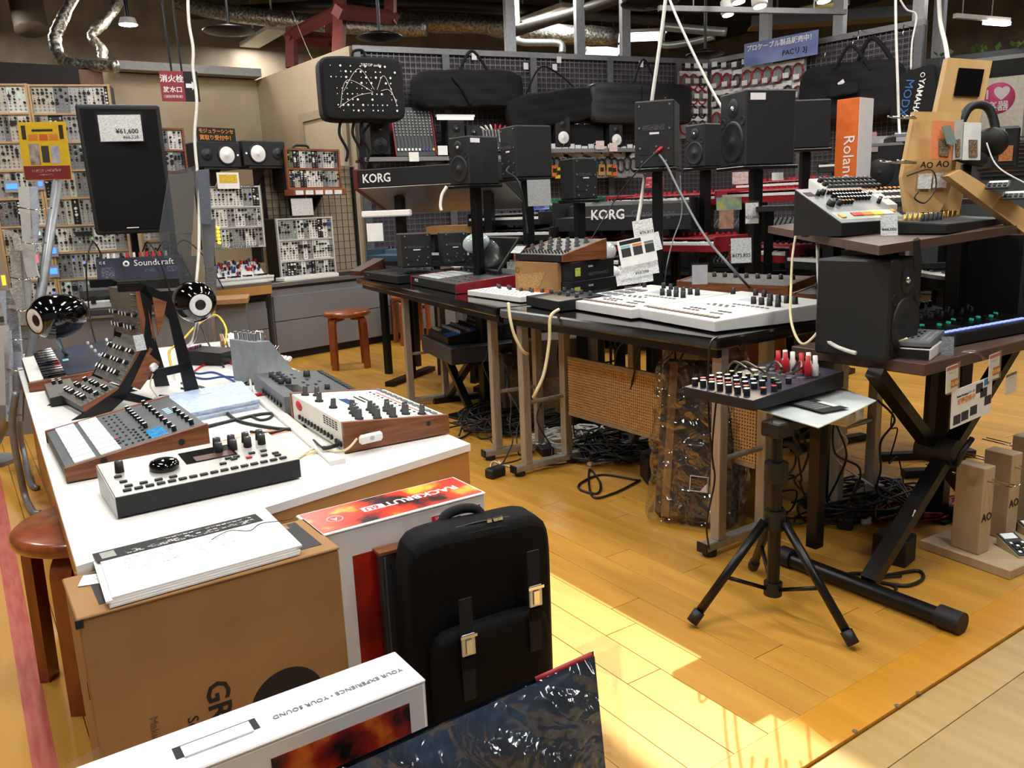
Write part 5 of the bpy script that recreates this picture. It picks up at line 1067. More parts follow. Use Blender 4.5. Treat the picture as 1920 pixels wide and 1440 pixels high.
# lower brown board on an X stand
s0,s1=onz(1735,683,ZS),onz(1505,645,ZS)
bs=T('keyboard_stand_table','brown laminate board on a black X stand with price cards along its edge','table',(s0.x,s0.y,0))
B().box(0,0,ZS-.032,.95,s1.y-s0.y,ZS,c=.002).o('board',brownlam,bs)
def bar(b,p,q,a=.022): 
    p=V(p);q=V(q);z=(q-p).normalized();x=V((0,1,0));y=z.cross(x).normalized(); m=MX((( x.x,y.x,z.x,p.x),(x.y,y.y,z.y,p.y),(x.z,y.z,z.z,p.z),(0,0,0,1)))
    return b.box(-a,-a*.7,0,a,a*.7,(q-p).length,0,m)
ox,oy=s0.x,s0.y
bar(B(),(1.955-ox,1.19-oy,.045),(2.66-ox,1.19-oy,ZS-.034)).o('crossed_leg',blkm,bs); bar(B(),(2.66-ox,1.235-oy,.045),(2.0-ox,1.235-oy,ZS-.034)).o('crossed_leg',blkm,bs)
B().cyl((2.315-ox,1.16-oy,.34),(2.315-ox,1.27-oy,.34),.04,n=20).o('pivot_clutch',blk,bs); B().tube([(2.3-ox,1.155-oy,.31),(2.28-ox,1.13-oy,.36),(2.33-ox,1.13-oy,.39)],.008,6).o('clamp_lever',blk,bs)
for x in(1.945,2.67):
    B().cyl((x-ox,.985-oy,.026),(x-ox,1.44-oy,.026),.022,n=14).o('base_tube',blkm,bs)
    for y0,y1 in((.93,.99),(1.43,1.47)): B().cyl((x-ox,y0-oy,.029),(x-ox,y1-oy,.029),.029,n=16).o('rubber_cap',blk,bs)
B().box(-.018,-.0,.05,.018,.035,ZS-.033).o('upright_post',blkm,bs,mx(2.0-ox+.03,1.40-oy,0)); B().box(-.014,-.002,-.02,.014,0,.02).o('barcode_sticker',prtd,bs,MX.Translation((2.13-ox,1.172-oy,.19))@MX.Rotation(R(30),4,'Y'))
# upper board (slightly tilted), on two black uprights
U0=atd(1649,461,2.05); U1=atd(1440,424,3.0); U2=atd(1925,420,2.45); U3=U1+(U2-U0)*1.0
un=(U2-U0).cross(U1-U0).normalized(); 
ub=T('upper_shelf','brown laminate upper shelf carrying the drum machines above the black monitors','shelf',(U0.x,U0.y,0))
ur=lambda p:p-V((U0.x,U0.y,0)); dz=un*(-.024 if un.z>0 else .024)
tp=[ur(p) for p in(U0,U2,U3,U1)]
B().add([tuple(p) for p in tp]+[tuple(p+dz) for p in tp],[(0,1,2,3),(7,6,5,4),(0,4,5,1),(1,5,6,2),(2,6,7,3),(3,7,4,0)]).o('board',brownlam,ub)
UN=un if un.z>0 else -un
up_=lambda x,y,h=0: onpl(x,y,U0,UN)+V((0,0,h))
for x,y in((1560,470),(1795,480)):
    q=atd(x,y,2.75 if x<1600 else 2.6); zt=(U0+ (q-U0)-UN*((q-U0).dot(UN))).z-.03
    B().box(-.022,-.022,0,.022,.022,zt,c=.002).o('upright',blkm,ub,mx(q.x-U0.x,q.y-U0.y,0)); B().box(-.05,-.05,0,.05,.05,.01).o('upright_foot',blkm,ub,mx(q.x-U0.x,q.y-U0.y,0))
q=up_(1712,452)
# big clip under the edge
B().box(-.012,-.012,-.075,.012,0,.012,c=.005).o('spring_clip',blk,ub,MX.Translation(ur(onpl(1714,455,U0,UN)))@MX.Rotation(R(-10),4,'Y'))
# grey drum machine in a tilted stand
fl,fr,bk=up_(1577,446),up_(1703,432),up_(1524,427); r=ang(fl,fr); w=(fr-fl).length; v=bk-fl; d=abs(-math.sin(r)*v.x+math.cos(r)*v.y)
d=.18
D=Dev('step_drum_machine','grey drum machine with red, orange, yellow and white step keys on the upper shelf','drum machine',fl,r,w,d,.04,.14,blk,M('drum_grey_panel','7d8082',.45,.15))
cols=[M('step_red','c2392b',.45,emit=.15,var=0),M('step_orange','e0812a',.45,emit=.15,var=0),M('step_yellow','e6d23a',.45,emit=.15,var=0),M('step_white','ecebdf',.45,emit=.1,var=0)]
Ls=D.L
for i in range(16): D.btn(w*(.3+.038*i),Ls*.2,w*.033,Ls*.09,.004,cols[i//4],'step_key')
D.btn(w*.12,Ls*.17,w*.07,Ls*.1,.005,M('start_key','e9b060',.45,var=0),'start_key'); D.btn(w*.93,Ls*.25,w*.05,Ls*.07,.004,M('start_key','e9b060'),'tap_key')
B().box(w*.04,Ls*.08,0,w*.97,Ls*.3,.0006).o('lower_band',M('pale_green_band','a9b3a5',.5),D.t,D.P)
ork=M('orange_cap','d68a3c',.5,var=0)
for j in range(4):
    for i in range(11): 
        if j==3 and i>3: continue
        D.knob(w*(.36+.048*i),Ls*(.82-.1*j),w*.017,.013,blk,ork if j%3==0 else inkw,2)
for u,v_,s in((.2,.8,.028),(.28,.82,.028),(.18,.5,.045),(.3,.5,.03),(.9,.7,.022),(.95,.55,.022),(.9,.5,.022)): D.knob(w*u,Ls*v_,w*s,.016,blk)
D.btn(w*.1,Ls*.83,w*.12,Ls*.12,.001,M('maroon_display','3a1418',.2,emit=.2,var=0),'display')
# cream drum machine behind
fl2=up_(1668,418)+V((.02,.14,0)); 
D=Dev('cream_drum_machine','cream drum machine with rows of black knobs behind the grey step drum machine','drum machine',fl+MX.Rotation(r,4,'Z')@V((.25,.2,0)),r+R(1),w*.85,.16,.08,.175,wpl,M('cream_grey_panel','c9ccc4',.45))
for i in range(12):
    for j in range(3): D.knob(w*(.1+.075*i),D.L*(.88-.13*j),.0085,.014)
D.boxes(grid(16,2,.03,D.L*.25,.39,D.L*.45),.016,.014,.003,wpl); D.boxes(grid(16,1,.03,D.L*.58,.39,D.L*.58),.012,.01,.003,ork)
# flat black synth
fl,fr=up_(1774,441),up_(1888,418); r2=ang(fl,fr)
D=Dev('black_flat_synth','flat black synth with gold knobs beside the drum machines on the upper shelf','synthesizer',fl,r2,(fr-fl).length,.17,.028,.04,blk,dgry)
for i in range(12): D.knob(.04+i*((fr-fl).length-.08)/11,.13,.006,.018,M('gold_knob','b8974e',.3,.7)); 
for i in range(5): D.knob(.06+.03*i,.09,.006,.02,blk)
# cards and switch
for i,(x,y,lab) in enumerate(((1660,442,'white price card leaning on the grey step drum machine'),(1706,420,'narrow price card between the drum machine and the flat synth'))): tagcard(lab,up_(x,y)+V((0,-.012,0)),.045,.06,-YAW-R(12),R(72),lines='¥46,000' if i==0 else None)
o=inline('white inline cord switch at the end of the upper shelf',up_(1514,428)+V((-.01,-.03,.004)),R(-30),R(60))
# price-lead cords from the shelf
def adc(lab,pts,r_,m_,nm='coiled_cord'): return cable(nm,lab,[atd(*q) for q in pts],r_,m_)
adc('cream coiled cord looping from the shelf switch down to the white plug',[(1494,430,2.55),(1486,480,2.5),(1483,540,2.45),(1482,590,2.4),(1490,625,2.35),(1505,645,2.3),(1525,632,2.3),(1545,605,2.3)],.004,creamw)
adc('white coiled cord running along the lower board edge',[(1533,460,2.6),(1535,520,2.55),(1540,560,2.45),(1540,610,2.35),(1545,632,2.3),(1565,648,2.25),(1590,658,2.2),(1605,662,2.18)],.006,wcab)
cable('coiled_cord','white lead across the lower board to the small grey drum box',[onz(1603,665,ZS+.006),onz(1640,655,ZS+.02),onz(1680,642,ZS+.04),onz(1700,635,ZS+.075)],.003,wcab)
# two near monitors on the lower board
pole_speaker('big black monitor on the lower brown board facing the aisle',1622,650,2.28,.17,.21,.262,63,pole=False,nm='near_monitor'); 
pole_speaker('big black monitor under the upper shelf, behind the blue lit synth',1868,588,2.75,.2,.26,.27,60,pole=False,nm='near_monitor')
m9=[o for o in bpy.data.objects if o.name.startswith('near_monitor') and o.type=='EMPTY']
for o in m9: o.location.z=ZS+.001 if o is m9[0] else o.location.z
# riser under far monitor
q=m9[1].location; o=T('black_riser','black riser box under the far monitor on the brown board','riser',(q.x,q.y,ZS+.0005),m9[1].rotation_euler[2]); B().box(-.11,-.14,0,.11,.14,q.z-ZS-.001,c=.003).o('riser_box',blk,o)
# small grey drum box on white carton
p,r,w=pl((1678,672),(1736,678),ZS); o=T('white_carton','white and black product carton under the small grey drum box','box',p,r+R(10)); B().box(0,0,0,.085,.2,.03,c=.002).o('carton',wcard,o); B().box(.003,-.0008,.002,.082,0,.027).o('black_face',ink,o)
D=Dev('pocket_drum_box','small grey drum box with an orange button on the white carton','drum machine',p+V((0,.0,.0305)),r+R(10),.082,.19,.016,.022,mgry,M('steel_grey_panel','8a8f93',.4,.3))
for i in range(6): D.btn(.03+.01*(i%2),.05+.02*i,.007,.01,.003,blk)
D.btn(.018,.012,.014,.012,.003,orng,'start_button'); D.boxes(grid(2,8,.055,.03,.07,.16),.006,.006,.002,lgry)
o=inline('white cord plug lying on the small grey drum box',p+V((.03,.07,.054)),R(20),R(10)); o.scale=(.8,1,1)
# black synth with blue lit keys
p,r,w=pl((1760,657),(1925,625),ZS); D=Dev('blue_lit_synth','black synth with blue lit step keys and green sliders on the brown board','synthesizer',p,r,.5,.23,.035,.055,blk,blkm)
bl_=M('blue_lit_key','8fa4ff',.4,emit=1.2,var=0); gl_=M('teal_slider','2aa58a',.4,emit=.4,var=0)
for i in range(16): D.btn(.07+.026*i,.03,.02,.014,.003,bl_,'lit_key')
for i in range(16): D.fader(.06+.026*i,.1,.05,gl_ if i%2 else blk)
for i in range(16): D.knob(.06+.026*i,.17+.03*(i%2),.008,.018,blk)
p=onz(1700,620,ZS); D=Dev('black_desktop_synth','black synth with white lettering behind the small grey drum box','synthesizer',p+V((.05,.08,0)),r,.3,.13,.03,.045,blk,blkm)
for i in range(12): D.knob(.03+.022*i,.09-.04*(i%2),.008,.02,blk)
# cards along the board edge
def edge(lab,x,y,w_,h_,acc=None,lines=None,mat=None,yy=.012,rz=0): 
    q=onv(x,y,(s0.x,s0.y-yy),(s0.x+1,s0.y-yy)); t=T('shelf_card',lab,'price card',q,rz); B().box(-w_/2,-.0008,-h_/2,w_/2,.0008,h_/2).o('card',mat or paper,t,mx(ry=R(-4)))
    if acc: B().box(-w_/2,-.0014,h_*.36,w_/2,-.0009,h_/2).o('header',acc,t,mx(ry=R(-4)))
    B().box(-w_*.42,-.0012,h_*.16,w_*.3,-.0009,h_*.28).o('print_line',prt,t,mx(ry=R(-4)))
    if lines: B().box(-w_*.12,-.0012,-h_*.36,w_*.46,-.0009,-h_*.04).o('price_block',inkr,t,mx(ry=R(-4))); txt(t,lines,h_*.2,M('price_yellow','f4d84a',.6,var=0),mx(w_*.17,-.0016,-h_*.2,rx=PI/2)@MX.Rotation(R(4),4,'Z'),bold=True)
    B().box(-w_/2-.003,-.004,-h_/2-.003,w_/2+.003,-.003,h_/2+.006).o('sleeve',clear,t,mx(ry=R(-4))); return t
edge('red topped price card clipped over the big product card',1785,710,.058,.07,M('pink_red_header','c8435a',.5),'¥18,426',yy=.02); edge('red topped price card clipped farther along the board edge',1864,687,.056,.072,M('pink_red_header','c8435a',.5),'¥27,802',yy=.02)
edge('plain white price card at the end of the board edge',1895,718,.06,.06,ink,None,yy=.014)
t=T('product_card','large white product card hanging from the board edge with printed synths','price card',onv(1822,752,(s0.x,s0.y-.012),(s0.x+1,s0.y-.012)),0)
B().box(-.105,-.0008,-.055,.105,.0008,.05).o('card',paper,t,mx(ry=R(-3))); tm=mx(ry=R(-3))
for x,z_ in((-.075,-.035),(-.035,-.033),(.01,-.028),(.035,.03),(.06,.012),(.085,-.015)): B().box(x-.018,-.0014,z_-.013,x+.018,-.0009,z_+.013).o('synth_picture',M('synth_print','23232b',.6,kind='print',col2='54545e',scale=90),t,tm)
B().box(.06,-.0014,.03,.085,-.0009,.048).o('blue_sticker',M('sky_blue','3a9ad9',.5,var=0),t,tm); txt(t,'好評発売中',.018,inko,tm@mx(-.03,-.0012,.012,rx=PI/2),bold=True); txt(t,'Roland Boutiqueシリーズ',.0085,ink,tm@mx(-.035,-.0012,.028,rx=PI/2))
o=T('clear_clip','clear plastic card clip on the board edge','clip',onz(1795,672,ZS),R(-20)); B().tube(spline([(0,0,.004),(.02,-.01,.02),(.04,-.03,.012),(.06,-.035,-.01)],5),.004,5).o('clip_arm',clear,o)
tagcard('small dark price card standing behind the clear clip',onz(1790,668,ZS)+V((.0,.02,0)),.03,.05,-YAW+R(-20),R(80),mat=M('dim_card','8c9199',.5,kind='print',col2='c9ced2',scale=60))
# ---- tripod with mixer ----
tc_=V((1.675,1.29,0)); tz=.545
tp_=T('tripod_stand','black tripod stand holding a white plate and the small mixer','tripod',tc_)
B().cyl((0,0,.06),(0,0,.40),.0165,n=16).o('lower_tube',blkm,tp_); B().cyl((0,0,.38),(0,0,.5),.014,n=14).o('upper_tube',blkm,tp_); B().cyl((0,0,.37),(0,0,.42),.03,n=16).o('clamp_collar',blk,tp_); B().cyl((0,0,.24),(0,0,.29),.027,n=16).o('leg_collar',blk,tp_); B().cyl((0,0,.055),(0,0,.09),.024,n=16).o('brace_collar',blk,tp_)
feet=[onz(1297,1176),onz(1600,1218),V((2*1.675-1.56+.05,1.29+.2,0))]
for i,f in enumerate(feet):
    g=f-tc_; top=g.normalized()*.03+V((0,0,.265)); ft=V((g.x,g.y,.014))
    B().tube([top,ft],.0115,10).o('leg',blkm,tp_); dr=(ft-top).normalized(); B().tube([ft-dr*.035,ft],.0155,10).o('rubber_foot',blk,tp_)
    mid=top+(ft-top)*.55; B().tube([g.normalized()*.02+V((0,0,.075)),mid],.006,6).o('brace',blkm,tp_)
B().box(-.03,-.03,.49,.03,.03,.53,c=.004).box(-.02,-.02,.5,.3,.02,.525).o('tray_bracket',blk,tp_,stuff=False); B().tube([(.02,0,.47),(.06,0,.455),(.07,-.02,.43)],.009,6).o('clamp_knob',blk,tp_)
# white laminated plate
P4=[onz(1383,752,tz),onz(1535,797,tz),onz(1643,750,tz),onz(1520,706,tz)]; c4=(P4[0]+P4[2])/2
o=T('laminated_plate','white laminated plate printed with a keypad picture under the small mixer','plate',c4); b=B(); n=12; vs=[];fs=[]
for i in range(n+1):
    for j in range(n+1):
        s_,t_=i/n,j/n; q=P4[0]*(1-s_)*(1-t_)+P4[1]*s_*(1-t_)+P4[2]*s_*t_+P4[3]*(1-s_)*t_-c4; q.z=-.006+.012*max(0,t_-.35)**2; vs.append(tuple(q))
k_=len(vs); vs+= [(x,y,z_-.0025) for x,y,z_ in vs]
for i in range(n):
    for j in range(n): q=(i*(n+1)+j,(i+1)*(n+1)+j,(i+1)*(n+1)+j+1,i*(n+1)+j+1); fs+=[q,tuple(x+k_ for x in q[::-1])]
for i in range(n): 
    for e in((i,i+1,0),(i,i+1,n)): 
        a_=e[0]*(n+1)+e[2]; c_=e[1]*(n+1)+e[2]; fs.append((a_,c_,c_+k_,a_+k_)); a_=e[2]*(n+1)+e[0]; c_=e[2]*(n+1)+e[1]; fs.append((a_,c_,c_+k_,a_+k_))
b.add(vs,fs).o('plate',M('white_laminate_sheet','dfe7e6',.2,var=.02),o)
pr=ang(P4[0],P4[1]); pc_=P4[0]*.2+P4[1]*.38+P4[2]*.3+P4[3]*.12-c4
for i in range(5):
    for j in range(4): B().box(-.007,-.0055,0,.007,.0055,.0005).o('printed_key',inkg,o,MX.Translation(pc_+V((0,0,.0005)))@MX.Rotation(pr,4,'Z')@mx(-.05+.018*i,-.03+.013*j,.0))
B().box(-.07,-.045,-.0002,.06,.045,.0).o('printed_frame',M('print_black','2b2d30',.6),o,MX.Translation(pc_+V((0,0,.0004)))@MX.Rotation(pr,4,'Z')); B().box(-.03,.024,0,.03,.043,.0003).o('printed_screen',inkw,o,MX.Translation(pc_+V((0,0,.0006)))@MX.Rotation(pr,4,'Z'))
# small mixer
mz=tz+.0075
p,r,w=pl((1282,746),(1412,774),mz); q=onz(1540,722,mz)-onz(1412,774,mz); d=abs(-math.sin(r)*q.x+math.cos(r)*q.y)
pur=M('violet_grey_panel','4a4757',.4,.3,var=.08)
D=Dev('small_mixer','small dark mixer with white topped knobs and red and white phono plugs','mixer',p,r,w,d,.03,.05,blk,pur)
for i in range(7):
    for j in range(4): 
        if i==6 and j>0: continue
        D.knob(w*(.07+.125*i),d*(.07+.085*j),.0085,.02 if j==0 else .016,blk,inkw if j in(0,3) else (inkr if j==1 else inkw),2)
for u,v_ in((.9,.18),(.94,.26),(.9,.34),(.8,.4),(.86,.48)): D.knob(w*u,d*v_,.008,.016,blk,inkr if v_<.3 else inkg,2)
for i in range(6): D.knob(w*(.1+.12*i),d*.44,.007,.014,blk,M('green_cap','b6cf8a',.5,var=0),2)
jk=B(); [jk.cyl((w*(.2+.13*i),d*(.62+.09*j),0),(w*(.2+.13*i),d*(.62+.09*j),.006),.011,n=12) for i in range(6) for j in range(3)]; jk.o('jack_field',sil,D.t,D.P,stuff=True)
for i,(u,v_) in enumerate(((.42,.72),(.47,.76),(.55,.7),(.6,.74),(.72,.74),(.77,.78),(.88,.68),(.93,.72))):
    O('phono_plug',shared(('rca',i%2),lambda:B().lathe([(.0,0),(.009,0),(.009,.03),(.0065,.034),(.0065,.055),(0,.055)],12).mesh('phono_plug',red if i%2==0 else wpl)),D.t,D.at(w*u,d*v_,.006))
for i,(x0,x1) in enumerate(((1412,1388),(1434,1405),(1462,1470),(1484,1520))): cable('phono_lead','black phono lead arching off the %s plug pair of the small mixer'%('first','second','third','last')[i],[onz(x0,700,mz+.11),onz((x0+x1)/2,690,mz+.15),onz(x1,695,mz+.12)+V((.06,.08,0)),onz(x1,700,mz+.02)+V((.2,.25,-.1))],.003,bcab)
o=B().box(-.055,-.04,0,.055,.04,.05,c=.006).o('power_adapter_box',M('beige_adapter','c9c4b6',.5),None,MX.Translation(onz(1578,790,.46))@MX.Rotation(R(10),4,'Z')); tag(o,'beige power adapter box taped under the white laminated plate','adapter')
# ---- floor display with wooden blocks ----
pw=M('pale_grey_wood','c3ad8c',.55,kind='wood',col2='b59d7b',scale=9,stretch=(2,2,.5))
f0=onz(1735,1032); f1=onz(1893,1088); fr_=ang(f1,f0)-PI/2
fd=T('wooden_floor_display','pale wooden display base on the floor carrying small pocket synths','display',f1,fr_); FLn=(f0-f1).length
B().box(0,0,0,.62,FLn+.02,.028,c=.002).o('base_board',pw,fd)
def ao(parent,m): txt(parent,'AO',.05,ink,m,bold=True)
for i,(x,y,h_) in enumerate(((.03,.11,.265),(.2,.125,.27),(.38,.14,.28))):
    t=B().box(0,0,0,.055,.085,h_,c=.002).o('wooden_block',pw,fd,mx(x,y,.0285)); txt(t,'AO',.034,ink,mx(.0275,-.0008,h_*.42,rx=PI/2),bold=True)
    for dx in(.015,.04): B().tube([(dx,0,h_*.85),(dx,-.07,h_*.85),(dx,-.08,h_*.85+.008)],.002,5).o('hook_wire',chrome,t); B().tube([(dx,.085,h_*.85),(dx,.19,h_*.86)],.002,5).o('hook_wire',chrome,t)
for i,(x,y) in enumerate(((.1,.03),(.25,.05),(.42,.05))):
    o=T('pocket_synth','bare circuit pocket synth %s on the wooden floor display'%('beside the first block','beside the second block','by the last block')[i],'synthesizer',fd.location+MX.Rotation(fr_,4,'Z')@V((x,y,.0285)),fr_+R(-25))
    B().prism([(0,0),(.1,0),(.1,.03),(0,.004)],0,.06).o('wedge',pw,o); a_=math.atan2(.026,.1); q=MX.Translation((0,0,.004))@MX.Rotation(a_,4,'X'); B().box(.002,.004,.001,.058,.11,.004).o('circuit_board',dgry,o,q); B().box(.008,.08,.004,.05,.105,.0055).o('display',M('pale_lcd','dfe3e0',.3,emit=.3,var=0),o,q)
    for k in range(16): B().box(0,0,0,.008,.008,.003).o('key',blk if k%3 else sil,o,q@mx(.008+.012*(k%4),.012+.014*(k//4),.004))
o=T('power_brick','black power brick on the floor beside the wooden display','adapter',onz(1672,1052),R(10)); B().box(-.03,-.05,0,.05,.05,.085,c=.004).o('housing',blk,o); B().box(-.01,-.02,.0852,.03,.02,.086).o('label_print',inkg,o)
# =====================  BACK: MESH WALL GOODS AND KEYBOARDS  =====================
def planeoff(ab,off):
    a=V((*ab[0],0)); b_=V((*ab[1],0)); d=(b_-a).normalized(); n=V((-d.y,d.x,0)); return a-n*off,b_-n*off
Mr=ang(*MA); Mr2=ang(*MB_)
def MP(x,y,off=.1,ab=MA): a,b_=planeoff(ab,off); return onv(x,y,a,b_)
def hangbag(name,label,tl,br,off,dep,seed,ab=MA,tilt=0,mat=fab2,pw=5,amp=.012,cat='bag'):
    cx_,cy_=(tl[0]+br[0])/2,(tl[1]+br[1])/2; c=MP(cx_,cy_,off,ab); a=MP(tl[0],cy_,off,ab); b_=MP(br[0],cy_,off,ab); w=(b_-a).length; h=MP(cx_,tl[1],off,ab).z-MP(cx_,br[1],off,ab).z
    t=T(name,label,cat,c,ang(*ab)); softbox(w,dep,h,0,seed=seed,amp=amp,pw=pw,nx=20).o('bag_body',mat,t,mx(ry=R(tilt))); return t,w,h
def loop(t,name,pts,r_,m=None): return B().tube(spline(pts,7),r_,6).o(name,m or fab2,t)
t,w,h=hangbag('modular_backpack','black backpack printed with white knobs and patch leads hung at the partition end',(599,110),(754,230),.55,.24,41,pw=8,amp=.004)
b=B(); rr=random.Random(5)
for i in range(14):
    for j in range(9):
        if rr.random()<.62: s_=rr.choice((.004,.006,.009)); x=-w*.38+w*.76*i/13; z_=-h*.34+h*.68*j/8; b.cyl((x,-.125,z_),(x,-.122,z_),s_,n=8)
b.o('printed_knobs',inkw,t,stuff=True)
for i,(a_,c_,e) in enumerate((((-.3,-.3),(-.2,.12),(.1,-.05)),((-.25,-.05),(-.05,.3),(.12,-.02)),((.15,-.02),(.25,.2),(.38,-.25)),((-.32,-.3),(-.1,-.12),(.1,-.06)),((.2,-.03),(.3,-.02),(.38,-.2)))): B().tube(spline([(w*a_[0],-.124,h*a_[1]),(w*c_[0],-.124,h*c_[1]),(w*e[0],-.124,h*e[1])],8),.0022,4).o('printed_lead',inkw,t)
txt(t,'TIPTOP audio',.03,inkw,mx(w*.1,-.124,h*.36,rx=PI/2)); loop(t,'handle',[(-.05,0,h*.48),(-.04,0,h*.6),(.04,0,h*.62),(.06,0,h*.48)],.012)
for x,z0 in((-.28,-.5),(-.12,-.5),(-.02,-.5)): loop(t,'strap',[(w*x,-.02,h*z0),(w*x-.02,-.04,h*(z0-.2)),(w*x+.04,-.02,h*(z0-.45)),(w*x+.02,-.02,h*(z0-.62))],.012)
loop(t,'strap',[(w*.1,0,-h*.5),(-w*.02,0,-h*.7),(-w*.05,0,-h*1.05),(w*.04,0,-h*1.5)],.012)
t,w,h=hangbag('gig_bag','long black keyboard gig bag hung high on the mesh beside the printed backpack',(776,132),(980,205),.25,.2,42,tilt=-2); loop(t,'handle',[(-w*.1,-.06,h*.4),(w*.02,-.08,h*.95),(w*.18,-.06,h*.4)],.014); loop(t,'strap',[(-w*.18,-.1,h*.3),(-w*.1,-.12,0),(-w*.02,-.1,-h*.4)],.02)
t,w,h=hangbag('gig_bag','tapering black gig bag slung below the arched strap',(950,170),(1125,236),.3,.16,43,tilt=-8); loop(t,'strap',[(-w*.28,0,h*.4),(-w*.12,0,h*1.15),(w*.1,0,h*.9),(w*.3,0,h*.4)],.008)
t,w,h=hangbag('hard_gig_bag','stiff black gig case with a small red badge on the mesh wall',(1103,158),(1292,235),.3,.2,44,pw=10,amp=.004,mat=M('black_leatherette','1b1a1a',.45,var=.2,scale=90,bump=.1)); B().box(w*.2,-.103,h*.1,w*.2+.02,-.101,h*.1+.025).o('red_badge',inkr,t); loop(t,'strap',[(-w*.05,0,h*.5),(w*.05,0,h*1.1),(w*.18,0,h*.5)],.012); loop(t,'zip_line',[(-w*.02,-.104,h*.42),(-w*.02,-.106,0),(-w*.02,-.104,-h*.42)],.004)
t,w,h=hangbag('gig_bag','large black gig bag with front pocket and white tags on the side mesh',(1500,118),(1685,228),.22,.22,45,MB_,tilt=3); softbox(w*.3,.03,h*.2,0,seed=7).o('pocket_flap',fab2,t,mx(w*.02,-.16,h*.02)); loop(t,'handle',[(-w*.1,-.1,h*.4),(w*.05,-.1,h*.75),(w*.25,-.1,h*.3)],.016); loop(t,'strap',[(w*.05,0,h*.4),(w*.2,0,h*.85),(w*.45,0,h*.3)],.02)
for x in(-.08,-.04): B().box(w*x,-.172,h*.02,w*x+.035,-.17,h*.02+.06).o('price_tag',paper,t,mx(ry=R(20*(1 if x>-.05 else 3))))
t,w,h=hangbag('soft_case','black soft case with blue and white vertical lettering at the end of the side mesh',(1672,132),(1765,226),.2,.2,46,MB_,pw=9,amp=.003,tilt=-10)
txt(t,'YAMAHA',.07,inkw,MX.Translation((w*.14,-.104,-h*.05))@MX.Rotation(PI/2,4,'X')@MX.Rotation(-PI/2-R(10),4,'Z'),bold=True); txt(t,'MODX',.1,M('blue_print','2c6fb4',.5,var=0),MX.Translation((-w*.1,-.104,-h*.05))@MX.Rotation(PI/2,4,'X')@MX.Rotation(-PI/2-R(10),4,'Z'))
B().lathe([(.014,0),(.02,0),(.02,.001),(.014,.001)],18).o('logo_ring',inkw,t,MX.Translation((w*.2,-.104,h*.36))@MX.Rotation(PI/2,4,'X'))
# small tags and hooks on the mesh
for i,(x,y) in enumerate(((889,106),(986,124),(1048,112),(1202,120),(1040,126))):
    o=B().box(-.025,-.002,-.03,.025,0,.03).o('hook_tag',paper,None,MX.Translation(MP(x,y,.03))@MX.Rotation(Mr,4,'Z')); tag(o,'small white price tag on an empty hook of the mesh wall','price tag','tags on empty hooks of the mesh wall')
for i,(x,y) in enumerate(((1592,95),(1612,70),(1622,60),(1672,80),(1693,55),(1706,50),(1560,92))):
    o=B().tube([(0,0,0),(0,-.12,0),(0,-.13,-.08),(.0,-.125,-.1)],.004,5).o('wire_hook',chrome,None,MX.Translation(MP(x,y,.02,MB_))@MX.Rotation(Mr2,4,'Z')); tag(o,'empty chrome wire hook on the side mesh above the large gig bag','hook','empty hooks on the side mesh')
# shelf on the mesh wall
def mshelf(label,x0,x1,y,off,dep=.35):
    a=MP(x0,y,off); b_=MP(x1,y,off); t=T('wall_shelf',label,'shelf',a,Mr); L=(b_-a).length
    B().box(0,0,-.02,L,dep,0).o('board',blk,t); B().box(0,-.012,-.032,L,-.001,.004).o('metal_edge',sil,t)
    for x in(.05,L-.05): B().prism([(0,-.021),(dep,-.021),(dep,-.2)],x-.012,x+.012).o('bracket',blk,t)
    return a.z,L
OF=.42; mshelf('dark shelf with metal edge under the red mixer on the mesh wall',684,942,296,OF); mshelf('dark shelf with metal edge under the white cone monitors on the mesh wall',1022,1195,280,OF)
def MA_(off): return planeoff(MA,off)
for px,lab,cn in(([(694,226),(731,224),(732,290),(696,291)],'dark grey monitor at the end of the mesh wall shelf',cone),([(840,224),(872,223),(873,288),(841,288)],'dark grey monitor under the white tube on the mesh wall shelf',cone),([(875,234),(903,234),(904,286),(876,286)],'small black monitor beside the mixer with red plugs',cone),
    ([(1041,217),(1068,218),(1072,275),(1043,275)],'black monitor with white cone on the farther shelf',conew),([(1143,232),(1168,232),(1169,275),(1144,275)],'black monitor with white cone below the stiff gig case',conew),([(1004,234),(1028,234),(1029,275),(1005,275)],'plain black monitor beside the first white cone monitor',cone)):
    a,b_=MA_(OF-.05); monitor('shelf_monitor',lab,a,b_,px,.2,cn=cn)
def standmixer(label,px,off,side,nf,seed,tilt=0):
    P=[MP(*q,off) for q in px]; r=Mr; u=V((math.cos(r),math.sin(r),0)); w=(P[2]-P[3]).dot(u); h=P[0].z-P[3].z; t=T('standing_mixer',label,'mixer',P[3],r)
    lean=R(14); m=MX.Rotation(-lean,4,'X'); hh=h/math.cos(lean)
    B().box(.012,0,0,w-.012,.05,hh).o('body',dgry,t,m)
    for x in(0,w-.012): B().box(x,-.012,0,x+.012,.06,hh,c=.003).o('side_cheek',side,t,m)
    b=B()
    for i in range(nf):
        for j in range(9): b.cyl((.03+(w-.06)*i/(nf-1),0,hh*(.42+.06*j)),(.03+(w-.06)*i/(nf-1),-.015,hh*(.42+.06*j)),.006,n=6)
    b.o('knob_field',lgry,t,m,stuff=True)
    for i in range(nf): x=.03+(w-.06)*i/(nf-1); B().box(x-.003,-.002,hh*.12,x+.003,0,hh*.38).o('fader_slot',ink,t,m); B().box(x-.009,-.014,hh*.1,x+.009,-.0025,hh*.15).o('fader_cap',wpl if i<nf*.6 else (blu if i<nf*.85 else yel),t,m)
    return t
standmixer('mixer with red side cheeks standing upright on the mesh wall shelf',[(735,198),(800,197),(820,292),(742,293)],OF-.1,dred,11,1)
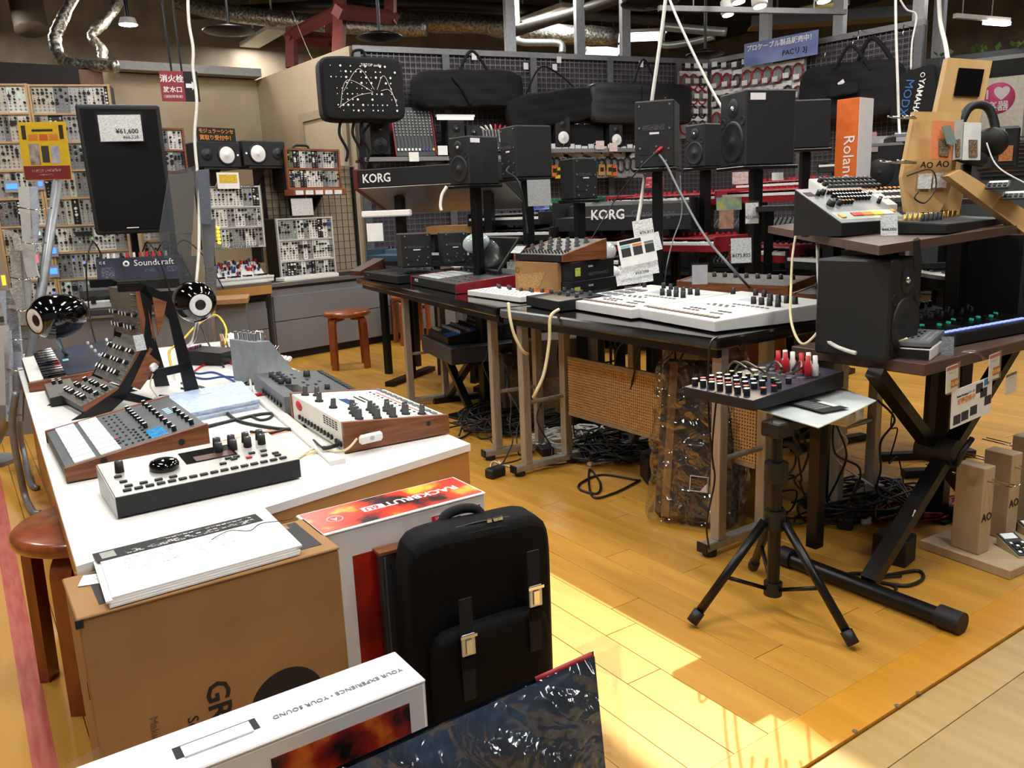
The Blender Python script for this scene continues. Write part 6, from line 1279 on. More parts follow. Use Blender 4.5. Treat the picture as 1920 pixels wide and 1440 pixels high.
standmixer('smaller dark mixer with red and white plugs on the mesh wall shelf',[(902,240),(946,240),(950,282),(904,284)],OF-.1,blk,7,2)
for i in range(6):
    q=MP(908+7*i,243,OF-.05); o=B().lathe([(.008,0),(.011,.03),(.006,.05)],8).o('audio_plug',red if i>2 else wpl,None,MX.Translation(q)@MX.Rotation(R(20*(i-3)),4,'Y')); tag(o,'red or white plug in the top of the smaller dark mixer','plug','plugs in the smaller dark mixer')
o=tag(B().cyl((0,0,0),(.34,0,0),.012,n=10).o('fluorescent_tube',M('lit_tube','fff6ee',.4,emit=2.5,var=0),None,MX.Translation(MP(820,222,.45))@MX.Rotation(Mr,4,'Z')),'bright white tube light above the dark grey shelf monitor','light')
B().box(-.01,-.015,0,.35,.015,.02).o('tube_housing',wpl,o,mx(0,.0,.012))
q=MP(1098,255,.3); o=T('patch_board','black patch frame with small chrome hooks between the white cone monitors','frame',q,Mr); B().box(-.18,0,-.14,.2,.03,.14).o('board',fab2,o)
for x,z_ in((-.1,.08),(0,.08),(.1,-.1)): B().tube([(x-.03,-.004,z_),(x-.03,-.03,z_+.03),(x+.03,-.03,z_+.03),(x+.03,-.004,z_)],.003,5).o('chrome_hook',chrome,o)
for i,(x,y) in enumerate(((776,294),(1125,272),(830,282),(1150,276),(978,283))):
    o=B().box(-.045,-.003,-.04,.045,0,.04).o('shelf_price_card',M('red_white_card','e8d9d9',.5,kind='print',col2='c9566a',scale=30) if i%2 else paper,None,MX.Translation(MP(x,y,OF+.03))@MX.Rotation(Mr,4,'Z')); tag(o,'small price card standing on the metal shelf edge of the mesh wall','price card','price cards on the mesh wall shelves')
# packs hanging under the far shelf and on the side mesh
redc=M('red_cable_coil','a5202c',.5); pkc=M('pack_clear','c7ccd0',.25,alpha=.35,trans=.2,var=0); pkd=M('pack_dark','2a2a2d',.5)
def coil(): return B().tube([(.045*math.cos(a*PI/8),-.004,.06*math.sin(a*PI/8)-.02) for a in range(17)],.007,5).mesh('cable_coil',redc)
def coild(): return B().tube([(.035*math.cos(a*PI/8),-.004,.05*math.sin(a*PI/8)-.02) for a in range(17)],.007,5).mesh('cable_coil',pkd)
def pack(q,rz,k,grp,lab):
    t=T('cable_pack',lab,'cable pack',q,rz,grp); t.scale=(1.25,1.25,1.25)
    O('clear_bag',shared('pkb',lambda:B().box(-.065,-.014,-.115,.065,.003,.07,c=.006).mesh('clear_bag',pkc)),t)
    O('cable_coil',shared('pkr',coil) if k else shared('pkk',coild),t,mx(0,-.016,0)); O('header_card',shared('pkh',lambda:B().box(-.05,-.017,.03,.05,-.0145,.068).mesh('header_card',paper)),t); O('hook_label',shared('pkl',lambda:B().box(-.025,-.06,.085,.025,-.058,.125).mesh('hook_label',prt)),t); O('peg',shared('pkp',lambda:B().cyl((0,-.06,.09),(0,.02,.09),.003,n=6).mesh('peg',chrome)),t)
rr=random.Random(8); n_=0
for y in(148,185,222):
    for i in range(11):
        x=1346+i*19
        if x>1515: continue
        pack(MP(x,y+rr.uniform(-3,3)-i*2,.03,MB_),Mr2+R(rr.uniform(-6,6)),rr.random()<.55,'cable packs on the side mesh','clear hanging pack of coiled audio cable on the side mesh under the blue sign')
for y in(150,178,206,234):
    for x in(1282,1298,1314): pack(MP(x,y,.03),Mr+R(rr.uniform(-5,5)),rr.random()<.3,'cable packs at the mesh corner','clear hanging pack of small cables at the corner of the mesh walls')
for i in range(15): pack(MP(1030+i*12,302+(i%3)*2,.28),Mr,False,'packs under the far shelf','small hanging accessory pack under the shelf with the white cone monitors')
for i,(x,y,m_) in enumerate(((1038,320,orng),(1046,324,yel),(1127,318,M('tan_box','b98a4a',.6)),(1142,318,M('tan_box','b98a4a')),(1150,319,orng))):
    o=T('accessory_box','small %s accessory box hanging below the far shelf, %s'%(('orange','yellow','tan','tan','orange')[i],('at the end','next to the orange one','by the pole','beside the other tan box','farthest along')[i]),'box',MP(x,y,.3),Mr); B().box(-.035,-.02,-.055,.035,.02,.05,c=.002).o('carton',m_,o); B().box(-.02,-.0215,-.02,.02,-.0205,.02).o('printed_mark',ink,o)
# sign on the side mesh
sg=T('cable_sign','blue gradient banner with white Japanese lettering above the cable packs','sign',MP(1462,90,.14,MB_),Mr2); a=MP(1394,92,.14,MB_); b_=MP(1531,84,.14,MB_); W_=(b_-a).length
B().box(-W_/2,0,-.12,W_/2,.004,.10).o('banner',M('blue_violet_banner','7f8fc4',.3,kind='noise',col2='4d5b96',scale=3),sg); txt(sg,'プロケーブル製品販売中！',W_*.078,inkw,mx(0,-.001,.045,rx=PI/2),bold=True); txt(sg,'PACリ 3J',W_*.085,ink,mx(W_*.2,-.001,-.055,rx=PI/2),bold=True)
# framed poster on the slate wall
pf=T('framed_poster','framed white poster with a pink round heart badge on the slate wall','poster',onv(1860,190,*[(q[0]-.02,q[1]-.02) for q in WD]),ang(*WD)); B().box(-.32,-.03,-.42,.32,0,.42).o('frame',alum,pf); B().box(-.28,-.034,-.38,.28,-.0305,.38).o('sheet',M('cream_sheet','e6e2d2',.5),pf); B().box(-.28,-.036,.22,.28,-.0345,.38).o('black_band',ink,pf)
B().lathe([(0,0),(.15,0),(.15,.002),(0,.002)],30).o('pink_badge',M('pink_badge','e0578a',.5,var=0),pf,MX.Translation((.05,-.0345,.02))@MX.Rotation(PI/2,4,'X')); txt(pf,'I ♥',.12,inkw,mx(.05,-.038,.06,rx=PI/2),bold=True); txt(pf,'楽器',.1,inkw,mx(.05,-.038,-.06,rx=PI/2),bold=True)
vt=T('wall_vent','slatted dark vent low on the slate wall behind the display','vent',onv(1905,292,*[(q[0]-.03,q[1]-.03) for q in WD]),ang(*WD)); B().box(-.3,-.01,-.2,.3,0,.2).o('backing',ink,vt)
for i in range(10): B().box(-.3,-.022,-.19+.04*i,.3,-.0105,-.175+.04*i).o('slat',dgry,vt)
# ---------- keyboards ----------
def keyboard(label,L,Rr,dep,body,nk,name='keyboard',z0=None,h=.07,keys=True,legs=True,face=None,cat='keyboard',tilt=0,kl=.14):
    """L,Rr = (px,py,depth) of the front lower corners"""
    p=atd(*L); q=atd(*Rr); z=z0 if z0 is not None else (p.z+q.z)/2; r=ang(p,q); w=math.hypot(q.x-p.x,q.y-p.y)
    t=T(name,label,cat,(p.x,p.y,z),r,rx=R(tilt))
    B().prism([(0,0),(dep,0),(dep,h),(kl+.02,h*.85),(kl+.01,h*.5),(0,h*.45)],0,w).o('body',body,t)
    for x in(-.012,w): B().box(x,-.004,-.002,x+.012,dep+.004,h+.004,c=.002).o('end_cheek',body,t)
    if keys:
        kw=w/nk; wk=shared(('kbw',round(kw,4),kl),lambda:B().box(.0006,-.002,0,kw-.0006,kl,.014).mesh('white_key',wpl)); bk=shared(('kbb',round(kw,4),kl),lambda:B().box(-kw*.3,kl*.35,.014,kw*.3,kl,.024).mesh('black_key',blkg))
        for i in range(nk):
            O('white_key',wk,t,mx(i*kw,0,h*.46))
            if i%7 not in(2,6) and i<nk-1: O('black_key',bk,t,mx((i+1)*kw,0,h*.46))
    b=B(); rr=random.Random(nk)
    for i in range(int(w/.035)):
        for j in range(2):
            if rr.random()<.6: b.cyl((.03+.035*i,dep*(.72+.14*j),h),(.03+.035*i,dep*(.72+.14*j),h+.014),.007,n=7)
    if b.v: b.o('knob_field',face or blk,t,stuff=True)
    if legs:
        s=T('keyboard_stand','black stand legs under the '+' '.join(label.split()[:11]),'keyboard stand',(p.x,p.y,0),r)
        for x in(w*.15,w*.85):
            B().box(x-.02,dep*.3,0,x+.02,dep*.3+.04,z-.002).o('upright',blkm,s); B().box(x-.02,-.02,z-.03,x+.02,dep*.9,z-.002).o('support_arm',blkm,s); B().box(x-.02,-.1,0,x+.02,dep,.03).o('floor_bar',blkm,s)
    return t,w
keyboard('red stage keyboard at eye height above the black stage piano',(1140,388,4.9),(1340,388,4.4),.33,dred,28,face=red)
keyboard('red stage keyboard at eye height beside the yellow card',(1346,384,4.45),(1530,374,4.0),.33,dred,28,face=red)
keyboard('red stage keyboard on the lower tier with glossy red end',(1100,466,4.6),(1338,477,4.0),.33,dred,32,face=red)
t,w=keyboard('black stage piano with white maker lettering facing out',(1040,432,4.75),(1292,432,4.3),.32,blk,30,keys=False,h=.16); txt(t,'KORG',.075,inkw,mx(w*.42,-.002,.085,rx=PI/2),bold=True); txt(t,'Grandstage',.055,M('dim_lettering','55565a',.5,var=0),mx(w*.75,-.002,.085,rx=PI/2))
keyboard('black keyboard with white keys behind the near monitor',(1700,528,3.3),(1778,545,3.0),.3,blk,7,legs=True); keyboard('black and silver keyboard with white keys beside the hanging cords',(1476,503,3.6),(1545,508,3.4),.3,blk,8)
keyboard('red keyboard beyond the orange box at eye height',(1380,362,5.2),(1600,352,4.6),.3,dred,30,face=red)
keyboard('dark stage piano with white keys below the large gig bag',(1535,315,5.6),(1760,318,5.2),.35,blk,36); keyboard('black keyboard with a price card on it behind the step drum machine',(1600,300,5.9),(1800,290,5.4),.3,blk,30)
keyboard('dark red synth keyboard low behind the price cards',(1370,490,3.9),(1480,492,3.6),.28,dred,16)
keyboard('black synth with small lit controls behind the walnut sided synth',(880,420,5.2),(1010,425,4.9),.3,blk,20); keyboard('black synth with violet lit panel in the back row',(985,400,5.4),(1042,404,5.2),.25,M('violet_panel','4a4f86',.4,emit=.25,var=.3,scale=60),10,keys=False); keyboard('black synth with green lit knobs in the back row',(1033,392,5.1),(1115,396,4.9),.3,M('green_lit_panel','0f5c3a',.4,emit=.2,var=.5,scale=90),12)
keyboard('row of dark keys behind the oval speaker',(900,448,5.0),(1030,455,4.7),.3,blk,20); keyboard('black keyboard low behind the two black cartons',(1010,500,4.6),(1160,510,4.2),.3,blk,22); keyboard('long black keyboard under the red lower tier keyboard',(1160,560,4.4),(1420,566,3.7),.3,blk,34)
bt=T('tall_black_table','black table holding the blue panelled synth and square speakers','table',atd(690,490,5.55),ang(atd(690,490,5.55),atd(885,490,5.05))); _L=(atd(885,490,5.05)-atd(690,490,5.55)).length; _z=atd(780,490,5.3).z; bt.location.z=0
B().box(.05,-.02,_z-.03,_L,.4,_z).o('table_top',blk,bt)
for x in(.08,_L-.06): B().box(x,.3,0,x+.04,.34,_z-.031).o('leg',blkm,bt); B().box(x,.0,0,x+.04,.04,_z-.031).o('leg',blkm,bt)
keyboard('blue panelled synth behind the brown wedge',(690,480,5.6),(760,479,5.4),.25,M('blue_grey_panel','3d5566',.4),9,keys=False,legs=False,z0=_z+.001); keyboard('black synth with pale orange boxes behind the square speaker',(800,478,5.35),(880,478,5.15),.25,blk,12,legs=False,z0=_z+.001)
# upturned stage keyboard whose back faces out
ka=atd(672,352,5.2); kb_=atd(870,346,4.9); r=ang(ka,kb_); t=T('stage_keyboard','black stage keyboard tilted away, its lettered back and pale underside facing out','keyboard',(ka.x,ka.y,ka.z),r)
w=(kb_-ka).length+.25
B().prism([(0,0),(0,.105),(.02,.11),(.4,-.05),(.38,-.16)],0,w).o('body',blk,t); B().prism([(.001,-.004),(.378,-.164),(.376,-.167),(-.001,-.007)],.0,w).o('underside_plate',M('pale_metal_underside','8f8a84',.4,.5),t); txt(t,'KORG',.075,inkw,mx(.14,-.002,.05,rx=PI/2),bold=True)
B().prism([(-.004,-.01),(-.004,.11),(.02,.115),(.4,-.045),(.38,-.17)],-.03,0).o('red_end_cheek',M('dark_red_cheek','5e2426',.45),t)
s=T('keyboard_stand','black post stand holding the tilted stage keyboard','keyboard stand',(ka.x,ka.y,0),r)
for x in(.22,.85): B().box(x-.025,.1,0,x+.025,.15,ka.z-.06).o('post',blkm,s); B().box(x-.03,-.15,0,x+.03,.4,.03).o('floor_bar',blkm,s)
o=tag(B().box(0,-.02,-.02,.36,.02,.02,c=.008).o('white_strip_light',M('strip_white','e9e2dc',.4,emit=.3,var=0),None,MX.Translation(atd(680,402,5.3))@MX.Rotation(r,4,'Z')),'white plastic strip light below the tilted stage keyboard','light')
o=tag(B().box(-.05,0,-.06,.05,.003,.05).o('paper_note',paper,None,MX.Translation(atd(703,434,5.1))@MX.Rotation(-YAW,4,'Z')),'small white paper taped to the black keyboard stand','paper')
# shelf with orange board
o=T('orange_board_shelf','orange brown board shelf behind the black monitors','shelf',atd(800,440,5.3),-YAW+R(-6)); o.location.z=0; z_=atd(800,440,5.3).z; B().box(0,0,z_,.3,.25,z_+.05).o('board',mdf,o); [B().box(x,.05,0,x+.03,.2,z_).o('leg',blk,o) for x in(.01,.26)]
# back racks that fill the dark middle distance
for i,(x0,x1,d0,d1,y,zt,lab) in enumerate(((905,1040,6.15,6.0,470,.95,'dark display rack with many small synths behind the sampler table'),(1040,1300,6.1,5.6,430,1.0,'dark display rack with small synths below the white cone monitors'),(1300,1700,5.9,5.3,400,.85,'dark display rack behind the red stage keyboards'))):
    a=atd(x0,y,d0); b_=atd(x1,y,d1); r=ang(a,b_); w=math.hypot(b_.x-a.x,b_.y-a.y); t=T('display_rack',lab,'rack',(a.x,a.y,0),r)
    for z_ in(.3,.6,zt): B().box(0,0,z_-.02,w,.4,z_).o('shelf_board',blk,t)
    for x in(0,w/2,w-.03): B().box(x,0,0,x+.03,.4,zt).o('upright',blkm,t)
    B().box(0,.4,0,w,.41,zt).o('back_panel',dark,t)
    rr=random.Random(i)
    for k,z_ in enumerate((.6,zt)):
        x=.05
        while x<w-.3:
            ww=rr.uniform(.22,.4); D=Dev('display_synth','small dark synth on the %s shelf of the %s'%(('middle','top')[k],('rack behind the sampler table','rack below the white cone monitors','rack behind the red stage keyboards')[i]),'synthesizer',V((a.x,a.y,z_+.001))+MX.Rotation(r,4,'Z')@V((x,.05,0)),r,ww,.2,.03,.09,blk,rr.choice((dgry,mgry,blkm,lgry)),group='small synths on the back racks')
            D.field(grid(int(ww/.03),4,.02,.04,ww-.02,.17),.006,.014,rr.choice((lgry,wpl,blk,sil))); x+=ww+rr.uniform(.02,.1)
# ---------- orange box, amplifiers, wooden display with packaged pocket synths ----------
a=atd(1563,345,3.5); ob=T('orange_product_box','tall orange and white product box with vertical lettering','box',V((a.x,a.y,a.z-.08)),R(-86)); s_=3.5/F
B().box(0,0,0,.1,.11,150*s_+.08,c=.002).o('carton',orng,ob); B().box(.1,.001,.0,.1015,.109,150*s_+.078).o('white_side',wcard,ob)
txt(ob,'Roland',.068,inkw,MX.Translation((.06,-.001,.18))@MX.Rotation(PI/2,4,'X')@MX.Rotation(-PI/2,4,'Z'))
s2=T('box_shelf','black shelf under the orange product box and the amplifiers','shelf',V((a.x-.1,a.y+.2,0)),-YAW-R(16)); B().box(-.1,-.3,a.z-.101,.75,.25,a.z-.081).o('board',blk,s2); [B().box(x,.0,0,x+.04,.04,a.z-.1015).o('leg',blkm,s2) for x in(-.06,.68)]
def amp(label,px,py,d,w,h,dep=.2,lab=None):
    c=atd(px,py,d); t=T('guitar_amplifier',label,'amplifier',c,-YAW-R(14)); B().box(0,0,0,w,dep,h,c=.012).o('cabinet',blk,t); B().box(.02,-.004,.02,w-.02,0,h*.8).o('grille',M('grille_cloth','1b1d20',.7,var=.3,scale=200),t); B().lathe([(w*.3,0),(w*.28,.003),(w*.1,.0),(0,.006)],24).o('speaker_cone',cone,t,MX.Translation((w*.5,-.005,h*.4))@MX.Rotation(PI/2,4,'X')); B().box(w*.1,-.006,h*.83,w*.45,-.002,h*.93).o('badge',lgry,t)
    if lab: B().box(w*.3,-.01,h*.2,w*.75,-.006,h*.55).o('price_card',M('orange_brown_card','c77f4a',.5,kind='print',col2='5c2e22',scale=40),t)
    return t
amp('black cube guitar amplifier beside the orange box',1600,364,3.6,.2,.21); amp('black guitar amplifier with an orange price card beside the cube amplifier',1668,338,3.7,.17,.2,lab=1); amp('far black guitar amplifier with an orange card behind the headphones',1852,320,3.9,.13,.2,lab=1)
# white tags on keyboards
for i,(x,y,d,w,h,m_,lab) in enumerate(((1634,262,5.45,.065,.095,M('pink_leaflet','d99aa0',.5,kind='print',col2='9c3a48',scale=40),'pink leaflet clipped above the dark stage piano'),(1652,268,5.4,.13,.085,M('grey_card','aeb0b3',.5),'grey blank card holder beside the round badge card'),(1690,268,5.3,.09,.125,paper,'white card with a round orange badge'),(1388,334,4.2,.08,.06,M('red_white_card','e8d9d9',.5),'red and white price card above the red keyboards'),(1458,331,4.3,.06,.04,paper,'small white card beside the orange box'),(1225,342,4.6,.12,.06,M('red_sheet','c8303c',.5,kind='print',col2='f0e0e0',scale=18),'red and white brochure lying on the red stage keyboard'))):
    t=hang(lab,(x,y),d,w,h,R(4*(i%3-1)),mat=m_)
    if i==2: B().lathe([(.012,0),(.022,0),(.022,.001),(.012,.001)],18).o('round_badge',orng,t,mx(0,h*.65,.0012))
# wooden display boards
wa=T('wooden_display_stand','tall pale wooden display stand with black window and hanging pocket synth packs','display',up_(1745,400)+V((.05,.25,0)),0)
lw=M('light_display_wood','c8a36b',.5,kind='wood',col2='bb9459',scale=9,stretch=(2,2,.5)); o0=V(wa.location)
def dplate(name,px,d,th,m_,parent=wa): 
    P=[atd(*q,d)-o0 for q in px]; n=FW.copy(); n.z=0; n=n.normalized()*th
    b=B(); k=len(P); b.add([tuple(p) for p in P]+[tuple(p+n) for p in P],[tuple(range(k))[::-1],tuple(range(k,2*k))]+[(i,(i+1)%k,k+(i+1)%k,k+i) for i in range(k)]); 
    me=b.o(name,m_,parent); bm=bmesh.new(); bm.from_mesh(me.data); bmesh.ops.recalc_face_normals(bm,faces=bm.faces); bm.to_mesh(me.data); bm.free(); return me
dplate('back_board',[(1778,108),(1861,114),(1836,232),(1800,395),(1720,395),(1752,230)],2.62,.03,lw); dplate('black_window',[(1799,127),(1846,130),(1836,181),(1789,179)],2.612,.004,M('matte_black','050505',.95,var=0,spec=.1))
dplate('front_board',[(1715,209),(1803,211),(1790,330),(1775,372),(1762,398),(1700,398),(1692,332)],2.5,.025,lw); 
dplate('beam',[(1778,330),(1802,318),(1925,395),(1925,440)],2.42,.05,lw)
for x,y in((1738,310),(1768,308)): txt(wa,'AO',.026,ink,MX.Translation(atd(x,y,2.49)-o0)@MX.Rotation(-YAW,4,'Z')@MX.Rotation(PI/2,4,'X')@MX.Rotation(R(-6),4,'Z'),bold=True)
for x,y in((1735,339),(1764,337)): dplate('price_label',[(x-12,y-13),(x+13,y-14),(x+10,y+15),(x-15,y+15)],2.488,.002,tagm)
for x,y in((1664,218),(1692,217),(1650,302),(1682,300)): B().tube([atd(x,y,2.45)-o0,atd(x+25,y+3,2.46)-o0,atd(1718,y+4,2.49)-o0],.003,5).o('hook_wire',chrome,wa)
for i,(px,m_,lab) in enumerate(([(1752,226),(1790,228),(1784,300),(1746,298)],M('orange_pack','d07a45',.5),'orange packaged pocket synth hanging on the wooden stand'),([(1790,228),(1808,224),(1805,298),(1786,300)],M('grey_pack','a7a49c',.5),'grey packaged pocket synth hanging behind the white one'),([(1808,229),(1840,230),(1838,300),(1804,300)],M('white_pack','cfd0cc',.5),'white packaged pocket synth hanging nearest the headphones')) if False else []: pass
for px,m_,lab in(([(1752,226),(1790,228),(1784,300),(1746,298)],M('orange_pack','d07a45',.5),'orange packaged pocket synth hanging on the wooden stand'),([(1790,226),(1807,224),(1803,298),(1786,300)],M('grey_pack','a7a49c',.5),'grey packaged pocket synth hanging behind the white one'),([(1808,229),(1840,230),(1838,300),(1804,300)],M('white_pack','cfd0cc',.5),'white packaged pocket synth hanging nearest the headphones')):
    c=atd((px[0][0]+px[2][0])/2,px[0][1],2.42); t=T('pocket_synth_pack',lab,'pocket synth',c,0); o_old=o0.copy(); o0=c.copy()
    dplate('pack_card',px,2.42,.012,m_,t); q=[( (px[3][0]*.6+px[2][0]*.4), px[3][1]-38),((px[3][0]*.15+px[2][0]*.85),px[2][1]-38),((px[3][0]*.15+px[2][0]*.85),px[2][1]-6),((px[3][0]*.6+px[2][0]*.4),px[3][1]-6)]
    dplate('keypad',q,2.416,.004,M('keypad_print','4b3a2c',.5,kind='print',col2='c8a878',scale=120),t); o0=o_old
c=atd(1785,260,2.40); o_=o0.copy(); o0=c.copy(); t=T('swing_tag','grey green rounded tag hung in front of the orange pack','tag',c,0); dplate('tag_card',[(1766,238),(1782,234),(1794,268),(1786,272),(1776,270)],2.405,.003,M('sage_tag','6c8076',.5),t); o0=o_
# headphones
c=atd(1835,270,2.52); hp=T('headphones','black over ear headphones resting on the wooden stand','headphones',c,0); pts=[atd(x,y,2.52)-c for x,y in((1800,235),(1815,205),(1835,196),(1855,205),(1866,240),(1862,270))]
B().tube(spline(pts,7),.013,8).o('headband',blk,hp); B().lathe([(0,0),(.04,0),(.045,.012),(.04,.03),(.02,.035),(0,.035)],20).o('ear_cup',blk,hp,MX.Translation(atd(1858,268,2.5)-c)@MX.Rotation(R(80),4,'Y')); B().lathe([(0,0),(.045,0),(.05,.015),(.04,.035),(0,.035)],20).o('ear_cup',blk,hp,MX.Translation(atd(1815,305,2.5)-c)@MX.Rotation(R(20),4,'X')); B().tube([atd(1812,310,2.5)-c,atd(1808,350,2.5)-c],.016,8).o('stem',blk,hp)
for i,(pts,lab) in enumerate(([(1850,268,2.48),(1862,300,2.45),(1880,320,2.4),(1920,340,2.35)],'thin white headphone lead running off the stand'),([(1855,272,2.48),(1870,310,2.44),(1900,345,2.38),(1925,360,2.3)],'second thin white lead beside the headphone lead'))if False else []: pass
for pts,lab in(([(1850,268,2.48),(1862,300,2.45),(1880,320,2.4),(1925,345,2.35)],'thin white headphone lead running off the wooden stand'),([(1700,330,2.45),(1745,318,2.4),(1755,350,2.4),(1735,380,2.4),(1715,372,2.4),(1722,360,2.4)],'thin black wire looped in front of the wooden price boards')): adc(lab,pts,.0022,wcab if 'white' in lab else bcab)
for i,(x,y) in enumerate(((1870,352),(1900,372))):
    t=T('calculator_synth','small dark pocket synth on the wooden beam, %s'%('higher up','lower down')[i],'synthesizer',atd(x,y,2.38),-YAW+R(-35),rx=R(15)); B().box(-.03,-.02,0,.03,.05,.008,c=.002).o('body',dgry,t); B().box(-.024,.025,.008,.024,.045,.009).o('display',M('pale_lcd','dfe3e0',.3),t)
    for k in range(12): B().box(0,0,0,.008,.006,.003).o('key',blk,t,mx(-.024+.013*(k%4),-.014+.012*(k//4),.008))
# =====================  UNDER AND BETWEEN THE TABLES  =====================
# blue mixer on an X stand under the sampler table
mzz=.40; p,r,w=pl((802,640),(862,668),mzz); mc=p+V((.16,.1,0))
xs_=T('mixer_stand','black X stand with a grey tray under the sampler table','mixer stand',(mc.x,mc.y,0),r)
B().box(-.12,-.1,mzz-.09,.42,.36,mzz-.002,c=.004).o('tray_box',dgry,xs_)
for y0 in(.02,.24):
    for s in(-1,1): bar(B(),(.15-s*.24,y0+.01*s,.03),(.15+s*.2,y0+.01*s,mzz-.09),.02).o('crossed_leg',blkm,xs_)
for s in(-1,1): B().box(.15-s*.24-.02,-.06,0,.15-s*.24+.02,.36,.03).o('floor_bar',blkm,xs_)
D=Dev('blue_mixer','black and blue mixing desk with grey knobs on the X stand under the table','mixer',V((mc.x,mc.y,mzz-.0015))+MX.Rotation(r,4,'Z')@V((-.04,-.08,0)),r,.36,.38,.04,.09,blk,M('blue_black_panel','1b2233',.4))
for i in range(10):
    for j in range(6): D.knob(.03+.033*i,.08+.05*j,.008,.016,lgry if j<2 else blk,inkw)
B().box(.24,.01,0,.35,.2,.0008).o('blue_area',M('cobalt_panel','1f57b8',.4,var=0),D.t,D.P)
for i in range(4): D.btn(.03+.03*i,.03,.014,.02,.01,lgry,'fader_cap')
# speaker wrapped in plastic leaning on the table leg
a=onz(1240,985); b_=onz(1420,1000); wp=T('wrapped_speaker','dark column speaker with wooden edges wrapped in crinkled clear plastic under the table','speaker',V((1.98,1.86,0)),R(-62),rx=R(-12))
B().box(-.13,-.05,.01,.13,.1,.56,c=.02).o('speaker_body',M('charcoal_cloth','35322f',.7,var=.2,scale=150),wp)
for x in(-.1,.06): B().box(x,-.053,.02,x+.028,-.0505,.55).o('wooden_strip',M('tan_wood_strip','8a6a45',.5),wp)
lg_=B().tube([(-.005,-.056,.12),(.055,-.056,.12),(.055,-.056,.17),(-.005,-.056,.17),(-.005,-.056,.12)],.0022,4,cap=False).o('logo_square',inkw,wp); B().add([(.03,-.057,.122),(.052,-.057,.122),(.052,-.057,.15)],[(0,1,2)]).o('logo_wedge',inkw,lg_)
rr=random.Random(4); ph=[(rr.uniform(15,60),rr.uniform(20,60),rr.uniform(0,6)) for _ in range(8)]; b=B(); vs=[];fs=[]; nx,nz=40,50
for i in range(nx+1):
    th=PI*2*i/nx; ex=lambda c:(abs(c)**.45)*(1 if c>0 else -1)
    for j in range(nz+1):
        z_=.0+.66*j/nz; k_=1+.05*sum(math.sin(A*z_+Bq*th/6+C_+2*math.sin(A*.3*th)) for A,Bq,C_ in ph)/3
        tp2=1-.35*max(0,(z_-.52)/.14); vs.append((ex(math.cos(th))*.155*k_*tp2+rr.uniform(-.002,.002),.025+ex(math.sin(th))*.10*k_*tp2+rr.uniform(-.002,.002),z_))
for i in range(nx):
    for j in range(nz): fs.append((i*(nz+1)+j,(i+1)*(nz+1)+j,(i+1)*(nz+1)+j+1,i*(nz+1)+j+1))
b.add(vs,fs,0,True).o('plastic_wrap',film('smooth_clear_plastic','f0f0ee',.07,.5,.1,.9,16),wp)
# black boxes and strips on the floor
for i,(x,y,sx,sy,sz,m_,lab,cat) in enumerate(((1232,912,.1,.12,.11,blk,'black box standing open among the cables under the table','box'),(1128,880,.13,.03,.025,wpl,'white power strip with black plugs under the table','power strip'),(925,905,.08,.05,.04,blk,'black adapter block beside the first steel foot','adapter'),(1600,1000,.12,.05,.04,blk,'black adapter among the cables by the X stand','adapter'),(1625,985,.16,.035,.03,wpl,'white power strip by the X stand','power strip'),(1020,860,.1,.06,.04,blk,'black adapter between the steel legs','adapter'),(1322,1048,.03,.015,.015,wpl,'small white plug on the floor by the steel foot','plug'))):
    o=T('floor_'+cat.replace(' ','_'),lab,cat,onz(x,y)+V((.05,.06,0)),R(20*i-30)); B().box(-sx/2,-sy/2,0,sx/2,sy/2,sz,c=min(.006,sz*.2)).o('housing',m_,o)
    if cat=='power strip':
        for k in range(3): B().box(-.04+.04*k-.013,-.013,sz,-.04+.04*k+.013,.013,sz+.03,c=.003).o('plug',blk,o)
# cables
cr=random.Random(12)
def wander(c,n,sx,sy,h=.02,loops=1.2):
    P=[]; a0=cr.uniform(0,6); 
    for i in range(n): a_=a0+i*cr.uniform(.5,1.2)*loops; P.append(c+V((math.cos(a_)*sx*cr.uniform(.4,1),math.sin(a_)*sy*cr.uniform(.4,1),.006+cr.random()*h)))
    return P
def tangle(lab,c,k,sx,sy,h,r_,m_):
    b=B(); [b.tube(spline(wander(c,cr.randint(7,12),sx,sy,h),6),r_,5) for _ in range(k)]; o=b.o('cable_tangle',m_,None,stuff=True); tag(o,lab,'cables'); return o
tangle('tangle of black cables on the floor between the two pairs of steel legs',onz(1185,850)+V((0,.05,0)),16,.3,.28,.05,.0045,bcab); tangle('tangle of white and grey cords between the steel legs',onz(1060,830),8,.25,.2,.04,.0045,wcab)
tangle('tangle of black cables on the floor behind the X stand',onz(1620,950),12,.3,.22,.05,.0045,bcab); tangle('tangle of cables on the floor under the sampler table',onz(960,800),12,.35,.3,.1,.0045,bcab); tangle('tangle of dark cables beneath the farther table',onz(1330,800)+V((.3,.3,0)),12,.4,.3,.08,.005,bcab); tangle('red and white cords tangled near the wooden floor display',onz(1720,960),5,.2,.12,.03,.004,dred)
def drop(lab,x0,y0,z0,x1,y1,m_=bcab,r_=.004,n=5,off=V((.35,.25,0))):
    p=onz(x0,y0,z0)+off*.6; q=onz(x1,y1,.006)+off*.3; P=[p]+[p.lerp(q,(i+1)/(n+1))+V((cr.uniform(-.05,.05),cr.uniform(-.05,.05),cr.uniform(-.05,.05))) for i in range(n)]+[q]+wander(q,3,.12,.1,.005); 
    for v in P: v.z=max(v.z,.006)
    return cable('dangling_cable',lab,P,r_,m_)
rel_=('first','second','third','fourth','fifth','sixth','seventh','eighth','ninth','tenth','eleventh','twelfth')
for i,x in enumerate((1118,1150,1180,1215,1240,1265)):
    o=drop('black cable hanging behind the perforated panel, %s in the row'%rel_[i],x,650+i*5,.6,x+cr.randint(-40,40),870+cr.randint(-20,30))
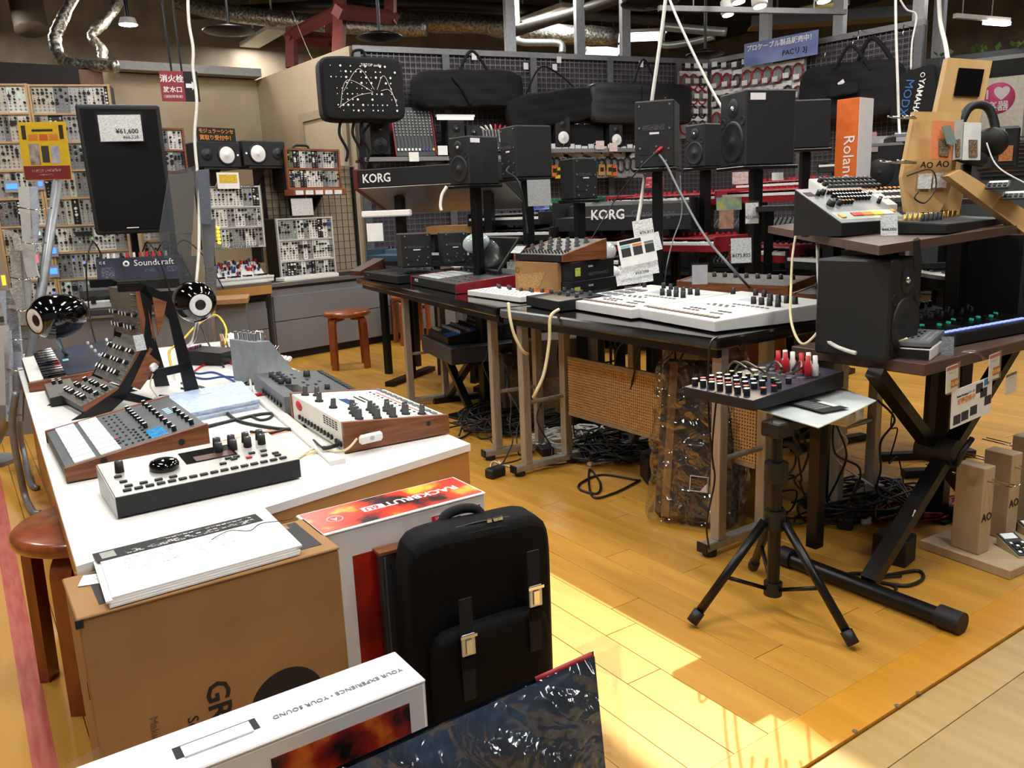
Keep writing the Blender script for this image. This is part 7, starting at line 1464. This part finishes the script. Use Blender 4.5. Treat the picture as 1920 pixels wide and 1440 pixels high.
for i,x in enumerate((1480,1500,1530,1560,1590,1610,1660)):
    drop('black cable hanging below the white plate and brown board, %s in the row'%rel_[i],x,800-i*6,.5,x+cr.randint(-40,50),985+cr.randint(-30,40),r_=.0035,off=V((.1,.1,0)))
for i,x in enumerate((880,900,940,960,1020,1040)): drop('black cable hanging under the sampler table, %s in the row'%rel_[i],x,640,.5,x+cr.randint(-40,60),850+cr.randint(-20,40),r_=.0035)
drop('white cord hanging below the beige adapter',1562,815,.43,1628,960,wcab,.004); drop('long thin black cord beside the grey table leg',1690,790,.4,1700,935,bcab,.0025,n=4)
cable('floor_cable','black cable looped on the floor in front of the wooden display',[onz(*q,.006) for q in((1560,1085),(1600,1075),(1660,1078),(1720,1070),(1730,1085),(1700,1098),(1650,1092))],.005,bcab)
cable('floor_cable','black cable loop beside the X stand base',[onz(*q,.006) for q in((1540,1070),(1580,1085),(1640,1090),(1680,1100),(1665,1113),(1620,1112),(1600,1100),(1640,1085),(1690,1080))],.004,bcab)
cable('floor_cable','black cable looping forward from under the table onto the clear floor',[onz(*q,.006) for q in((1195,900),(1130,890),(1090,905),(1088,918),(1120,925),(1125,905),(1105,880),(1110,930),(1150,925),(1200,900))],.0045,bcab)
cable('floor_cable','thin white loop of cord by the first steel foot',[onz(*q,.006) for q in((975,880),(940,870),(925,865),(920,875),(930,882),(942,876),(935,864))],.003,wcab)
# cream coiled cords hanging off the black tables
for pts,lab in(([(953,568,3.1),(957,600,3.08),(965,630,3.08),(980,658,3.1),(990,664,3.15)],'cream coiled cord hanging off the sampler table'),([(1048,580,3.0),(1032,595,2.98),(1030,640,2.98),(1020,700,2.98),(1005,735,2.98),(1000,745,3.0)],'cream coiled cord hanging off the groove box table')): adc(lab,pts,.006,creamw)
adc('thin black cord down the front steel leg',[(1350,700,2.28),(1342,760,2.27),(1335,850,2.3),(1340,900,2.35),(1325,980,2.35),(1330,1030,2.4)],.003,bcab)
adc('black cord falling from the groove box table edge to the wrapped speaker',[(1345,632,2.25),(1332,645,2.22),(1328,700,2.25),(1330,800,2.27),(1338,880,2.28)],.003,bcab)
adc('string of white beads hanging from the black monitor',[(838,350,4.0),(829,365,4.0),(826,385,4.0),(828,395,4.0)],.008,wpl)
# bits under far tables
for i,(x,y,d,sx,sz,m_,lab) in enumerate(((1390,690,3.4,.3,.4,M('orange_chair_wood','b8702e',.5),'orange wooden panel standing behind the table'),(1040,650,4.2,.4,.3,M('dark_brown_panel','5a4632',.6),'brown slatted amplifier under the far table'),(1010,790,4.4,.45,.35,M('brown_speaker_cloth','4a3d30',.7),'dark brown cabinet on the floor under the far table'),(1330,860,3.6,.3,.3,blk,'black case on the floor behind the wrapped speaker'))):
    c=atd(x,y,d); o=T('floor_cabinet',lab,'cabinet',(c.x,c.y,0),-YAW+R(10*i)); B().box(-sx/2,-.1,0,sx/2,.12,sz+max(0,c.z-.15)*.6,c=.006).o('cabinet_body',m_,o); B().box(-sx*.42,-.104,.05,sx*.42,-.1005,sz*.8).o('front_cloth',M('slatted_cloth','7a6340',.7,kind='print',col2='3a2d1c',scale=26),o)
# =====================  CEILING ZONE  =====================
foil=M('crinkled_foil','b7b4aa',.32,.85,var=.35,scale=34,bump=1.0); rsteel=M('red_oxide_steel','6d2f2b',.6,.1,var=.1); galv=M('galvanised_pipe','a9b0ac',.35,.7,var=.06); gpost=M('grey_upright_steel','9c9da0',.4,.5,var=.05)
def adp(pts,dd=None): return [atd(*q) for q in pts]
def duct(label,pts,r_,m_,name='foil_duct',cat='duct',n=12,jit=0):
    P=spline(adp(pts),6); rr=random.Random(len(pts)); rads=[r_*(1+jit*rr.uniform(-1,1)) for _ in P]; return tag(B().tube(P,rads,n).o(name,m_),label,cat)
duct('crumpled foil duct bending down beside the round duct',[(150,-30,7.7),(115,40,7.7),(103,75,7.7),(118,112,7.7),(165,122,7.7),(220,124,7.7)],.055,foil,jit=.16); duct('crumpled foil duct descending to the wall stub',[(245,-40,8.3),(205,30,8.3),(172,66,8.3),(190,90,8.3),(192,112,8.3)],.05,foil,jit=.16)
duct('large grey round duct rising into the ceiling',[(38,-60,9),(48,0,9),(60,58,9)],.17,M('dull_duct','5c5245',.6,.2),'round_duct')
duct('long silver foil wrapped pipe crossing behind the pendant speaker',[(330,0,10.5),(400,20,10.4),(560,40,10.2),(700,52,10),(800,52,9.9)],.1,foil,jit=.06); duct('second foil wrapped pipe beyond the grey upright',[(640,22,10.6),(780,40,10.5),(900,45,10.4),(980,60,10.3),(1160,70,10.2)],.12,foil,jit=.08)
duct('dark beam pipe under the ceiling above the mesh wall',[(960,60,9),(1120,10,8.6),(1240,-30,8.2)],.06,M('dark_pipe','4a4742',.5,.4),'ceiling_pipe','pipe'); duct('dark ceiling pipe running over the foil pipes',[(300,30,11),(700,8,10.6),(1000,20,10.4),(1280,40,10.2)],.07,M('dark_pipe','4a4742',.5,.4),'ceiling_pipe','pipe')
duct('galvanised pipe ending in a cap beside the white cords',[(1245,50,8.6),(1300,55,8.5),(1362,60,8.4)],.045,galv,'sprinkler_pipe','pipe'); duct('galvanised sprinkler pipe bending below the capped pipe',[(1242,60,8.7),(1243,84,8.7),(1290,80,8.6),(1340,68,8.5)],.035,galv,'sprinkler_pipe','pipe'); duct('grey pipe with elbow behind the mesh wall uprights',[(968,-80,9.2),(968,60,9.2),(975,78,9.2),(1010,80,9.2),(1050,82,9.2),(1054,100,9.2)],.04,galv,'sprinkler_pipe','pipe')
# cable tray
o=T('cable_tray','yellow lined cable tray hanging far above the blue sign','cable tray',atd(1440,48,10),-YAW+R(-8)); B().box(-.2,0,0,1.7,.3,.02).o('tray_floor',M('tray_yellow','a08a2c',.6),o); B().box(-.2,-.02,0,1.7,0,.12).o('tray_side',alum,o)
for i in range(9): B().box(-.15+.2*i,.0,.025,-.1+.2*i,.3,.05).o('tray_rung',alum,o)
# red steel frame
rf=T('red_steel_frame','dark red steel portal frame above the beige partition','frame',atd(545,118,8.9),0); ro=V(rf.location)
for a_,c_ in(((547,120,8.9),(547,62,8.9)),((635,100,7.7),(638,-20,8.2)),((545,66,8.9),(640,18,8.2)),((547,72,8.9),(625,75,9.2)),((638,22,7.7),(735,32,8.4)),((732,34,8.4),(732,-30,8.4)),((622,80,9.2),(618,30,9.2))):
    p=atd(*a_)-ro; q=atd(*c_)-ro; z=(q-p).normalized(); x=z.orthogonal().normalized(); y=z.cross(x); m=MX(((x.x,y.x,z.x,p.x),(x.y,y.y,z.y,p.y),(x.z,y.z,z.z,p.z),(0,0,0,1))); B().box(-.05,-.05,-.05,.05,.05,(q-p).length+.05,0,m).o('steel_beam',rsteel,rf)
# pendant round speakers
for x,y,d,w,lab in((430,60,7.6,.24,'black round pendant speaker near the foil ducts'),(712,72,7.4,.21,'black round pendant speaker above the red frame corner'),(1218,8,7.0,.25,'black round pendant speaker at the white cord fixing'),(1322,104,8.2,.19,'black round pendant speaker over the cable packs')):
    c=atd(x,y,d); t=T('pendant_speaker',lab,'speaker',c,0); B().lathe([(0,-.03),(w*.3,-.03),(w*.95,.0),(w,.012),(w*.6,.04),(.05,.06),(0,.06)],32).o('shell',blkm,t); B().cyl((0,0,-.034),(0,0,-.03),.035,n=14).o('centre_badge',mgry,t); B().cyl((0,0,.06),(0,0,ZC-c.z),.014,n=8).o('stem',blkm,t)
# steel uprights behind the mesh wall
for x,off,lab in((957,-.12,'bright steel upright behind the mesh wall beside the foil pipe'),(1087,-.5,'dark steel upright set farther back behind the mesh wall'),(1172,-.12,'broad steel upright behind the mesh wall before the light panel')):
    c=MP(x,90,off); o=B().box(-.05,-.03,0,.05,.03,ZC-.001).o('steel_upright',gpost,None,MX.Translation((c.x,c.y,0))@MX.Rotation(Mr,4,'Z')); tag(o,lab,'post')
for x,lab in((1436,'steel upright behind the side mesh by the blue sign'),(1575,'steel upright behind the middle of the side mesh'),(1724,'steel upright at the end of the side mesh'),(1760,'pale steel upright beyond the side mesh end')):
    c=MP(x,40,-.15,MB_) if x<1750 else atd(1762,40,8.4); o=B().box(-.05,-.04,0,.05,.04,ZC-.001).o('steel_upright',gpost,None,MX.Translation((c.x,c.y,0))@MX.Rotation(Mr2,4,'Z')); tag(o,lab,'post')
# lights in view
lit=M('bright_lamp','fff4e6',.4,emit=14,var=0); 
c=atd(240,42,8.2); t=T('ceiling_spot','bright round ceiling spot beside the foil ducts','light',c,0); B().cyl((0,0,-.02),(0,0,.04),.09,.07,20).o('lamp_can',hous,t); B().cyl((0,0,-.026),(0,0,-.0205),.085,n=20).o('lamp_glass',lit,t); B().cyl((0,0,.04),(0,0,ZC-c.z),.02,n=8).o('stem',blkm,t); lamp('spot_glow','POINT',c-V((0,0,.12)),28,(1,.9,.75),shadow_soft_size=.08)
for i,(px,lab) in enumerate((((1100,1245,70,10.8),'wide bright ceiling light panel seen past the steel uprights'),((1095,1165,99,11.3),'low bright window strip far behind the mesh wall'))):
    x0,x1,y,d=px; c=atd((x0+x1)/2,y,d); w=(x1-x0)/F*d; t=T('light_panel',lab,'light',c,-YAW); B().box(-w/2,-.3,0,w/2,.3,.04).o('frame',hous,t); B().box(-w/2+.02,-.28,-.006,w/2-.02,.28,-.0005).o('diffuser',M('panel_glow','f2f4f6',.4,emit=5,var=0),t)
    for x in(-w*.3,w*.3): B().cyl((x,0,.04),(x,0,ZC-c.z),.006,n=6).o('hanger',alum,t)
for i,(x,y,d,lab) in enumerate(((1385,4,6.4,'white track spotlight with bright lens by the capped pipe'),(1425,12,6.2,'white track spotlight aimed down above the blue sign'),(1365,28,7.2,'small track spotlight beyond the first two'),(1545,2,6.0,'white track spotlight above the side mesh'))):
    c=atd(x,y,d); t=T('track_spotlight',lab,'light',c,-YAW+R(20),rx=R(-12)); B().lathe([(0,.0),(.05,.0),(.06,.02),(.055,.12),(.03,.15),(0,.15)],18).o('lamp_head',hous,t); B().lathe([(0,-.003),(.048,-.003)],18).add([(.046*math.cos(k*PI/8),.046*math.sin(k*PI/8),-.004) for k in range(16)],[tuple(range(16))[::-1]]).o('lens',lit,t); B().cyl((0,0,.15),(0,0,.35),.012,n=8).o('arm',hous,t)
o=T('lighting_track','grey lighting track hung above the mesh corner','light track',atd(1300,22,6.6),-YAW+R(14)); B().box(-.3,-.02,0,1.4,.02,.04).o('rail',alum,o); [B().cyl((x,0,.04),(x,0,.9),.006,n=6).o('hanger',alum,o) for x in(0,1.1)]
o=T('lighting_track','pale lighting track with a lit end above the slate wall','light track',atd(1790,34,7.6),-YAW+R(24)); B().box(0,-.02,0,.75,.02,.04).o('rail',hous,o); B().box(.42,-.03,-.03,.74,.03,-.0005).o('lit_head',lit,o); [B().cyl((x,0,.04),(x,0,1.1),.006,n=6).o('hanger',alum,o) for x in(.1,.5)]
# drop cords
adc('white power cord dropping from the ceiling past the loudspeaker',[(352,-20,4.3),(354,40,4.3),(362,90,4.3),(362,130,4.3),(369,190,4.3),(365,260,4.3),(372,350,4.3),(373,460,4.25),(368,530,4.2)],.008,wcab,'drop_cord')
adc('white power cord dropping from the ceiling to the tall black monitor',[(1250,-20,3.7),(1243,40,3.7),(1232,120,3.7),(1221,200,3.72),(1212,300,3.76),(1205,360,3.75),(1195,420,3.7)],.009,wcab,'drop_cord'); adc('white power cord slanting from the ceiling to the largest black monitor',[(1252,-10,3.8),(1270,35,3.75),(1300,100,3.7),(1330,160,3.65),(1356,206,3.6)],.006,wcab,'drop_cord')
adc('white power cord falling in front of the side mesh',[(1679,-20,4.8),(1680,60,4.8),(1683,150,4.8),(1686,240,4.8),(1690,262,4.6)],.008,wcab,'drop_cord'); adc('white power cord hanging beside the wooden display stand top',[(1760,-20,3.2),(1763,40,3.2),(1772,80,3.1),(1777,112,2.95)],.008,wcab,'drop_cord'); adc('thin white cord curling off the upright of the side mesh',[(1688,0,5.4),(1700,18,5.4),(1718,30,5.4),(1710,80,5.4),(1708,130,5.4)],.006,wcab,'drop_cord')
adc('thin pale guy wire from the ceiling to the beige partition',[(547,20,8.8),(555,40,8.7),(580,100,8.4),(595,125,8.3)],.004,creamw,'guy_wire')
# hydrant sign
hs=T('hydrant_sign','hanging red and black fire hydrant sign with white arrow','sign',atd(337,162,6.9),-YAW+R(24)); W_=.30
B().box(-W_*.5,-.01,-.12,W_*.12,.01,.12).o('red_face',M('sign_red','8e1f2b',.4,var=.02),hs); B().box(W_*.121,-.01,-.12,W_*.5,.01,.12).o('black_face',ink,hs)
txt(hs,'消火栓',.062,inkw,mx(-W_*.19,-.0112,.055,rx=PI/2),bold=True); txt(hs,'放水口',.05,inkw,mx(-W_*.19,-.0112,-.03,rx=PI/2),bold=True); txt(hs,'（消防隊専用）',.026,inkw,mx(-W_*.19,-.0112,-.085,rx=PI/2)); B().prism([(W_*.16,-.012),(W_*.32,-.012),(W_*.32,-.03),(W_*.44,.005),(W_*.32,.04),(W_*.32,.022),(W_*.16,.022)],-.0125,-.0105,'y').o('arrow',inkw,hs)
for x in(-.05,.03): B().cyl((x,0,.12),(x-.02,0,ZC-hs.location.z),.008,n=8).o('hanger_rod',blkm,hs)
# small plants on the slate wall
for i in range(5):
    q=V((*WD[0],2.42)).lerp(V((*WD[1],2.42)),.25+.14*i); t=T('ivy_sprig','sprig of green ivy on the top edge of the slate wall','plant',q,i,'ivy sprigs on the slate wall'); rr=random.Random(i)
    for k in range(8): a_=rr.uniform(0,6.28); l_=rr.uniform(.05,.12); B().add([(0,0,0),(.03,0,l_*.5),(0,0,l_),(-.03,0,l_*.5)],[(0,1,2,3)]).o('leaf',M('ivy_green','4c6a2c',.6),t,MX.Translation((rr.uniform(-.15,.15),rr.uniform(-.03,.03),0))@MX.Rotation(a_,4,'Z')@MX.Rotation(R(35),4,'X'))
